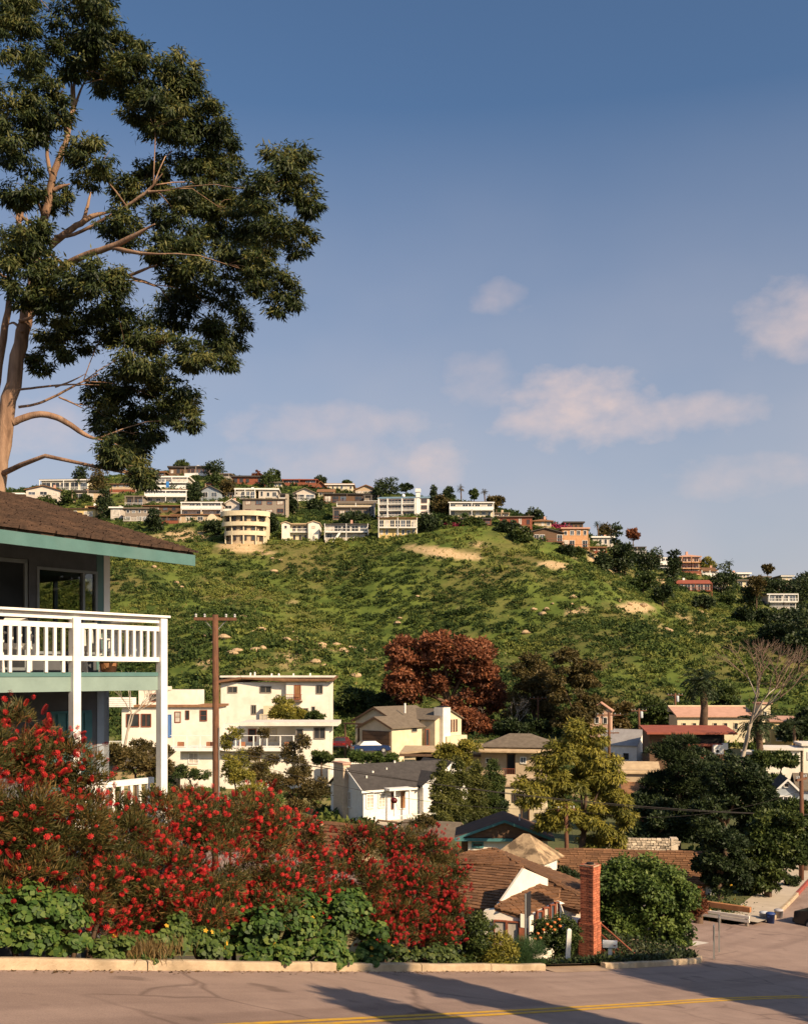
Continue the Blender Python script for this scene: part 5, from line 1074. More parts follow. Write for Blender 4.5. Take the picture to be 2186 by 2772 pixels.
# barrier at the side street
br = root('timber_barrier', 'white rail barrier with timber planks across the side street', 'barrier', (*xy(35.9, -2.7), float(zroad(35.9))), math.atan2(-N[1], -N[0]))
for z0, z1, m_ in ((.18, .30, wroof), (.34, .46, wroof)):
    for x0, x1 in ((0, 2.05), (2.08, 5.6)): MB().box(x0, x1, .1, .18, z0, z1).build('rail', m_, br)
for x in (.1, 1.3, 2.6, 3.9, 5.2): MB().box(x, x + .12, -.02, .095, -.3, .5).build('post', greyw, br)
for x0, x1 in ((.15, 1.9), (1.95, 3.7), (3.75, 5.6)): MB().box(x0, x1, -.5, -.3, .5, .72).build('plank', M('orange_timber', (.42, .19, .08), (.33, .14, .06), 3, .8), br)
def bin_(lab, u, v, Y, col):
    o = root('refuse_bin', lab, 'bin', P(u, v, Y), random.uniform(0, 1), 'bins on the corner'); o.scale = (.7, .7, .68); m_ = M('bin_' + col[0], col[1], None, 3, .5)
    MB().lathe([(0, 0), (.22, 0), (.27, .62), (.28, .62)], 14).build('barrel', m_, o, True); MB().lathe([(.29, .62), (.29, .66), (.2, .72), (0, .74)], 14).build('lid', m_, o, True); MB().box(-.3, -.26, -.06, .06, .45, .5).box(.26, .3, -.06, .06, .45, .5).build('handle', m_, o)
bin_('white topped bin on the corner by the sidewalk', 2066, 2497, 45.5, ('white', (.5, .52, .56))); bin_('dark blue bin right of the white topped bin', 2084, 2500, 45, ('blue', (.03, .06, .2))); bin_('pale bin by the kerb at the right end of the barrier', 2106, 2490, 46.5, ('pale', (.42, .40, .42)))

# ------------------------------------------------------------------ utility poles and wires
def pole(name, lab, u, vt, Y, r, arm=None, mat=polewood, trans=False, vb=None):
    p = P(u, vt, Y); g = gz(p.x, p.y) - .6 if vb is None else P(u, vb, Y).z; o = root(name, lab, 'utility pole', (p.x, p.y, g)); hh_ = p.z - g
    MB().tube([(0, 0, 0), (.03, 0, hh_ * .5), (0, 0, hh_)], [r * 1.2, r * 1.08, r * .9], 12).build('shaft', mat, o, True)
    if arm:
        for az_, ln, rz_ in arm:
            a = MB().box(-ln / 2, ln / 2, -.06, .06, hh_ - az_ - .06, hh_ - az_ + .06).build('crossarm', mat, o, rz=rz_)
            for x in (-ln / 2 + .08, -ln / 4, ln / 4, ln / 2 - .08): MB().lathe([(.02, 0), (.05, .03), (.035, .07), (.055, .1), (.03, .15), (0, .16)], 8, (x, 0, hh_ - az_ + .06)).build('insulator', M('porcelain', (.45, .45, .44), (.35, .35, .35), 3, .3), a)
            for sg_ in (-1, 1): MB().tube([(sg_ * ln * .28, .07, hh_ - az_), (0, .07, hh_ - az_ - .55)], .018, 5).build('brace', metal, a)
    if trans: MB().lathe([(0, -.5), (.2, -.48), (.22, -.4), (.22, .3), (.16, .4), (0, .42)], 12, (.34, 0, hh_ - .8)).build('transformer', M('transformer_grey', (.50, .52, .55), (.42, .44, .46), 3, .4), o, True)
    return o, p
pa, p1 = pole('utility_pole', 'weathered brown utility pole with crossarm beside the balcony', 583, 1664, 43, .135, [(.18, 1.75, R(8))])
MB().tube([(.17, -.1, 0), (.17, -.1, 9.4)], .03, 6).build('conduit', metal, pa)
pb, p2 = pole('utility_pole', 'red brown utility pole in front of the long shake roof', 1531, 2178, 57, .11, [(.3, 1.1, R(20))])
pc_, p3 = pole('utility_pole', 'dark utility pole at the right edge among the shade trees', 2167, 2090, 58, .12, [(.4, 1.6, R(50))])
pd, p4 = pole('utility_pole', 'utility pole with grey transformer behind the white roofed building', 1728, 1918, 140, .15, [(.3, 2.2, R(10))], trans=True, vb=2010)
pe, p5 = pole('utility_pole', 'utility pole with transformer in front of the pink roofed building', 1826, 1876, 150, .15, [(.3, 2.2, R(0))], trans=True, vb=1980)
pf, p6 = pole('utility_pole', 'utility pole with double crossarms left of the grey roofed building', 1647, 1928, 110, .14, [(.3, 2.6, R(5)), (2.2, 2.2, R(5))], vb=2090)
pg, p7 = pole('utility_pole', 'thin utility pole behind the red brown tree', 1455, 1885, 150, .13, [(.3, 2.4, R(0))], vb=2000)
ph, p8 = pole('utility_pole', 'small pale pole on the hill beside the white gabled house', 806, 1338, ysolve(806, 1375), .16, None, barkp, vb=1378)
wire = M('cable_black', (.03, .025, .022), (.02, .018, .016), 3, .6)
def cable(lab, a, b, sag, r=.012):
    pts = [a.lerp(b, t) - Vector((0, 0, 4 * sag * t * (1 - t))) for t in np.linspace(0, 1, 26)]
    tag(MB().tube(pts, r, 5, False).build('cable', wire), lab, 'cable', 'overhead cables')
pA = P(583, 2030, 43)
cable('thick overhead cable sagging from the brown pole across the white house', pA, P(2190, 2206, 57.6), .55, .022)
cable('thin upper cable running beside the thick one across the valley', P(583, 2015, 43), P(2190, 2204, 58.4), .75, .012)
cable('slack cable between the brown pole and the red brown pole', P(583, 2040, 43), P(1531, 2190, 57), .7, .011)
cable('cable from the red brown pole to the right edge pole', P(1531, 2190, 57), P(2167, 2140, 58), .9, .011)
cable('faint wire from the double crossarm pole to the transformer pole', p6, p4, .5, .015)
cable('faint wire between the two transformer poles', p4, p5, .5, .015)
cable('guy wire slanting down from the red brown pole', P(1531, 2195, 57), P(1575, 2350, 54), 0, .012)
cable('guy wire from the top of the brown pole to the terrace', P(590, 1700, 43), P(662, 1850, 62), .1, .008)
# ------------------------------------------------------------------ foliage kit
JIT = .12
def crown_points(blobs, n, nsub=14, fsub=.42, shell=.5):
    """blobs: world (cx,cy,cz,rx,ry,rz) -> positions, outward directions, clump number, sunny fraction"""
    S = []
    for (cx, cy, cz, rx, ry, rz) in blobs:
        m = min(rx, ry, rz); k = max(3, int(nsub * (rx * rz) / (m * m) ** 1.0)); k = min(k, nsub * 3)
        d = rdir(k); q = .35 + .5 * rng.random((k, 1)) ** .6
        c = np.array([cx, cy, cz]) + d * q * np.array([rx, ry, rz]); r = m * fsub * (.65 + .7 * rng.random(k))
        S.append(np.concatenate([c, r[:, None], d], 1))
    S = np.concatenate(S); w = S[:, 3] ** 2; i = rng.choice(len(S), n, p=w / w.sum()); d = rdir(n); d[:, 2] = np.abs(d[:, 2]) * .85 - .25 * rng.random(n); d = unit(d)
    rr = S[i, 3:4] * (shell + (1 - shell) * rng.random((n, 1)) ** .5) * (1 + JIT * rng.normal(size=(n, 1)))
    return S[i, :3] + d * rr, unit(d + .4 * S[i, 4:7]), i, S
def pxblobs(bl, Y, dy=.0):
    k = Y / F; out = []
    for b in bl:
        u, v, ru, rv = b[:4]; off = b[4] if len(b) > 4 else rng.uniform(-dy, dy); p = P(u, v, Y + off); q = (Y + off) / F
        out.append((p.x, p.y, p.z, ru * q, (ru + rv) / 2 * q, rv * q))
    return out
def crown_mesh(blobs, n, L, W, droop=0.0, up=0.0, nsub=14, fsub=.42, shell=.5, spread=.8):
    C, d, i, S = crown_points(blobs, n, nsub, fsub, shell)
    D = d * .8 + rdir(n) * spread + np.array([0, 0, up - droop]); ct_ = rng.random(len(S))
    tint = np.clip(ct_[i] * .45 + rng.random(n) * .4 + .15 * (d[:, 2]), 0, 1)
    V = leafverts(C, D, L * (.6 + .8 * rng.random(n)), W * (.7 + .6 * rng.random(n)), flat=d)
    return npmesh('crown', V, 4, tint=tint)
def tree(name, label, cat, u, vb, Y, bl, n, L, W, mat, trunk=None, tr=.15, tmat=None, group=None, droop=0., up=0., dy=None, nsub=14, fsub=.42, shell=.5, forks=4, vtop=None, seed=None):
    b = P(u, vb, Y); o = root(name, label, cat, b, 0, group); blobs = pxblobs(bl, Y, (dy if dy is not None else np.mean([x[2] for x in bl]) * Y / F * .5))
    blobs = [(x - b.x, y - b.y, z - b.z, r1, r2, r3) for x, y, z, r1, r2, r3 in blobs]
    link('crown', crown_mesh(blobs, n, L, W, droop, up, nsub, fsub, shell), mat, o)
    if trunk != 0:
        mb = MB(); cs = sorted(blobs, key=lambda q: -q[3] * q[5])[:forks]; zc = min(q[2] for q in cs); top = Vector((np.mean([q[0] for q in cs]) * .5, np.mean([q[1] for q in cs]) * .5, zc * .75))
        mb.tube([(0, 0, -1.0), (top.x * .3, 0, top.z * .5), tuple(top)], [tr * 1.25, tr, tr * .75], 8)
        for q in cs: t = Vector(q[:3]); mb.tube([top - Vector((0, 0, .05)), top.lerp(t, .5) + Vector((0, 0, .1 * abs(q[5]))), t], [tr * .6, tr * .42, tr * .15], 6)
        mb.build('trunk', tmat or bark2, o, True)
    return o
fol_euc = FOL('eucalyptus_leaf', (.012, .020, .008), (.042, .060, .016), (.17, .155, .042), .24)
fol_dk = FOL('dark_leaf', (.012, .022, .009), (.026, .042, .014), (.055, .072, .022), .15)
fol_md = FOL('mid_leaf', (.022, .038, .010), (.050, .075, .018), (.11, .13, .030), .22)
fol_yl = FOL('yellow_green_leaf', (.07, .078, .014), (.20, .185, .03), (.36, .30, .05), .32)
fol_ol = FOL('olive_leaf', (.035, .032, .010), (.085, .066, .020), (.15, .105, .035), .22)
fol_rd = FOL('red_brown_leaf', (.07, .026, .014), (.19, .066, .03), (.34, .13, .058), .24)
fol_br = FOL('bright_leaf', (.030, .055, .012), (.075, .115, .025), (.15, .19, .045), .28)
fol_bb = FOL('bottlebrush_leaf', (.024, .034, .009), (.080, .072, .021), (.24, .135, .040), .26)
fol_bm = FOL('bamboo_leaf', (.035, .045, .012), (.10, .11, .026), (.20, .19, .05), .28)
fol_iv = FOL('ivy_leaf', (.022, .050, .010), (.060, .115, .022), (.16, .20, .040), .3)

# ------------------------------------------------------------------ eucalyptus
Ye = 28.0
eu = root('eucalyptus_tree', 'tall eucalyptus with pale branches and dark drooping foliage at left', 'tree', P(-20, 2100, Ye))
eb = [(40, 110, 75, 140, -1.6), (225, 70, 95, 95), (130, 285, 65, 80, -1.6), (50, 370, 75, 125, -1.6), (335, 130, 70, 42), (395, 225, 120, 78), (490, 225, 62, 78), (250, 440, 70, 72, -1.6), (480, 400, 95, 100), (600, 430, 66, 95), (340, 520, 48, 46), (780, 465, 82, 85), (835, 540, 42, 58),
      (330, 620, 75, 55), (500, 600, 90, 88), (650, 600, 88, 85), (805, 655, 58, 52), (60, 640, 78, 76, -1.6), (150, 540, 52, 46), (60, 755, 65, 85, -1.6), (250, 785, 115, 85, -1.6), (180, 925, 80, 72), (110, 985, 42, 32), (370, 950, 105, 105), (560, 740, 115, 95), (610, 870, 78, 100),
      (765, 795, 55, 72), (690, 740, 50, 70), (610, 980, 42, 34), (420, 1075, 132, 72), (310, 1150, 70, 92), (500, 1135, 55, 42), (350, 1240, 45, 50), (385, 1290, 48, 40), (60, -60, 90, 80), (250, -60, 90, 70), (-80, 300, 90, 200), (-90, 700, 90, 150), (560, 330, 60, 60), (420, 310, 90, 60), (560, 520, 80, 70), (700, 520, 60, 60), (380, 1180, 60, 60), (300, 1230, 50, 50), (150, 830, 70, 60, -1.2), (200, 160, 80, 60), (300, 220, 60, 50), (60, 520, 60, 60, -1.2), (740, 620, 60, 50), (120, 730, 50, 50, -1.4), (450, 680, 80, 50), (300, 880, 75, 60), (480, 850, 70, 70), (520, 960, 55, 60), (270, 1060, 50, 50), (410, 480, 60, 50), (690, 700, 60, 50)]
bl = pxblobs(eb, Ye, 1.6); bl = [(x - eu.location.x, y - eu.location.y, z - eu.location.z, a * .95, b, c * .92) for x, y, z, a, b, c in bl]
bl = [(x, y, z, a * 1.15, b * 1.1, c * 1.13) for x, y, z, a, b, c in bl]; JIT = .30; link('crown', crown_mesh(bl, 222000, .15, .0205, droop=1.15, nsub=30, fsub=.30, shell=.0, spread=.95), fol_euc, eu); JIT = .16
LP = []
def limb(pts, name='branch'):
    mb = MB(); path = []; rad = []
    for a in pts: path.append(P(a[0], a[1], Ye + (a[3] if len(a) > 3 else 0)) - eu.location); rad.append(a[2] / 2 / F * Ye * (.3 if a is pts[-1] and name == 'branch' else (.78 if name == 'trunk' else .85)))
    # smooth by midpoint subdivision
    pp = [Vector(p) for p in path]; rr = rad
    for _ in range(2):
        np_, nr_ = [pp[0]], [rr[0]]
        for i in range(len(pp) - 1): np_ += [pp[i].lerp(pp[i + 1], .25), pp[i].lerp(pp[i + 1], .75)]; nr_ += [rr[i] * .75 + rr[i + 1] * .25, rr[i] * .25 + rr[i + 1] * .75]
        pp = np_ + [pp[-1]]; rr = nr_ + [rr[-1]]
    pp = [p + Vector((random.gauss(0, 1), random.gauss(0, 1), 0)) * r * .12 for p, r in zip(pp, rr)]
    LP.extend([(p.copy(), r) for p, r in zip(pp, rr)]); mb.tube(pp, rr, 10).build(name, bark, eu, True)
limb([(-40, 2150, 80), (-12, 1350, 62), (12, 1180, 56), (35, 1020, 52), (66, 880, 46), (88, 790, 42), (95, 700, 36), (112, 620, 30)], 'trunk')
limb([(-60, 1300, 34, .5), (-20, 1100, 32, .4), (8, 920, 26, .2), (25, 830, 22), (30, 760, 16)], 'trunk')
for l in [
 [(112, 630, 28), (132, 540, 24), (142, 480, 22), (160, 430, 19), (180, 390, 17), (190, 320, 14), (202, 290, 12), (200, 160, 8)],
 [(142, 490, 16), (128, 430, 12), (127, 370, 10), (130, 300, 6)], [(146, 515, 14), (165, 505, 12), (190, 498, 10)], [(200, 300, 10), (215, 250, 7), (245, 190, 5)], [(196, 310, 10), (195, 240, 8), (190, 170, 5)],
 [(115, 640, 14), (100, 610, 12), (60, 590, 11), (20, 545, 9), (-10, 520, 7)], [(52, 620, 12), (60, 570, 12), (68, 520, 10)], [(48, 610, 10), (46, 560, 10), (48, 515, 8)],
 [(135, 665, 24), (180, 630, 20), (225, 600, 18), (262, 580, 15), (300, 575, 9)], [(225, 600, 12), (240, 550, 10), (248, 510, 7)], 
 [(120, 790, 24), (170, 720, 22, -.6), (230, 690, 20, -1.0), (300, 670, 18, -1.3), (360, 640, 14, -1.6), (420, 606, 9, -1.9)], [(305, 670, 14, -1.3), (370, 686, 12, -1.6), (448, 688, 8, -2.)],
 [(150, 640, 12), (200, 640, 10, -.4), (340, 560, 10, -.6), (400, 520, 9, -.8), (440, 470, 6, -1)], [(400, 520, 10, -.8), (460, 515, 7, -1)], 
 [(265, 765, 12, -.5), (300, 730, 12, -.8), (340, 745, 11, -1), (420, 775, 10, -1.2)], [(345, 748, 9, -1), (390, 730, 9, -1.2), (425, 716, 6, -1.4)],
 [(34, 1145, 24), (80, 1125, 22), (116, 1120, 21), (150, 1128, 20), (185, 1145, 18), (232, 1180, 15), (270, 1190, 10)], [(50, 1102, 9), (100, 1095, 8), (150, 1073, 8), (200, 1045, 7), (268, 1012, 5)], [(160, 1075, 6), (195, 1090, 6), (235, 1110, 4)], [(40, 1056, 8), (110, 1048, 7), (180, 1040, 6), (270, 1042, 5)], [(150, 1048, 6), (200, 1030, 5), (235, 1010, 4)], [(55, 870, 12, -.2), (85, 860, 10, -.3), (110, 840, 8, -.4)], [(60, 900, 10, -.2), (40, 870, 9), (20, 880, 8)]]:
    limb(l)

# a side branch from the nearest limb into each clump of leaves
for q in sorted(bl, key=lambda q: q[0]):
    c_ = Vector(q[:3]); best = min(LP, key=lambda a: (a[0] - c_).length + (3 if a[0].z > c_.z + .4 else 0) + (1.5 if a[1] < .02 else 0)); p0, r0 = best; d_ = c_ - p0
    if d_.length < .25: continue
    r1 = min(r0 * .7, .028 + .012 * d_.length); md = p0.lerp(c_, .5) + Vector((0, 0, .10 * d_.length)) + Vector((random.gauss(0, .08), random.gauss(0, .08), 0)) * d_.length
    pth = [p0, p0.lerp(md, .5) + Vector((0, 0, .03)), md, md.lerp(c_, .55), c_]; rds = [r1, r1 * .85, r1 * .68, r1 * .5, r1 * .25]
    MB().tube(pth, rds, 7).build('branch', bark, eu, True); LP.extend(list(zip(pth, rds)))
    for _ in range(3):
        e_ = c_ + Vector((random.uniform(-1, 1) * q[3], random.uniform(-1, 1) * q[4], random.uniform(-.3, 1) * q[5])) * .8; MB().tube([md.lerp(c_, .5), md.lerp(c_, .5).lerp(e_, .55) + Vector((0, 0, .06)), e_], [r1 * .45, r1 * .3, r1 * .1], 5).build('twig', bark, eu, True)
# ------------------------------------------------------------------ hedge of bottlebrush along the kerb
def hedgeY(u, w):
    m = (u - CU) / F; s = (m * (14 + N[1] * w) + 5.46 - N[0] * w) / (T[0] - m * T[1]); return 14 + T[1] * s + N[1] * w
flm = MB()
for j in range(9):                       # a bottlebrush flower: rings of red stamens round a stem
    z = j * .011; r_ = .047 * math.sin((j + 1.2) / 10.4 * math.pi) ** .5
    for a in range(10):
        t = a * .628 + j * .3; e = (r_ * math.cos(t), r_ * math.sin(t), z + .012); b1 = (.006 * math.cos(t + .9), .006 * math.sin(t + .9), z); b2 = (.006 * math.cos(t - .9), .006 * math.sin(t - .9), z); e2 = (r_ * math.cos(t + .16), r_ * math.sin(t + .16), z + .008)
        flm.poly([b1, b2, e, e2])
flme = flm.mesh('flower'); flme.materials.append(M('bottlebrush_red', (.40, .014, .012), (.28, .009, .009), 25, .7, vary=.35))
flme2 = flm.mesh('flower'); flme2.materials.append(M('bottlebrush_red_old', (.36, .016, .014), (.22, .010, .012), 25, .7))
def bush(label, bl, nl, nt, nf, w0, seed, lp=(.105, .0085)):
    um = np.mean([b[0] for b in bl]); b0 = hedgeY(um, w0); p = P(um, 2600, b0); g = Vector((p.x, p.y, gz(p.x, p.y)))
    o = root('bottlebrush_shrub', label, 'shrub', g, 0, 'bottlebrush shrubs along the kerb')
    B = []
    for (u, v, ru, rv, w) in bl:
        Y = hedgeY(u, w); q = P(u, v, Y) - g; k = Y / F; B.append((q.x, q.y, q.z, ru * k, (ru + rv) * .5 * k * .8, rv * k))
    C, d, i, S = crown_points(B, nl, 16, .36, .35); tw = rng.random(len(S))
    D = d * 1.0 + rdir(nl) * .8 + np.array([0, 0, .35]); V = leafverts(C, D, lp[0] * (.6 + .9 * rng.random(nl)), lp[1] * (.7 + .6 * rng.random(nl)))
    link('foliage', npmesh('foliage', V, 4, tint=np.clip(tw[i] * .35 + rng.random(nl) * .45 + .1 * d[:, 2], 0, 1)), fol_bb, o)
    C, d, i, S2 = crown_points(B, nt, 16, .36, .55); D = unit(d * 1.1 + rdir(nt) * .6 + np.array([.25, -.1, .35]))
    V = leafverts(C - D * .12, D, .22 * (.5 + .8 * rng.random(nt)), .0055 * np.ones(nt)); link('twigs', npmesh('twigs', V, 4, tint=rng.random(nt)), FOL('bottlebrush_twig', (.09, .04, .02), (.19, .075, .03), (.30, .10, .04), .15), o)
    cc = np.array([b[:3] for b in B]); 
    mb = MB()
    for q in B: mb.tube([(q[0] * .35, q[1] * .35, -.4), (q[0] * .7, q[1] * .7, q[2] * .5), tuple(q[:3])], [.05, .035, .012], 6)
    mb.build('stems', bark2, o, True)
    C, d, i, S3 = crown_points(B, nf * 6, 16, .36, .95)
    view = unit(-(C + np.array(g))); face = np.sum(d * view, 1); sel = np.where(face > .0)[0]; sel = sel[:nf]
    EX = []
    for q_, j in enumerate(sel):
        if q_ >= 290:
            rot = Vector(d[j] + rng.normal(size=3) * .45 + np.array([0, 0, .45])).to_track_quat('Z', 'Y').to_matrix(); s_ = rng.uniform(.55, 1.1)
            EX.append(FV @ np.array(rot).T * s_ + C[j] + d[j] * .10); continue
        f = link('flower', flme if rng.random() < .72 else flme2, None, o, tuple(C[j] + d[j] * .11)); f.rotation_euler = Vector(d[j] + rng.normal(size=3) * .45 + np.array([0, 0, .45])).to_track_quat('Z', 'Y').to_euler(); s_ = rng.uniform(.6, 1.1); f.scale = (s_, s_ * rng.uniform(.8, 1.1), s_ * rng.uniform(1.0, 1.9))
    if EX: tag(link('flower_rest', npmesh('flower_rest', np.concatenate(EX), 4), flme.materials[0], o), kind='stuff')
    return o
fll = MB()
for j in range(4):
    z = j * .024 + .01; r_ = .045 * math.sin((j + 1.2) / 5.4 * math.pi) ** .5
    for a in range(6):
        t = a * 1.047 + j * .5; fll.poly([(.004 * math.cos(t + .9), .004 * math.sin(t + .9), z), (.004 * math.cos(t - .9), .004 * math.sin(t - .9), z), (r_ * math.cos(t - .12), r_ * math.sin(t - .12), z + .012), (r_ * math.cos(t + .22), r_ * math.sin(t + .22), z + .016)])
FV = np.array([fll.v[i] for f_ in fll.f for i in f_])
bush('tall leftmost bottlebrush with scattered red flowers under the balcony', [(40, 2020, 90, 120, -1.5), (130, 2060, 90, 100, -1.5), (210, 2090, 70, 110, -1.4), (60, 2220, 130, 170, -1.3), (210, 2250, 110, 150, -1.2), (60, 2400, 130, 130, -1.1), (240, 2420, 110, 120, -1.1), (-80, 2150, 120, 230, -1.4), (330, 2300, 80, 150, -1.2), (120, 2500, 150, 70, -1.6), (330, 2480, 110, 80, -1.6)], 68000, 4500, 900, -1.4, 1)
bush('middle bottlebrush thick with red flowers below the brown pole', [(420, 2230, 80, 90, -1.6), (520, 2220, 80, 95, -1.6), (620, 2240, 80, 85, -1.6), (710, 2215, 80, 75, -1.6), (800, 2260, 70, 70, -1.6), (430, 2370, 110, 120, -1.3), (580, 2360, 110, 120, -1.3), (740, 2360, 110, 110, -1.3), (860, 2340, 60, 80, -1.5), (520, 2480, 140, 80, -1.1), (700, 2460, 120, 70, -1.1), (480, 2500, 150, 90, -1.8), (760, 2440, 160, 120, -1.9), (880, 2450, 90, 110, -2.0)], 70000, 5000, 2000, -1.4, 2)
bush('rightmost rounded bottlebrush covered in red flowers beside the cottage', [(970, 2290, 70, 65, -1.8), (1060, 2290, 80, 55, -1.8), (1150, 2300, 75, 60, -1.8), (1210, 2360, 55, 70, -1.8), (980, 2400, 90, 90, -1.5), (1100, 2400, 100, 90, -1.5), (1195, 2450, 70, 80, -1.5), (1060, 2500, 110, 70, -1.3), (1180, 2530, 70, 50, -1.3), (1000, 2480, 120, 110, -2.1), (1150, 2480, 100, 120, -2.0)], 62000, 4500, 2000, -1.5, 3)

# round leaved ground cover (nasturtium) spilling over the kerb
def round_leaves(C, d, r):
    n = len(C); a = unit(np.cross(d, rdir(n))); b = np.cross(d, a); V = np.empty((n, 6, 3))
    for j in range(6):
        t = j * math.pi / 3; q = r[:, None] * (1.0 if j % 2 else .82); V[:, j] = C + q * (a * math.cos(t) + b * math.sin(t)) - d * (.18 * q if j % 2 else 0)
    return V.reshape(-1, 3)
def creeper(label, bl, n, r0, mat, nfl=0, w0=-.6, big=0):
    um = np.mean([b[0] for b in bl]); Y0 = hedgeY(um, w0); p = P(um, 2600, Y0); g = Vector((p.x, p.y, gz(p.x, p.y))); o = root('nasturtium_plant', label, 'plant', g, 0, 'round leaved plants at the kerb'); B = []
    for (u, v, ru, rv, w) in bl: Y = hedgeY(u, w); q = P(u, v, Y) - g; k = Y / F; B.append((q.x, q.y, q.z, ru * k, (ru + rv) * .4 * k, rv * k))
    C, d, i, S = crown_points(B, n, 14, .42, .6); tw = rng.random(len(S)); dd = unit(d + rdir(n) * .5 + np.array([.25, -.3, .55]))
    link('foliage', npmesh('foliage', round_leaves(C, dd, r0 * (.55 + .7 * rng.random(n))), 6, tint=np.clip(.3 * tw[i] + .55 * rng.random(n) + .1 * d[:, 2], 0, 1)), mat, o)
    m_ = MB()
    for q in B: m_.tube([(q[0] * .6, q[1] * .6, -.3), tuple(q[:3])], [.02, .01], 5)
    m_.build('stems', bark2, o)
    C, d, i, S = crown_points(B, 40 + nfl * 4, 14, .42, .95)
    for j in range(nfl):
        f = link('flower', yfl, None, o, tuple(C[j] + d[j] * .03)); f.rotation_euler = Vector(d[j]).to_track_quat('Z', 'Y').to_euler()
    return o
ym = MB()
for j in range(5): a = j * 1.2566; ym.poly([(0, 0, 0), (.03 * math.cos(a - .5), .03 * math.sin(a - .5), .015), (.045 * math.cos(a), .045 * math.sin(a), .01), (.03 * math.cos(a + .5), .03 * math.sin(a + .5), .015)])
yfl = ym.mesh('flower'); yfl.materials.append(M('yellow_petal', (.60, .36, .03), (.5, .26, .02), 10, .6))
creeper('dark green leafy mound at the left end of the kerb', [(40, 2480, 110, 90, -.7), (150, 2480, 90, 70, -.7), (60, 2550, 110, 45, -.45), (180, 2555, 80, 35, -.4), (-60, 2500, 90, 90, -.7)], 6500, .050, fol_iv, 14)
creeper('low mixed green plants with yellow flowers at the kerb left of centre', [(300, 2570, 70, 35, -.35), (420, 2560, 60, 50, -.5), (480, 2530, 60, 60, -.6), (560, 2560, 60, 50, -.4), (380, 2600, 60, 18, -.25)], 4200, .042, fol_br, 26)
creeper('large bright green leafy mound rising into the bottlebrush at centre', [(680, 2530, 90, 90, -.8), (780, 2500, 90, 90, -.9), (900, 2490, 90, 80, -1.0), (955, 2470, 55, 60, -1.0), (1010, 2550, 60, 60, -.8), (740, 2590, 90, 40, -.35), (880, 2585, 100, 45, -.35), (980, 2600, 60, 30, -.3)], 11500, .052, fol_iv, 30)
creeper('low green creeper between the leafy mound and the corner shrubs', [(1080, 2590, 60, 28, -.5), (1160, 2590, 60, 30, -.5), (1220, 2590, 40, 35, -.6)], 2500, .04, fol_md, 4)
# leaf litter and weeds in the gutter
nl_ = 900; sL = rng.uniform(-9, 14, nl_); wL = np.abs(rng.normal(size=nl_)) * .12 + .02; xL, yL = xy(sL, wL); C = np.stack([xL, yL, zroad(sL) + .008], 1)
tag(link('leaf_litter', npmesh('leaf_litter', leafverts(C, rdir(nl_) * np.array([1, 1, .15]), rng.uniform(.03, .09, nl_), rng.uniform(.006, .02, nl_), flat=np.tile([0, 0, 1.], (nl_, 1))), 4, tint=rng.random(nl_)), FOL('dead_leaf', (.05, .03, .015), (.12, .07, .03), (.22, .12, .04))), 'dry fallen leaves in the gutter along the kerb', 'leaf litter', kind='stuff')
# a dry grassy tuft
dg = root('dry_grass_tuft', 'brown dry weeds at the kerb between the green mounds', 'weeds', P(370, 2590, hedgeY(370, -.5)))
n = 1500; C = rng.normal(size=(n, 3)) * np.array([.3, .2, .05]) + np.array([0, 0, .05]); link('blades', npmesh('blades', leafverts(C, rdir(n) * .5 + np.array([0, 0, 1]), .22, .006), 4, tint=rng.random(n)), FOL('dry_grass', (.10, .07, .025), (.18, .12, .045), (.26, .17, .07)), dg)
def shrub(name, label, u, vb, Y, bl, n, L, W, mat, group=None, **k): return tree(name, label, 'shrub', u, vb, Y, bl, n, L, W, mat, tr=.04, group=group, **k)
Ys = hedgeY(1280, -1.2)
shrub('shrub', 'tall dark green shrub between the bottlebrush and the cottage', 1285, 2640, Ys, [(1290, 2520, 42, 60), (1280, 2590, 50, 50), (1262, 2610, 35, 35)], 7000, .07, .022, fol_md, nsub=18)
shrub('shrub', 'yellow green shrub overhanging the kerb before the street sign', 1350, 2650, hedgeY(1350, -.7), [(1350, 2580, 50, 55), (1330, 2620, 45, 35), (1375, 2625, 35, 30)], 7000, .065, .02, fol_yl, nsub=18)
shrub('fennel_plant', 'soft feathery deep green bush beside the driveway', 1420, 2645, hedgeY(1425, -1.0), [(1425, 2585, 52, 50), (1400, 2600, 40, 40), (1440, 2610, 40, 35)], 16000, .14, .0025, FOL('fennel', (.022, .05, .018), (.04, .085, .03), (.07, .12, .04), .2), nsub=20, up=.6)
shrub('shrub', 'small dark shrub at the left edge of the driveway', 1465, 2650, hedgeY(1468, -.7), [(1468, 2625, 26, 28), (1455, 2635, 26, 18)], 2500, .06, .02, fol_dk)
ro = shrub('rose_bush', 'clipped rose bush with orange flowers under the cottage windows', 1500, 2600, 34.2, [(1465, 2530, 30, 42), (1510, 2525, 45, 48), (1545, 2535, 25, 50), (1500, 2560, 60, 35)], 9000, .075, .026, fol_md, nsub=16)
rm = MB().lathe([(0, .0), (.04, .01), (.055, .04), (.04, .07), (0, .06)], 7).mesh('flower'); rm.materials.append(M('orange_petal', (.62, .20, .05), (.5, .14, .04), 12, .6))
for (u, v) in [(1480, 2505), (1500, 2500), (1512, 2492), (1470, 2520), (1455, 2530), (1500, 2520), (1447, 2545), (1490, 2512), (1462, 2542), (1515, 2510)]: link('flower', rm, None, ro, P(u, v, 33.6) - ro.location)
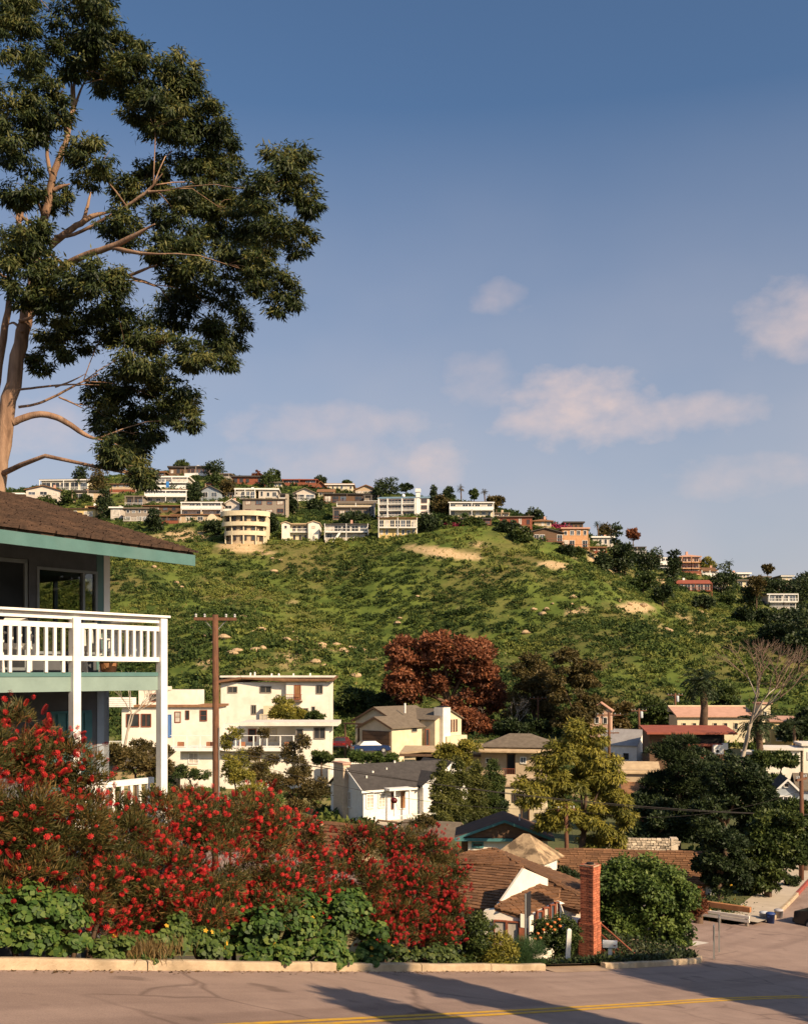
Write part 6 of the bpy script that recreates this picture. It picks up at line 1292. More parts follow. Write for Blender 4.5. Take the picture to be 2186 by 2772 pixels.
# corner island: ground cover and hanging ivy tree
gc = root('ground_cover', 'dark green ground cover on the corner island', 'ground cover', P(1830, 2620, 33)); tag(gc, kind='stuff')
pts = []
for _ in range(15000):
    s = random.uniform(17.7, 26.2); w = random.uniform(-5.5, -.15) if s < 23.5 else random.uniform(-12, float(road_left(s)) - .15); x, y = xy(s, w); pts.append((x, y, float(zroad(s)) + float(bank2(s, w)) + random.random() * .16))
C = np.array(pts) - np.array(gc.location); link('leaves', npmesh('leaves', leafverts(C, rdir(len(C)) + np.array([0, 0, .8]), .13, .035), 4, tint=rng.random(len(C))), fol_dk, gc); tag(gc.children[0], kind='stuff')
tree('weeping_tree', 'dense rounded green tree with hanging foliage right of the brick chimney', 'tree', 1755, 2610, 38, [(1680, 2400, 80, 75, .3), (1760, 2385, 90, 68, 0), (1820, 2430, 60, 75, 0), (1700, 2460, 75, 70, .5), (1790, 2490, 85, 80, 0), (1835, 2520, 38, 85, -.3), (1645, 2390, 50, 55, .8), (1760, 2550, 60, 60, .8), (1810, 2570, 55, 55, .1), (1845, 2580, 28, 50, -.3), (1690, 2570, 55, 40, .8), (1740, 2595, 60, 30, .6), (1660, 2560, 40, 40, 1.0), (1680, 2530, 55, 55, .1), (1730, 2540, 55, 55, 0), (1660, 2480, 40, 50, .3)], 46000, .14, .042, FOL('weeping_leaf', (.034, .064, .015), (.088, .135, .028), (.17, .215, .05), .28), tr=.16, nsub=20, fsub=.34, droop=.5)
pf_ = root('picket_fence', 'pale picket fence in the shade under the dense rounded tree', 'fence', P(1712, 2545, 38), R(-10)); pm2 = MB().box(-.035, .035, -.02, .0, 0, .5).mesh('picket'); pm2.materials.append(white)
MB().box(0, 1.1, 0, .03, .1, .16).box(0, 1.1, 0, .03, .36, .42).build('rail', white, pf_)
for i in range(9): link('picket', pm2, None, pf_, (.06 + i * .125, 0, 0))

# ------------------------------------------------------------------ trees of the valley
tree('pepper_tree', 'tall yellow green pepper tree with hanging tufts in the middle right', 'tree', 1572, 2345, 58, [(1560, 1985, 42, 40), (1520, 2040, 55, 45), (1590, 2050, 60, 50), (1640, 2090, 50, 50), (1500, 2120, 60, 50), (1570, 2130, 70, 60), (1660, 2170, 45, 60), (1440, 2150, 45, 45), (1530, 2210, 60, 50), (1620, 2220, 55, 50), (1480, 2230, 40, 35), (1600, 2280, 40, 35), (1410, 2130, 25, 30), (1690, 2200, 32, 55), (1470, 2070, 40, 40), (1610, 1995, 35, 35), (1660, 2270, 30, 40)], 38000, .25, .04, fol_yl, tr=.2, droop=1.1, nsub=15, fsub=.33, forks=7)
for i, (u, vt, w, lab) in enumerate([(1195, 2075, 34, 'leftmost feathery bamboo clump right of the white house'), (1240, 2060, 36, 'second feathery bamboo clump from the white house'), (1290, 2075, 38, 'third feathery bamboo clump before the tan house'), (1335, 2070, 34, 'darkest bamboo clump nearest the tan house')]):
    tree('bamboo_clump', lab, 'bamboo', u, 2250, 80 + i * 1.5, [(u, vt + 5, w * .35, 22), (u - 10, vt + 38, w * .5, 30), (u + 10, vt + 50, w * .55, 34), (u - 6, vt + 85, w * .8, 45), (u + 3, vt + 130, w * .95, 50)], 9000, .28, .04, fol_bm if i < 3 else fol_md, tr=.06, group='bamboo clumps', droop=.35, nsub=13, fsub=.4)
tree('round_shrub', 'clipped round dark shrub right of the bamboo', 'shrub', 1352, 2210, 84, [(1352, 2185, 20, 22)], 2500, .16, .05, fol_dk, tr=.06)
tree('red_leaved_tree', 'large spreading red brown leaved tree at the foot of the hill', 'tree', 1215, 2000, 158, [(1120, 1770, 75, 55), (1200, 1755, 80, 48), (1280, 1785, 75, 55), (1330, 1830, 55, 55), (1080, 1810, 50, 50), (1180, 1830, 90, 60), (1270, 1860, 80, 55), (1110, 1870, 60, 45), (1340, 1890, 40, 40), (1220, 1930, 50, 35), (1060, 1860, 35, 30), (1300, 1930, 45, 35)], 34000, .55, .15, fol_rd, tr=.5, nsub=15, fsub=.34, forks=7)
tree('olive_eucalyptus', 'olive brown eucalyptus right of the red brown tree', 'tree', 1440, 2010, 152, [(1430, 1810, 40, 40), (1470, 1850, 50, 45), (1420, 1880, 45, 45), (1480, 1920, 45, 40), (1400, 1930, 35, 35)], 15000, .5, .10, fol_ol, tr=.3, droop=.7, nsub=14, fsub=.36)
tree('olive_eucalyptus', 'darker olive eucalyptus behind the yellow green pepper tree', 'tree', 1560, 2010, 146, [(1530, 1795, 45, 40), (1580, 1830, 45, 45), (1530, 1870, 55, 50), (1590, 1910, 40, 45), (1550, 1950, 50, 40)], 17000, .5, .10, fol_ol, tr=.3, droop=.7, nsub=14, fsub=.36)
for lab, u, vb, Y, b, n, m_ in [
  ('mid green tree behind the roof of the garage house', 960, 1960, 165, [(960, 1900, 50, 40), (1010, 1915, 45, 35), (920, 1930, 35, 30)], 9000, fol_md),
  ('dark green tree left under the red brown tree', 1060, 1980, 160, [(1040, 1920, 45, 40), (1080, 1940, 45, 40)], 8000, fol_dk),
  ('brownish tree behind the chimney of the garage house', 1265, 2000, 150, [(1265, 1960, 50, 35), (1310, 1975, 40, 28)], 8000, fol_rd),
  ('green tree behind the tan hipped roof', 1400, 2010, 148, [(1385, 1975, 50, 28), (1450, 1975, 40, 28)], 8000, fol_dk),
  ('green tree behind the double crossarm pole', 1660, 2000, 150, [(1630, 1930, 40, 45), (1690, 1945, 45, 40)], 9000, fol_ol),
  ('green tree left of the crown palm', 1770, 1990, 152, [(1770, 1930, 50, 45), (1810, 1950, 40, 35)], 9000, fol_md),
  ('green tree between the palm and the bare tree', 1960, 1990, 155, [(1960, 1900, 45, 40)], 6000, fol_md),
  ('dark tree at far right of the yellow house', 2170, 2010, 128, [(2170, 1960, 40, 40), (2130, 1985, 25, 28)], 7000, fol_dk)]:
    tree('valley_tree', lab, 'tree', u, vb, Y, b, n, .5, .13, m_, tr=.25, group='trees at the foot of the hill', nsub=14, fsub=.38)
# shrubs round the valley houses
for lab, u, vb, Y, b, n, m_, L in [
  ('golden round bush in front of the cream apartment house', 775, 1965, 128, [(775, 1925, 46, 34), (800, 1940, 34, 24)], 9000, fol_yl, .3),
  ('dark shrub in front of the right corner of the cream apartment house', 858, 1965, 126, [(858, 1945, 26, 18)], 3000, fol_md, .3),
  ('green shrub at the foot of the white garden wall', 870, 2075, 108, [(870, 2052, 26, 22)], 3000, fol_md, .3),
  ('bright green bushes below the dark blue car', 990, 2062, 106, [(970, 2050, 32, 18), (1020, 2055, 38, 16), (1060, 2055, 24, 14)], 6000, fol_br, .25),
  ('yellow green bush before the carport', 1215, 2065, 104, [(1205, 2040, 28, 28), (1240, 2055, 40, 32), (1270, 2030, 26, 30)], 7000, fol_yl, .28),
  ('shrubs below the terrace beside the white posts', 370, 2140, 60, [(350, 2060, 60, 30), (420, 2080, 50, 28), (320, 2040, 40, 24)], 7000, fol_ol, .2),
  ('slender young tree right of the brown pole', 640, 2170, 52, [(610, 2010, 18, 30), (640, 1990, 22, 22), (625, 2080, 25, 45), (660, 2120, 40, 40), (690, 2150, 40, 30)], 6500, fol_yl, .13),
  ('loose olive tree left of the chimney of the white house', 800, 2200, 66, [(790, 2040, 36, 30), (820, 2010, 24, 20), (810, 2100, 45, 40), (760, 2120, 40, 36), (850, 2130, 40, 40), (820, 2170, 50, 36), (740, 2060, 22, 18)], 12000, fol_ol, .17),
  ('thin tree in front of the flat roof terrace', 690, 2140, 58, [(690, 2040, 20, 22), (715, 1985, 16, 14), (700, 2090, 28, 28)], 3500, fol_ol, .14),
  ('dark leafy bush between the cottage roof and the red brown pole', 1548, 2440, 44, [(1540, 2385, 36, 32), (1585, 2395, 34, 36), (1610, 2420, 30, 36), (1520, 2370, 22, 20)], 9000, fol_dk, .13),
  ('dark bush behind the chimney on the left of the dense rounded tree', 1640, 2470, 43, [(1632, 2440, 30, 40), (1610, 2470, 26, 30)], 5000, fol_dk, .13),
  ('yellow green vine climbing beside the brown pole', 690, 2130, 74, [(660, 2050, 28, 40), (690, 2080, 34, 34), (720, 2110, 40, 30), (640, 2100, 30, 34)], 6000, fol_yl, .16),
  ('green shrubs below the railed terrace', 520, 2120, 84, [(490, 2095, 34, 20), (540, 2100, 34, 18), (430, 2090, 34, 20)], 5000, fol_md, .18),
  ('olive bush at the foot of the terrace house', 420, 2050, 100, [(380, 2020, 34, 18), (430, 2030, 40, 18)], 4000, fol_ol, .22),
  ('dark cypress clump right of the white garage wall', 1000, 2215, 70, [(1150, 2230, 40, 22)], 2500, fol_ol, .15)]:
    tree('garden_shrub', lab, 'shrub', u, vb, Y, b, n, L, L * .22, m_, tr=.08, group='garden shrubs in the valley', nsub=13, fsub=.4)
# dark pine and shade trees at right
def pine(lab, u, vb, Y, tiers, n, mat, L=.3):
    o = root('pine_tree', lab, 'tree', P(u, vb, Y)); B = pxblobs(tiers, Y, 1.2); B = [(x - o.location.x, y - o.location.y, z - o.location.z, a, b, c) for x, y, z, a, b, c in B]
    link('crown', crown_mesh(B, n, L, L * .09, up=.25, nsub=16, fsub=.5, shell=.3, spread=.7), mat, o)
    ztop = max(b[2] for b in B); mb = MB().tube([(0, 0, -1), (.1, 0, ztop * .5), (0, 0, ztop)], [.3, .22, .06], 8)
    for q in B: mb.tube([(0, 0, q[2] - .3), tuple(q[:3])], [.09, .03], 5)
    mb.build('trunk', bark2, o, True); return o
pine('dark flat tiered pine in front of the red roofed house', 1830, 2290, 70, [(1840, 2010, 55, 16), (1790, 2035, 50, 16), (1830, 2050, 70, 18), (1860, 2080, 70, 22), (1800, 2105, 50, 16), (1760, 2120, 45, 14), (1850, 2130, 80, 26), (1790, 2150, 70, 18), (1860, 2180, 70, 28), (1900, 2120, 50, 30)], 26000, fol_dk, .32)
for lab, u, vb, Y, b, n, m_, L in [
  ('broad dark shade tree right of the pine', 1960, 2330, 64, [(1950, 2120, 55, 45), (2010, 2100, 60, 40), (2050, 2140, 50, 45), (1990, 2180, 70, 45), (1920, 2200, 60, 50), (2060, 2200, 50, 40)], 22000, fol_dk, .22),
  ('dense dark green tree above the timber barrier', 1945, 2480, 50, [(1930, 2260, 50, 45), (1960, 2310, 60, 55), (1920, 2350, 50, 45), (1990, 2360, 45, 45), (1950, 2400, 40, 30)], 20000, fol_dk, .17),
  ('broad leaved street tree shading the sidewalk at right', 2075, 2470, 52, [(2080, 2250, 60, 45), (2130, 2230, 55, 45), (2050, 2310, 60, 50), (2110, 2310, 60, 50), (2160, 2300, 45, 50), (2070, 2370, 50, 45), (2020, 2390, 45, 45)], 22000, fol_md, .2),
  ('tree at the right edge above the far street', 2180, 2420, 62, [(2150, 2200, 50, 40), (2200, 2240, 50, 60), (2150, 2260, 40, 40)], 12000, fol_md, .2),
  ('ragged brown green tree below the bare tree', 2080, 2260, 82, [(2090, 2130, 45, 30), (2060, 2170, 40, 35), (2120, 2060, 50, 22), (2060, 2060, 40, 22)], 11000, fol_md, .25),
  ('green tree below the red wall behind the pine', 1970, 2160, 95, [(1930, 2080, 40, 30), (1990, 2070, 40, 30), (2030, 2085, 40, 26)], 9000, fol_dk, .25),
  ('round green bush at the left of the side street', 1890, 2500, 44, [(1880, 2450, 30, 40), (1875, 2420, 24, 26)], 5000, fol_rd, .12),
  ('dark tree in front of the dark timber house', 1720, 2330, 66, [(1730, 2260, 40, 30), (1800, 2240, 50, 40), (1860, 2250, 40, 40)], 9000, fol_dk, .2),
  ('dark tree filling the shade left of the pine', 1790, 2330, 69, [(1740, 2190, 55, 45), (1800, 2200, 60, 50), (1850, 2220, 50, 40), (1770, 2250, 50, 30)], 13000, fol_dk, .2),
  ('tall dark tree behind the pine', 1900, 2300, 74, [(1900, 2060, 45, 40), (1930, 2140, 50, 50), (1890, 2180, 60, 50), (1960, 2230, 60, 45), (1880, 2250, 60, 45)], 16000, fol_dk, .22),
  ('dark tree between the shade trees and the pale blue cottage', 2050, 2300, 66, [(2040, 2240, 50, 45), (2000, 2270, 50, 40), (2090, 2180, 35, 30)], 10000, fol_dk, .2),
  ('dark tree behind the corner at the far end of the long shake roof', 1900, 2440, 57, [(1880, 2380, 45, 35), (1920, 2420, 40, 30), (1860, 2340, 30, 24)], 8000, fol_dk, .17),
  ('dark bushes lining the far street', 2100, 2470, 56, [(2095, 2430, 25, 30), (2040, 2440, 45, 30), (2140, 2400, 20, 30)], 6000, fol_dk, .15)]:
    tree('shade_tree', lab, 'tree', u, vb, Y, b, n, L, L * .3, m_, tr=.2, group='shade trees at right', nsub=15, fsub=.36)
pb_ = root('flowering_shrub', 'shrub with pale yellow flowers behind the timber barrier', 'shrub', P(1950, 2500, 47)); n = 2500
C = rng.normal(size=(n, 3)) * np.array([.55, .4, .3]) + np.array([0, 0, .5]); link('foliage', npmesh('foliage', leafverts(C, rdir(n) + np.array([0, 0, .5]), .11, .03), 4, tint=rng.random(n)), fol_md, pb_)
for j in range(40): f = link('flower', yfl, None, pb_, tuple(rng.normal(size=3) * np.array([.6, .3, .35]) + np.array([0, -.3, .65]))); f.scale = (1.5,) * 3; f.rotation_euler = (R(60), 0, rng.uniform(0, 6))

# palms
def palm(lab, u, vt, vb, Y, fl, nfr=34, tr=.28, mat=None, skirt=True, group=None, droopf=1.0, name='palm_tree'):
    p = P(u, vt, Y); b = P(u, vb, Y); o = root(name, lab, 'palm', b, 0, group); hh_ = p.z - b.z; mb = MB().tube([(0, 0, -.5), (.04 * hh_, 0, hh_ * .5), (0, 0, hh_)], [tr * 1.2, tr * .9, tr * .9], 10); mb.build('trunk', bark2, o, True)
    Cs, Ds, Ls, Ws, Tn = [], [], [], [], []
    for i in range(nfr):
        a = rng.uniform(0, 6.28); e0 = rng.uniform(-.5, 1.35) if skirt else rng.uniform(-.1, 1.35); d = np.array([math.cos(a) * math.cos(e0), math.sin(a) * math.cos(e0), math.sin(e0)]); L = fl * rng.uniform(.8, 1.1); q = np.array([0, 0, hh_]); side = np.array([-math.sin(a), math.cos(a), 0]); t_ = rng.random()
        for j in range(14):
            q = q + d * L / 14; d = unit(d + np.array([0, 0, -.10 * droopf]))
            for sg_ in (-1, 1): Cs.append(q); Ds.append(side * sg_ + d * .5 + np.array([0, 0, -.35])); Ls.append(fl * .24 * math.sin((j + 1.5) / 16 * math.pi)); Ws.append(fl * .022); Tn.append(t_ * .6 + rng.random() * .4)
            Cs.append(q - d * L / 14); Ds.append(d); Ls.append(L / 13); Ws.append(fl * .012); Tn.append(.7)
    link('crown', npmesh('crown', leafverts(np.array(Cs), np.array(Ds), np.array(Ls), np.array(Ws)), 4, tint=np.array(Tn)), mat or fol_dk, o); return o
palm('tall date palm with drooping fronds in the valley at right', 1900, 1850, 1985, 128, 3.1, 70, .5, fol_dk, droopf=1.5)
palm('shorter dark palm behind the bare tree', 2050, 1960, 2090, 112, 2.8, 40, .4, fol_dk)
palm('small palm before the yellow house', 2146, 1965, 2060, 118, 1.5, 26, .2, fol_dk)
# bare tree
bt = root('bare_tree', 'bare pale branched tree with thin reddish twigs at right', 'tree', P(1985, 2140, 84)); mb = MB(); tw = MB()
def grow(p, d, L, r, dep):
    q = p + d * L; (mb if dep < 4 else tw).tube([p, p.lerp(q, .5) + Vector((random.gauss(0, .03), random.gauss(0, .03), 0)) * L, q], [r, r * .85, r * .68], 6 if dep < 3 else 4, False)
    if dep >= 7: return
    for _ in range(2 if dep < 1 else random.choice((2, 2, 3))):
        nd = (d + Vector((random.gauss(0, .42), random.gauss(0, .42), random.gauss(.10, .2)))).normalized(); grow(q, nd, L * random.uniform(.68, .88), r * .64, dep + 1)
grow(Vector((0, 0, 0)), Vector((.26, 0, 1)).normalized(), 3.3, .25, 0); mb.build('trunk', barkp, bt, True); tw.build('twigs', M('reddish_twig', (.22, .15, .11), (.16, .105, .075), 4, .9), bt); tag(bt.children[-1], kind='stuff')
# two pale leaning trunks near the terrace, left
for lab, u, vt, vb, Y in (('pale twisted bare trunk seen behind the balcony posts', 330, 1880, 2030, 70), ('thin pale dead branches beside the tan house', 1385, 1925, 2000, 150)):
    o = root('bare_tree', lab, 'tree', P(u, vb, Y)); mb = MB(); tw = mb; random.seed(u); grow(Vector((0, 0, -.3)), Vector((.25, 0, 1)).normalized(), (vb - vt) / F * Y * .42, .11 * Y / 70 * (.45 if Y > 100 else 1), 2); mb.build('trunk', barkp, o, True)

# ------------------------------------------------------------------ trees on the hill
hid = 0
def hill_tree(lab, u, vt, vb, w, m_, kind='round', n=1500):
    Y = ysolve(u, vb) + 2; hh_ = vb - vt; k = Y / F
    if kind == 'round': b = [(u, vt + hh_ * .35, w * .42, hh_ * .32), (u - w * .25, vt + hh_ * .55, w * .28, hh_ * .3), (u + w * .25, vt + hh_ * .55, w * .28, hh_ * .3), (u, vt + hh_ * .75, w * .35, hh_ * .25)]
    elif kind == 'cypress': b = [(u, vt + hh_ * .2, w * .25, hh_ * .22), (u, vt + hh_ * .5, w * .38, hh_ * .3), (u, vt + hh_ * .8, w * .42, hh_ * .25)]
    else: b = [(u - w * .2, vt + hh_ * .2, w * .28, hh_ * .16), (u + w * .2, vt + hh_ * .28, w * .3, hh_ * .16), (u, vt + hh_ * .45, w * .3, hh_ * .16), (u + w * .1, vt + hh_ * .1, w * .2, hh_ * .12)]
    tree('hill_tree', lab, 'tree', u, vb + 3, Y, b, n, .8, .24, m_, tr=.22, group='trees on the hill', nsub=9, fsub=.48)
D_, M_, O__, R__ = fol_dk, fol_md, fol_ol, fol_rd
for a in [
 ('dark cypress on the ridge at far left', 219, 1254, 1325, 40, D_, 'round'), ('tall loose tree on the ridge left of the hanging foliage', 264, 1262, 1345, 52, O__, 'round'), ('dark tree standing above the pale stucco block', 285, 1318, 1408, 40, D_, 'round'),
 ('dark green tree before the tan flat roofed house', 186, 1326, 1370, 42, M_, 'round'), ('low wide bush above the teal roof', 122, 1342, 1378, 58, M_, 'round'), ('round bush before the cream ridge house', 232, 1340, 1366, 34, M_, 'round'), ('dark round tree in front of the long grey wooden house', 418, 1380, 1446, 46, D_, 'round'),
 ('dark pine on the hilltop right of the grey glass house', 582, 1246, 1300, 56, D_, 'round'), ('tree behind the dark wooden hilltop house', 492, 1246, 1275, 40, M_, 'round'), ('dark tree between the blue panel house and the blue grey gable', 524, 1306, 1362, 40, D_, 'round'), ('green tree above the blue grey gable', 588, 1282, 1325, 40, M_, 'round'), ('olive tree right of the blue grey gable', 618, 1296, 1352, 38, O__, 'round'),
 ('purple brown tree beside the red brown ridge house', 696, 1276, 1306, 22, R__, 'round'), ('tall green clump on the skyline', 730, 1272, 1322, 46, M_, 'round'), ('pointed tree right of the tall skyline clump', 752, 1274, 1320, 14, D_, 'cypress'), ('round skyline tree right of the curved red roof', 866, 1288, 1320, 30, D_, 'round'), ('thin tree on the skyline before the low cream house', 940, 1302, 1332, 24, M_, 'airy'), ('dark bush on the green slope', 852, 1352, 1384, 44, D_, 'round'), ('tall dark tree left of the grassy slope', 788, 1336, 1398, 34, D_, 'round'), ('dark tree between the round house and the tower house', 738, 1390, 1446, 26, D_, 'round'),
 ('dark bush beside the low tan arched house', 576, 1408, 1452, 46, D_, 'round'), ('broad dark tree behind the white apartment block', 1048, 1290, 1346, 76, D_, 'round'), ('smaller tree right of the broad tree behind the apartment block', 1098, 1310, 1345, 40, D_, 'airy'), ('low dark tree left of the apartment block', 1018, 1322, 1366, 26, D_, 'round'), ('dark shrubs in front of the cream shallow gable', 960, 1384, 1420, 90, D_, 'round'),
 ('tall cypress right of the apartment block', 1172, 1316, 1392, 28, D_, 'cypress'), ('brown green tree right of the apartment block', 1196, 1340, 1398, 50, O__, 'round'), ('dark round tree behind the brown green tree', 1214, 1318, 1362, 30, D_, 'round'), ('spreading oak below the apartment block', 1156, 1394, 1446, 64, D_, 'round'), ('thin tree between the two ridge palms', 1282, 1326, 1370, 22, M_, 'airy'), ('airy eucalyptus right of the ridge palms', 1342, 1344, 1396, 48, O__, 'airy'),
 ('dark pines above the stepping brown house', 1445, 1376, 1420, 46, D_, 'round'), ('bushes below the long white house', 1280, 1402, 1428, 60, M_, 'round'), ('dark bush in front of the long white house', 1222, 1396, 1430, 44, M_, 'round'), ('dark green bushes left of the wooden gabled house', 1376, 1410, 1450, 70, D_, 'round'), ('low bushes under the wooden gabled house', 1410, 1430, 1474, 60, M_, 'round'), ('dark bush below the orange tan house', 1532, 1474, 1512, 44, D_, 'round'), ('bush right of the orange tan house', 1560, 1484, 1512, 40, M_, 'round'),
 ('dark tree below the pillar house', 1628, 1494, 1552, 44, D_, 'round'), ('loose tree behind the pillar house', 1640, 1418, 1462, 46, O__, 'round'), ('tall dark conifer right of the pillar house', 1668, 1418, 1550, 50, D_, 'cypress'), ('second tall dark conifer on the right shoulder', 1690, 1450, 1562, 50, D_, 'round'), ('bare purplish tree on the right shoulder', 1712, 1434, 1486, 44, R__, 'airy'), ('dense dark tree left of the small hidden white house', 1752, 1478, 1560, 70, D_, 'round'), ('dark tree between the hidden white house and the stacked balconies', 1822, 1482, 1580, 36, D_, 'round'),
 ('green tree on the scrub edge below the dark conifers', 1740, 1545, 1602, 64, M_, 'round'), ('round dark bush lower on the scrub edge', 1792, 1584, 1630, 42, D_, 'round'), ('bright green round tree behind the stacked balconies', 1910, 1510, 1552, 44, fol_yl, 'round'), ('big dark tree right of the red brown timber house', 1958, 1530, 1612, 72, D_, 'round'), ('loose tree beside the stone pillar house', 2046, 1560, 1660, 44, O__, 'airy'), ('thin ridge tree at right', 2076, 1528, 1572, 30, O__, 'airy'),
 ('dark tree at the right edge above the pillar house', 2166, 1552, 1650, 60, D_, 'round'), ('dark tree below the stone pillar house', 2120, 1650, 1740, 80, D_, 'round'), ('dark tree mass at the right edge of the slope', 2180, 1640, 1780, 80, D_, 'round'), ('dark tree filling the gully at the right edge', 2160, 1700, 1800, 90, D_, 'round', 2500), ('dark trees above the scrub at right', 2090, 1690, 1745, 70, D_, 'round', 2000), ('dark leafy tree under the stone pillar house', 2150, 1640, 1720, 70, D_, 'round', 2000), ('dark tree left of the stone pillar house', 2030, 1590, 1650, 50, D_, 'round'), ('tree right of the tiny pale ridge house', 2176, 1545, 1600, 50, D_, 'round'), ('tree between the ridge and the cream awning house', 2080, 1560, 1612, 50, D_, 'round'), ('dark bush left of the stone pillar', 2060, 1640, 1700, 50, D_, 'round'), ('wide bush at the end of the green terrace', 1900, 1614, 1650, 60, D_, 'round'), ('small tree at the gully end of the terrace', 1970, 1600, 1646, 44, M_, 'round'), ('bush on the lower right slope', 2010, 1640, 1690, 56, D_, 'round'), ('dark tree mass on the far right ridge', 2120, 1568, 1610, 90, D_, 'round')]:
    hill_tree(*a)
for lab, u, vt, vb, fl, m_ in (('left ridge palm with orange dead fronds', 1246, 1322, 1368, 1.9, fol_ol), ('right ridge palm standing alone on the skyline', 1310, 1332, 1382, 1.6, fol_ol), ('palm on the ridge above the pillar house', 1616, 1420, 1470, 1.7, fol_dk), ('palm on the skyline right of the dark tree', 1972, 1524, 1580, 2.2, fol_dk), ('small palm behind the orange tan house', 1430, 1392, 1420, 1.3, fol_dk)):
    Y = ysolve(u, vb) + 3; palm(lab, u, vt, vb, Y, fl, 30, .25, m_, group='palms on the ridge')
bg_ = root('bougainvillea', 'magenta bougainvillea draped beside the wooden gabled house', 'shrub', P(1495, 1432, ysolve(1495, 1436))); n = 3500; C = rng.normal(size=(n, 3)) * np.array([2.4, .8, .6]); link('flowers', npmesh('flowers', leafverts(C, rdir(n), .6, .2), 4, tint=rng.random(n)), FOL('magenta_bract', (.16, .02, .05), (.34, .03, .09), (.45, .06, .14)), bg_)
bg_ = root('flower_bed', 'pink flowering bank below the long white house', 'flower bed', P(1232, 1424, ysolve(1232, 1426))); n = 2000; C = rng.normal(size=(n, 3)) * np.array([1.6, .8, .35]); link('flowers', npmesh('flowers', leafverts(C, rdir(n), .5, .18), 4, tint=rng.random(n)), MATS['magenta_bract'], bg_)

# ------------------------------------------------------------------ chaparral and boulders
nb = 34000; mS = rng.uniform(-.62, .62, nb * 4); yS = np.sqrt(rng.uniform(150 ** 2, 455 ** 2, nb * 4)); xS = mS * yS; zS = ground(xS, yS); uS = CU + F * mS; vS = HV - F * zS / yS
edge = np.interp(uS, [-500, 300, 480, 870, 1130, 1300, 1420, 1600, 1750, 1900, 2186, 3000], [1430, 1430, 1470, 1470, 1445, 1430, 1470, 1530, 1590, 1610, 1700, 1700])
dn = vnoise(xS / 15, yS / 15) + vnoise(xS / 5 + 50, yS / 5) * .7
keep = ((vS > edge) | ((yS > 285) & (rng.random(len(xS)) < .62))) & (dn + .84 > rng.random(len(xS)) * .95)
# thinner on the grassy shoulder
gs = np.exp(-(((uS - 1330) / 130) ** 2 + ((vS - 1465) / 35) ** 2)); keep &= rng.random(len(xS)) > gs * .85
bq_ = np.zeros(len(xS))
for (u, v, ru, rv, sl_) in [(1200, 1497, 100, 14, .14), (1500, 1530, 42, 11, .1), (1720, 1645, 48, 15, 0), (650, 1482, 70, 16, 0)]: bq_ = np.maximum(bq_, ((uS - u) / ru) ** 2 + ((vS - v - sl_ * (uS - u)) / rv) ** 2 < 1.3)
keep &= bq_ < .5
for (px, py, pz, pr) in PADS: keep &= ((xS - px) ** 2 + (yS - py - 2) ** 2) > (pr * .95) ** 2
i = np.where(keep)[0][:nb]; xS, yS, zS = xS[i], yS[i], zS[i]; nb = len(i); up_ = vS[i] < edge[i]; rS = rng.uniform(.45, 1.2, nb) * (1 + .55 * (rng.random(nb) < .12)) * np.where(up_, 1.0, 1)
hue = np.clip(.45 + vnoise(xS / 22, yS / 22) * 1.0 + rng.normal(size=nb) * .2 - .3 * up_, 0, 1)
fol_hill = FOL('chaparral', (.026, .048, .011), (.074, .108, .023), (.185, .195, .043), .22, .8)
_nt = fol_hill.node_tree; _at = [n_ for n_ in _nt.nodes if n_.type == 'ATTRIBUTE'][0]; _rp = [n_ for n_ in _nt.nodes if n_.type == 'VALTORGB'][0]
_hi = _nt.nodes.new('ShaderNodeAttribute'); _hi.attribute_type = 'INSTANCER'; _hi.attribute_name = 'hue'
_ad = _nt.nodes.new('ShaderNodeMath'); _ad.operation = 'MULTIPLY_ADD'; _ad.inputs[1].default_value = .3; _nt.links.new(_at.outputs['Fac'], _ad.inputs[0]); _nt.links.new(_hi.outputs['Fac'], _ad.inputs[2]); _nt.links.new(_ad.outputs[0], _rp.inputs[0])
bushcol = bpy.data.collections.new('scrub_kinds')
for q in range(6):
    per = 48; d = rdir(per); d[:, 2] = np.abs(d[:, 2]); lob = rdir(5) * .5; lob[:, 2] = np.abs(lob[:, 2]) * .6; li = rng.integers(0, 5, per)
    C = lob[li] + d * rng.uniform(.35, .75, (per, 1)) * np.array([1, 1, .85]); D = unit(d + rdir(per) * .9)
    me_ = npmesh('scrub_bush', leafverts(C, D, rng.uniform(.35, .65, per), rng.uniform(.10, .19, per), flat=d), 4, tint=rng.random(per) - .5); me_.materials.append(fol_hill)
    bushcol.objects.link(bpy.data.objects.new('scrub_bush', me_))
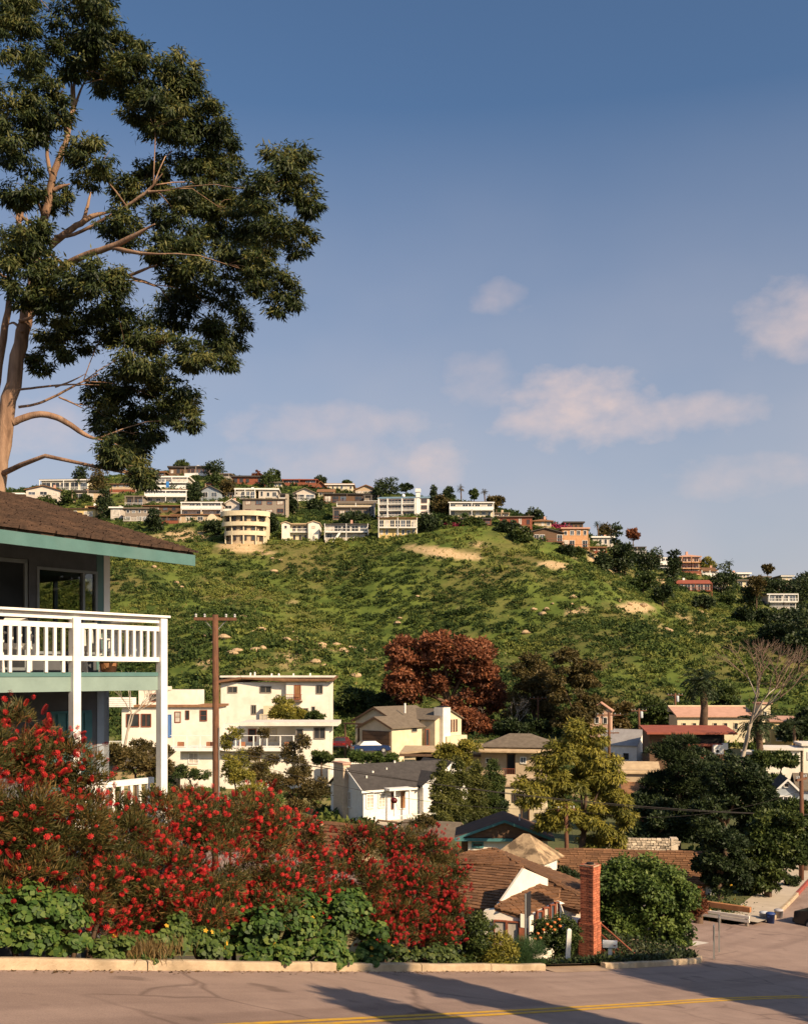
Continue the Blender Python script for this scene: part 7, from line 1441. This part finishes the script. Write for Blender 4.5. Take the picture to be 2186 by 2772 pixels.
def scatter(name, label, cat, pts, scl, hu):
    me_ = bpy.data.meshes.new(name); me_.vertices.add(len(pts)); me_.vertices.foreach_set('co', np.ascontiguousarray(pts, dtype=np.float32).ravel())
    for an, av in (('scl', scl), ('hue', hu), ('rz', rng.uniform(0, 6.28, len(pts)))): me_.attributes.new(an, 'FLOAT', 'POINT').data.foreach_set('value', av.astype(np.float32))
    me_.update(); o = link(name, me_, None); tag(o, label, cat, kind='stuff')
    ng_ = bpy.data.node_groups.new(name, 'GeometryNodeTree'); ng_.interface.new_socket('Geometry', in_out='INPUT', socket_type='NodeSocketGeometry'); ng_.interface.new_socket('Geometry', in_out='OUTPUT', socket_type='NodeSocketGeometry')
    N_ = ng_.nodes; L_ = ng_.links; gi = N_.new('NodeGroupInput'); go = N_.new('NodeGroupOutput'); iop = N_.new('GeometryNodeInstanceOnPoints'); ci = N_.new('GeometryNodeCollectionInfo')
    ci.inputs['Collection'].default_value = bushcol; ci.inputs['Separate Children'].default_value = True; ci.inputs['Reset Children'].default_value = True
    def named(n_): x = N_.new('GeometryNodeInputNamedAttribute'); x.data_type = 'FLOAT'; x.inputs['Name'].default_value = n_; return x.outputs['Attribute']
    cx_ = N_.new('ShaderNodeCombineXYZ'); L_.new(named('rz'), cx_.inputs[2]); iop.inputs['Pick Instance'].default_value = True
    L_.new(gi.outputs[0], iop.inputs['Points']); L_.new(ci.outputs[0], iop.inputs['Instance']); L_.new(cx_.outputs[0], iop.inputs['Rotation']); L_.new(named('scl'), iop.inputs['Scale']); L_.new(iop.outputs[0], go.inputs[0])
    md = o.modifiers.new('scatter', 'NODES'); md.node_group = ng_; return o
scatter('hillside_scrub', 'green chaparral scrub covering the hillside', 'scrub', np.stack([xS, yS, zS - .1], 1), rS, hue)
# undergrowth between the valley houses
nv = 3600; mV = rng.uniform(-.5, .5, nv); yV = np.sqrt(rng.uniform(50 ** 2, 158 ** 2, nv)); xV = mV * yV; sV, wV = sw(xV, yV); ok = ~((sV < 64) & (wV > -12)) & ~((sV < 37) & (sV > 22) & (wV > -50)) & (vnoise(xV / 9, yV / 9) > -.3); xV, yV = xV[ok], yV[ok]; zV = ground(xV, yV); nv = len(xV)
scatter('valley_undergrowth', 'low green undergrowth between the valley houses', 'undergrowth', np.stack([xV, yV, zV - .1], 1), rng.uniform(.35, 1.0, nv), rng.uniform(0, .7, nv))
# grass tufts
ng = 14000; mG = rng.uniform(-.6, .6, ng); yG = np.sqrt(rng.uniform(155 ** 2, 350 ** 2, ng)); xG = mG * yG; zG = ground(xG, yG)
V = leafverts(np.stack([xG, yG, zG - .05], 1), rdir(ng) * .6 + np.array([0, 0, .8]), rng.uniform(.4, .9, ng), rng.uniform(.08, .2, ng))
tag(link('hillside_grass', npmesh('hillside_grass', V, 4, tint=np.clip(.5 + vnoise(xG / 12, yG / 12) + rng.normal(size=ng) * .2, 0, 1)), FOL('hill_grass', (.07, .085, .015), (.14, .15, .03), (.23, .19, .06), .2, .9)), 'spring grass between the scrub on the hillside', 'grass', kind='stuff')
# boulders
rme = []
for q in range(5):
    rr_ = random.Random(q); mb = MB(); pr_ = [(0, -.6), (.75, -.4), (1.0, 0), (.8, .45), (.35, .7), (0, .74)]; mb.lathe(pr_, 9); mb.v = [(x * rr_.uniform(.75, 1.2), y * rr_.uniform(.75, 1.2), z * rr_.uniform(.8, 1.15)) for x, y, z in mb.v]; m_ = mb.mesh('boulder'); m_.materials.append(M('sandstone', (.44, .32, .19), (.32, .22, .125), .7, .95, .6, 4)); rme.append(m_)
RK = [(655, 1705, 5, 8), (830, 1725, 9, 26), (870, 1720, 8, 20), (960, 1745, 10, 22), (975, 1757, 8, 18), (800, 1730, 7, 14), (560, 1800, 10, 24), (575, 1830, 9, 20), (700, 1830, 8, 14), (930, 1800, 8, 12), (1465, 1655, 8, 18), (1460, 1660, 6, 8), (1700, 1645, 9, 22), (1740, 1640, 9, 20), (1560, 1650, 8, 16), (620, 1780, 10, 20), (690, 1760, 9, 16), (745, 1530, 6, 8), (740, 1500, 7, 9), (640, 1845, 8, 14), (860, 1850, 8, 12), (1310, 1560, 5, 6), (1355, 1760, 6, 8), (480, 1600, 6, 10), (520, 1620, 6, 9), (430, 1560, 7, 9), (900, 1770, 9, 16), (770, 1790, 9, 14), (1130, 1600, 5, 5), (1070, 1640, 6, 6), (980, 1860, 8, 10), (880, 1810, 9, 12), (505, 1770, 9, 16), (1800, 1700, 6, 8), (1420, 1700, 5, 7)]
for (u, v, nn_, sp_) in RK:
    for j in range(max(1, nn_ // 3)):
        uu, vv = u + rng.normal() * sp_, v + rng.normal() * sp_ * .35; Y = ysolve(uu, vv); p = P(uu, vv, Y); o = link('boulder', rme[int(rng.integers(5))], None, None, (p.x, p.y, gz(p.x, p.y) + .2)); s_ = rng.uniform(.35, 1.0); o.scale = (s_ * 1.4, s_, s_ * .9); o.rotation_euler = (0, 0, rng.uniform(0, 6)); tag(o, 'pale sandstone boulder lying in the hillside scrub', 'boulder', 'sandstone boulders on the hillside')

# ------------------------------------------------------------------ trees across the street behind the camera (they cast the road shadows)
def off_tree(lab, s, w, hh_, B, n, L, m_, tr):
    x, y = xy(s, w); o = root('roadside_tree', lab, 'tree', (x, y, gz(x, y) - .2)); link('crown', crown_mesh(B, n, L, L * .25, nsub=16, fsub=.42, shell=.35), m_, o); MB().tube([(0, 0, -.5), (.1, 0, hh_ * .5), (0, 0, hh_)], [tr, tr * .8, tr * .4], 10).build('trunk', bark2, o, True)
off_tree('narrow upright tree across the street whose shadow tip lies on the near lane', 6.6, 17.5, 10.5, [(0, 0, 9.2, .6, .6, 1.5), (0, 0, 7.5, 1.0, 1.0, 1.7), (0, 0, 5.2, 1.3, 1.3, 2.0), (0, 0, 3.2, 1.3, 1.3, 1.6)], 11000, .36, fol_dk, .2)
off_tree('second narrow upright tree across the street further uphill', 3.2, 15.2, 7.2, [(0, 0, 6.4, .6, .6, 1.1), (0, 0, 4.6, 1.2, 1.2, 1.6), (0, 0, 3, 1.5, 1.5, 1.5)], 8000, .36, fol_dk, .2)
off_tree('broad tree across the street that shades the junction', 17.2, 22.0, 9, [(0, 0, 9, 3.4, 3.0, 2.5), (2.0, 1.2, 7.6, 3.0, 2.8, 2.4), (-1.6, -1.2, 7.2, 2.2, 2.2, 1.8), (2.6, 2.4, 9.6, 2.4, 2.2, 1.8), (0, 1, 11, 2.0, 2.0, 1.3), (5.0, 3.5, 8, 3.0, 3.0, 2.5), (1.5, .5, 5.5, 2.6, 2.6, 2.0), (4.5, 3, 5.6, 2.6, 2.6, 2.0)], 24000, .46, fol_dk, .35)
0 and off_tree('second broad tree further down across the street', 26, 22, 9, [(0, 0, 8.5, 3.4, 3, 2.4), (2.5, 2, 7, 2.6, 2.6, 2), (-2, -1, 10, 2.4, 2.2, 2)], 26000, .30, fol_dk, .35)
po, _ = pole('utility_pole', 'utility pole across the street casting the long thin shadow', 0, 0, 10, .16, None, vb=100)
x, y = xy(11.3, 13.6); po.location = (x, y, gz(x, y) - .5); po.children[0].data.transform(Matrix.Diagonal((1, 1, 8.6 / 6.6, 1)))
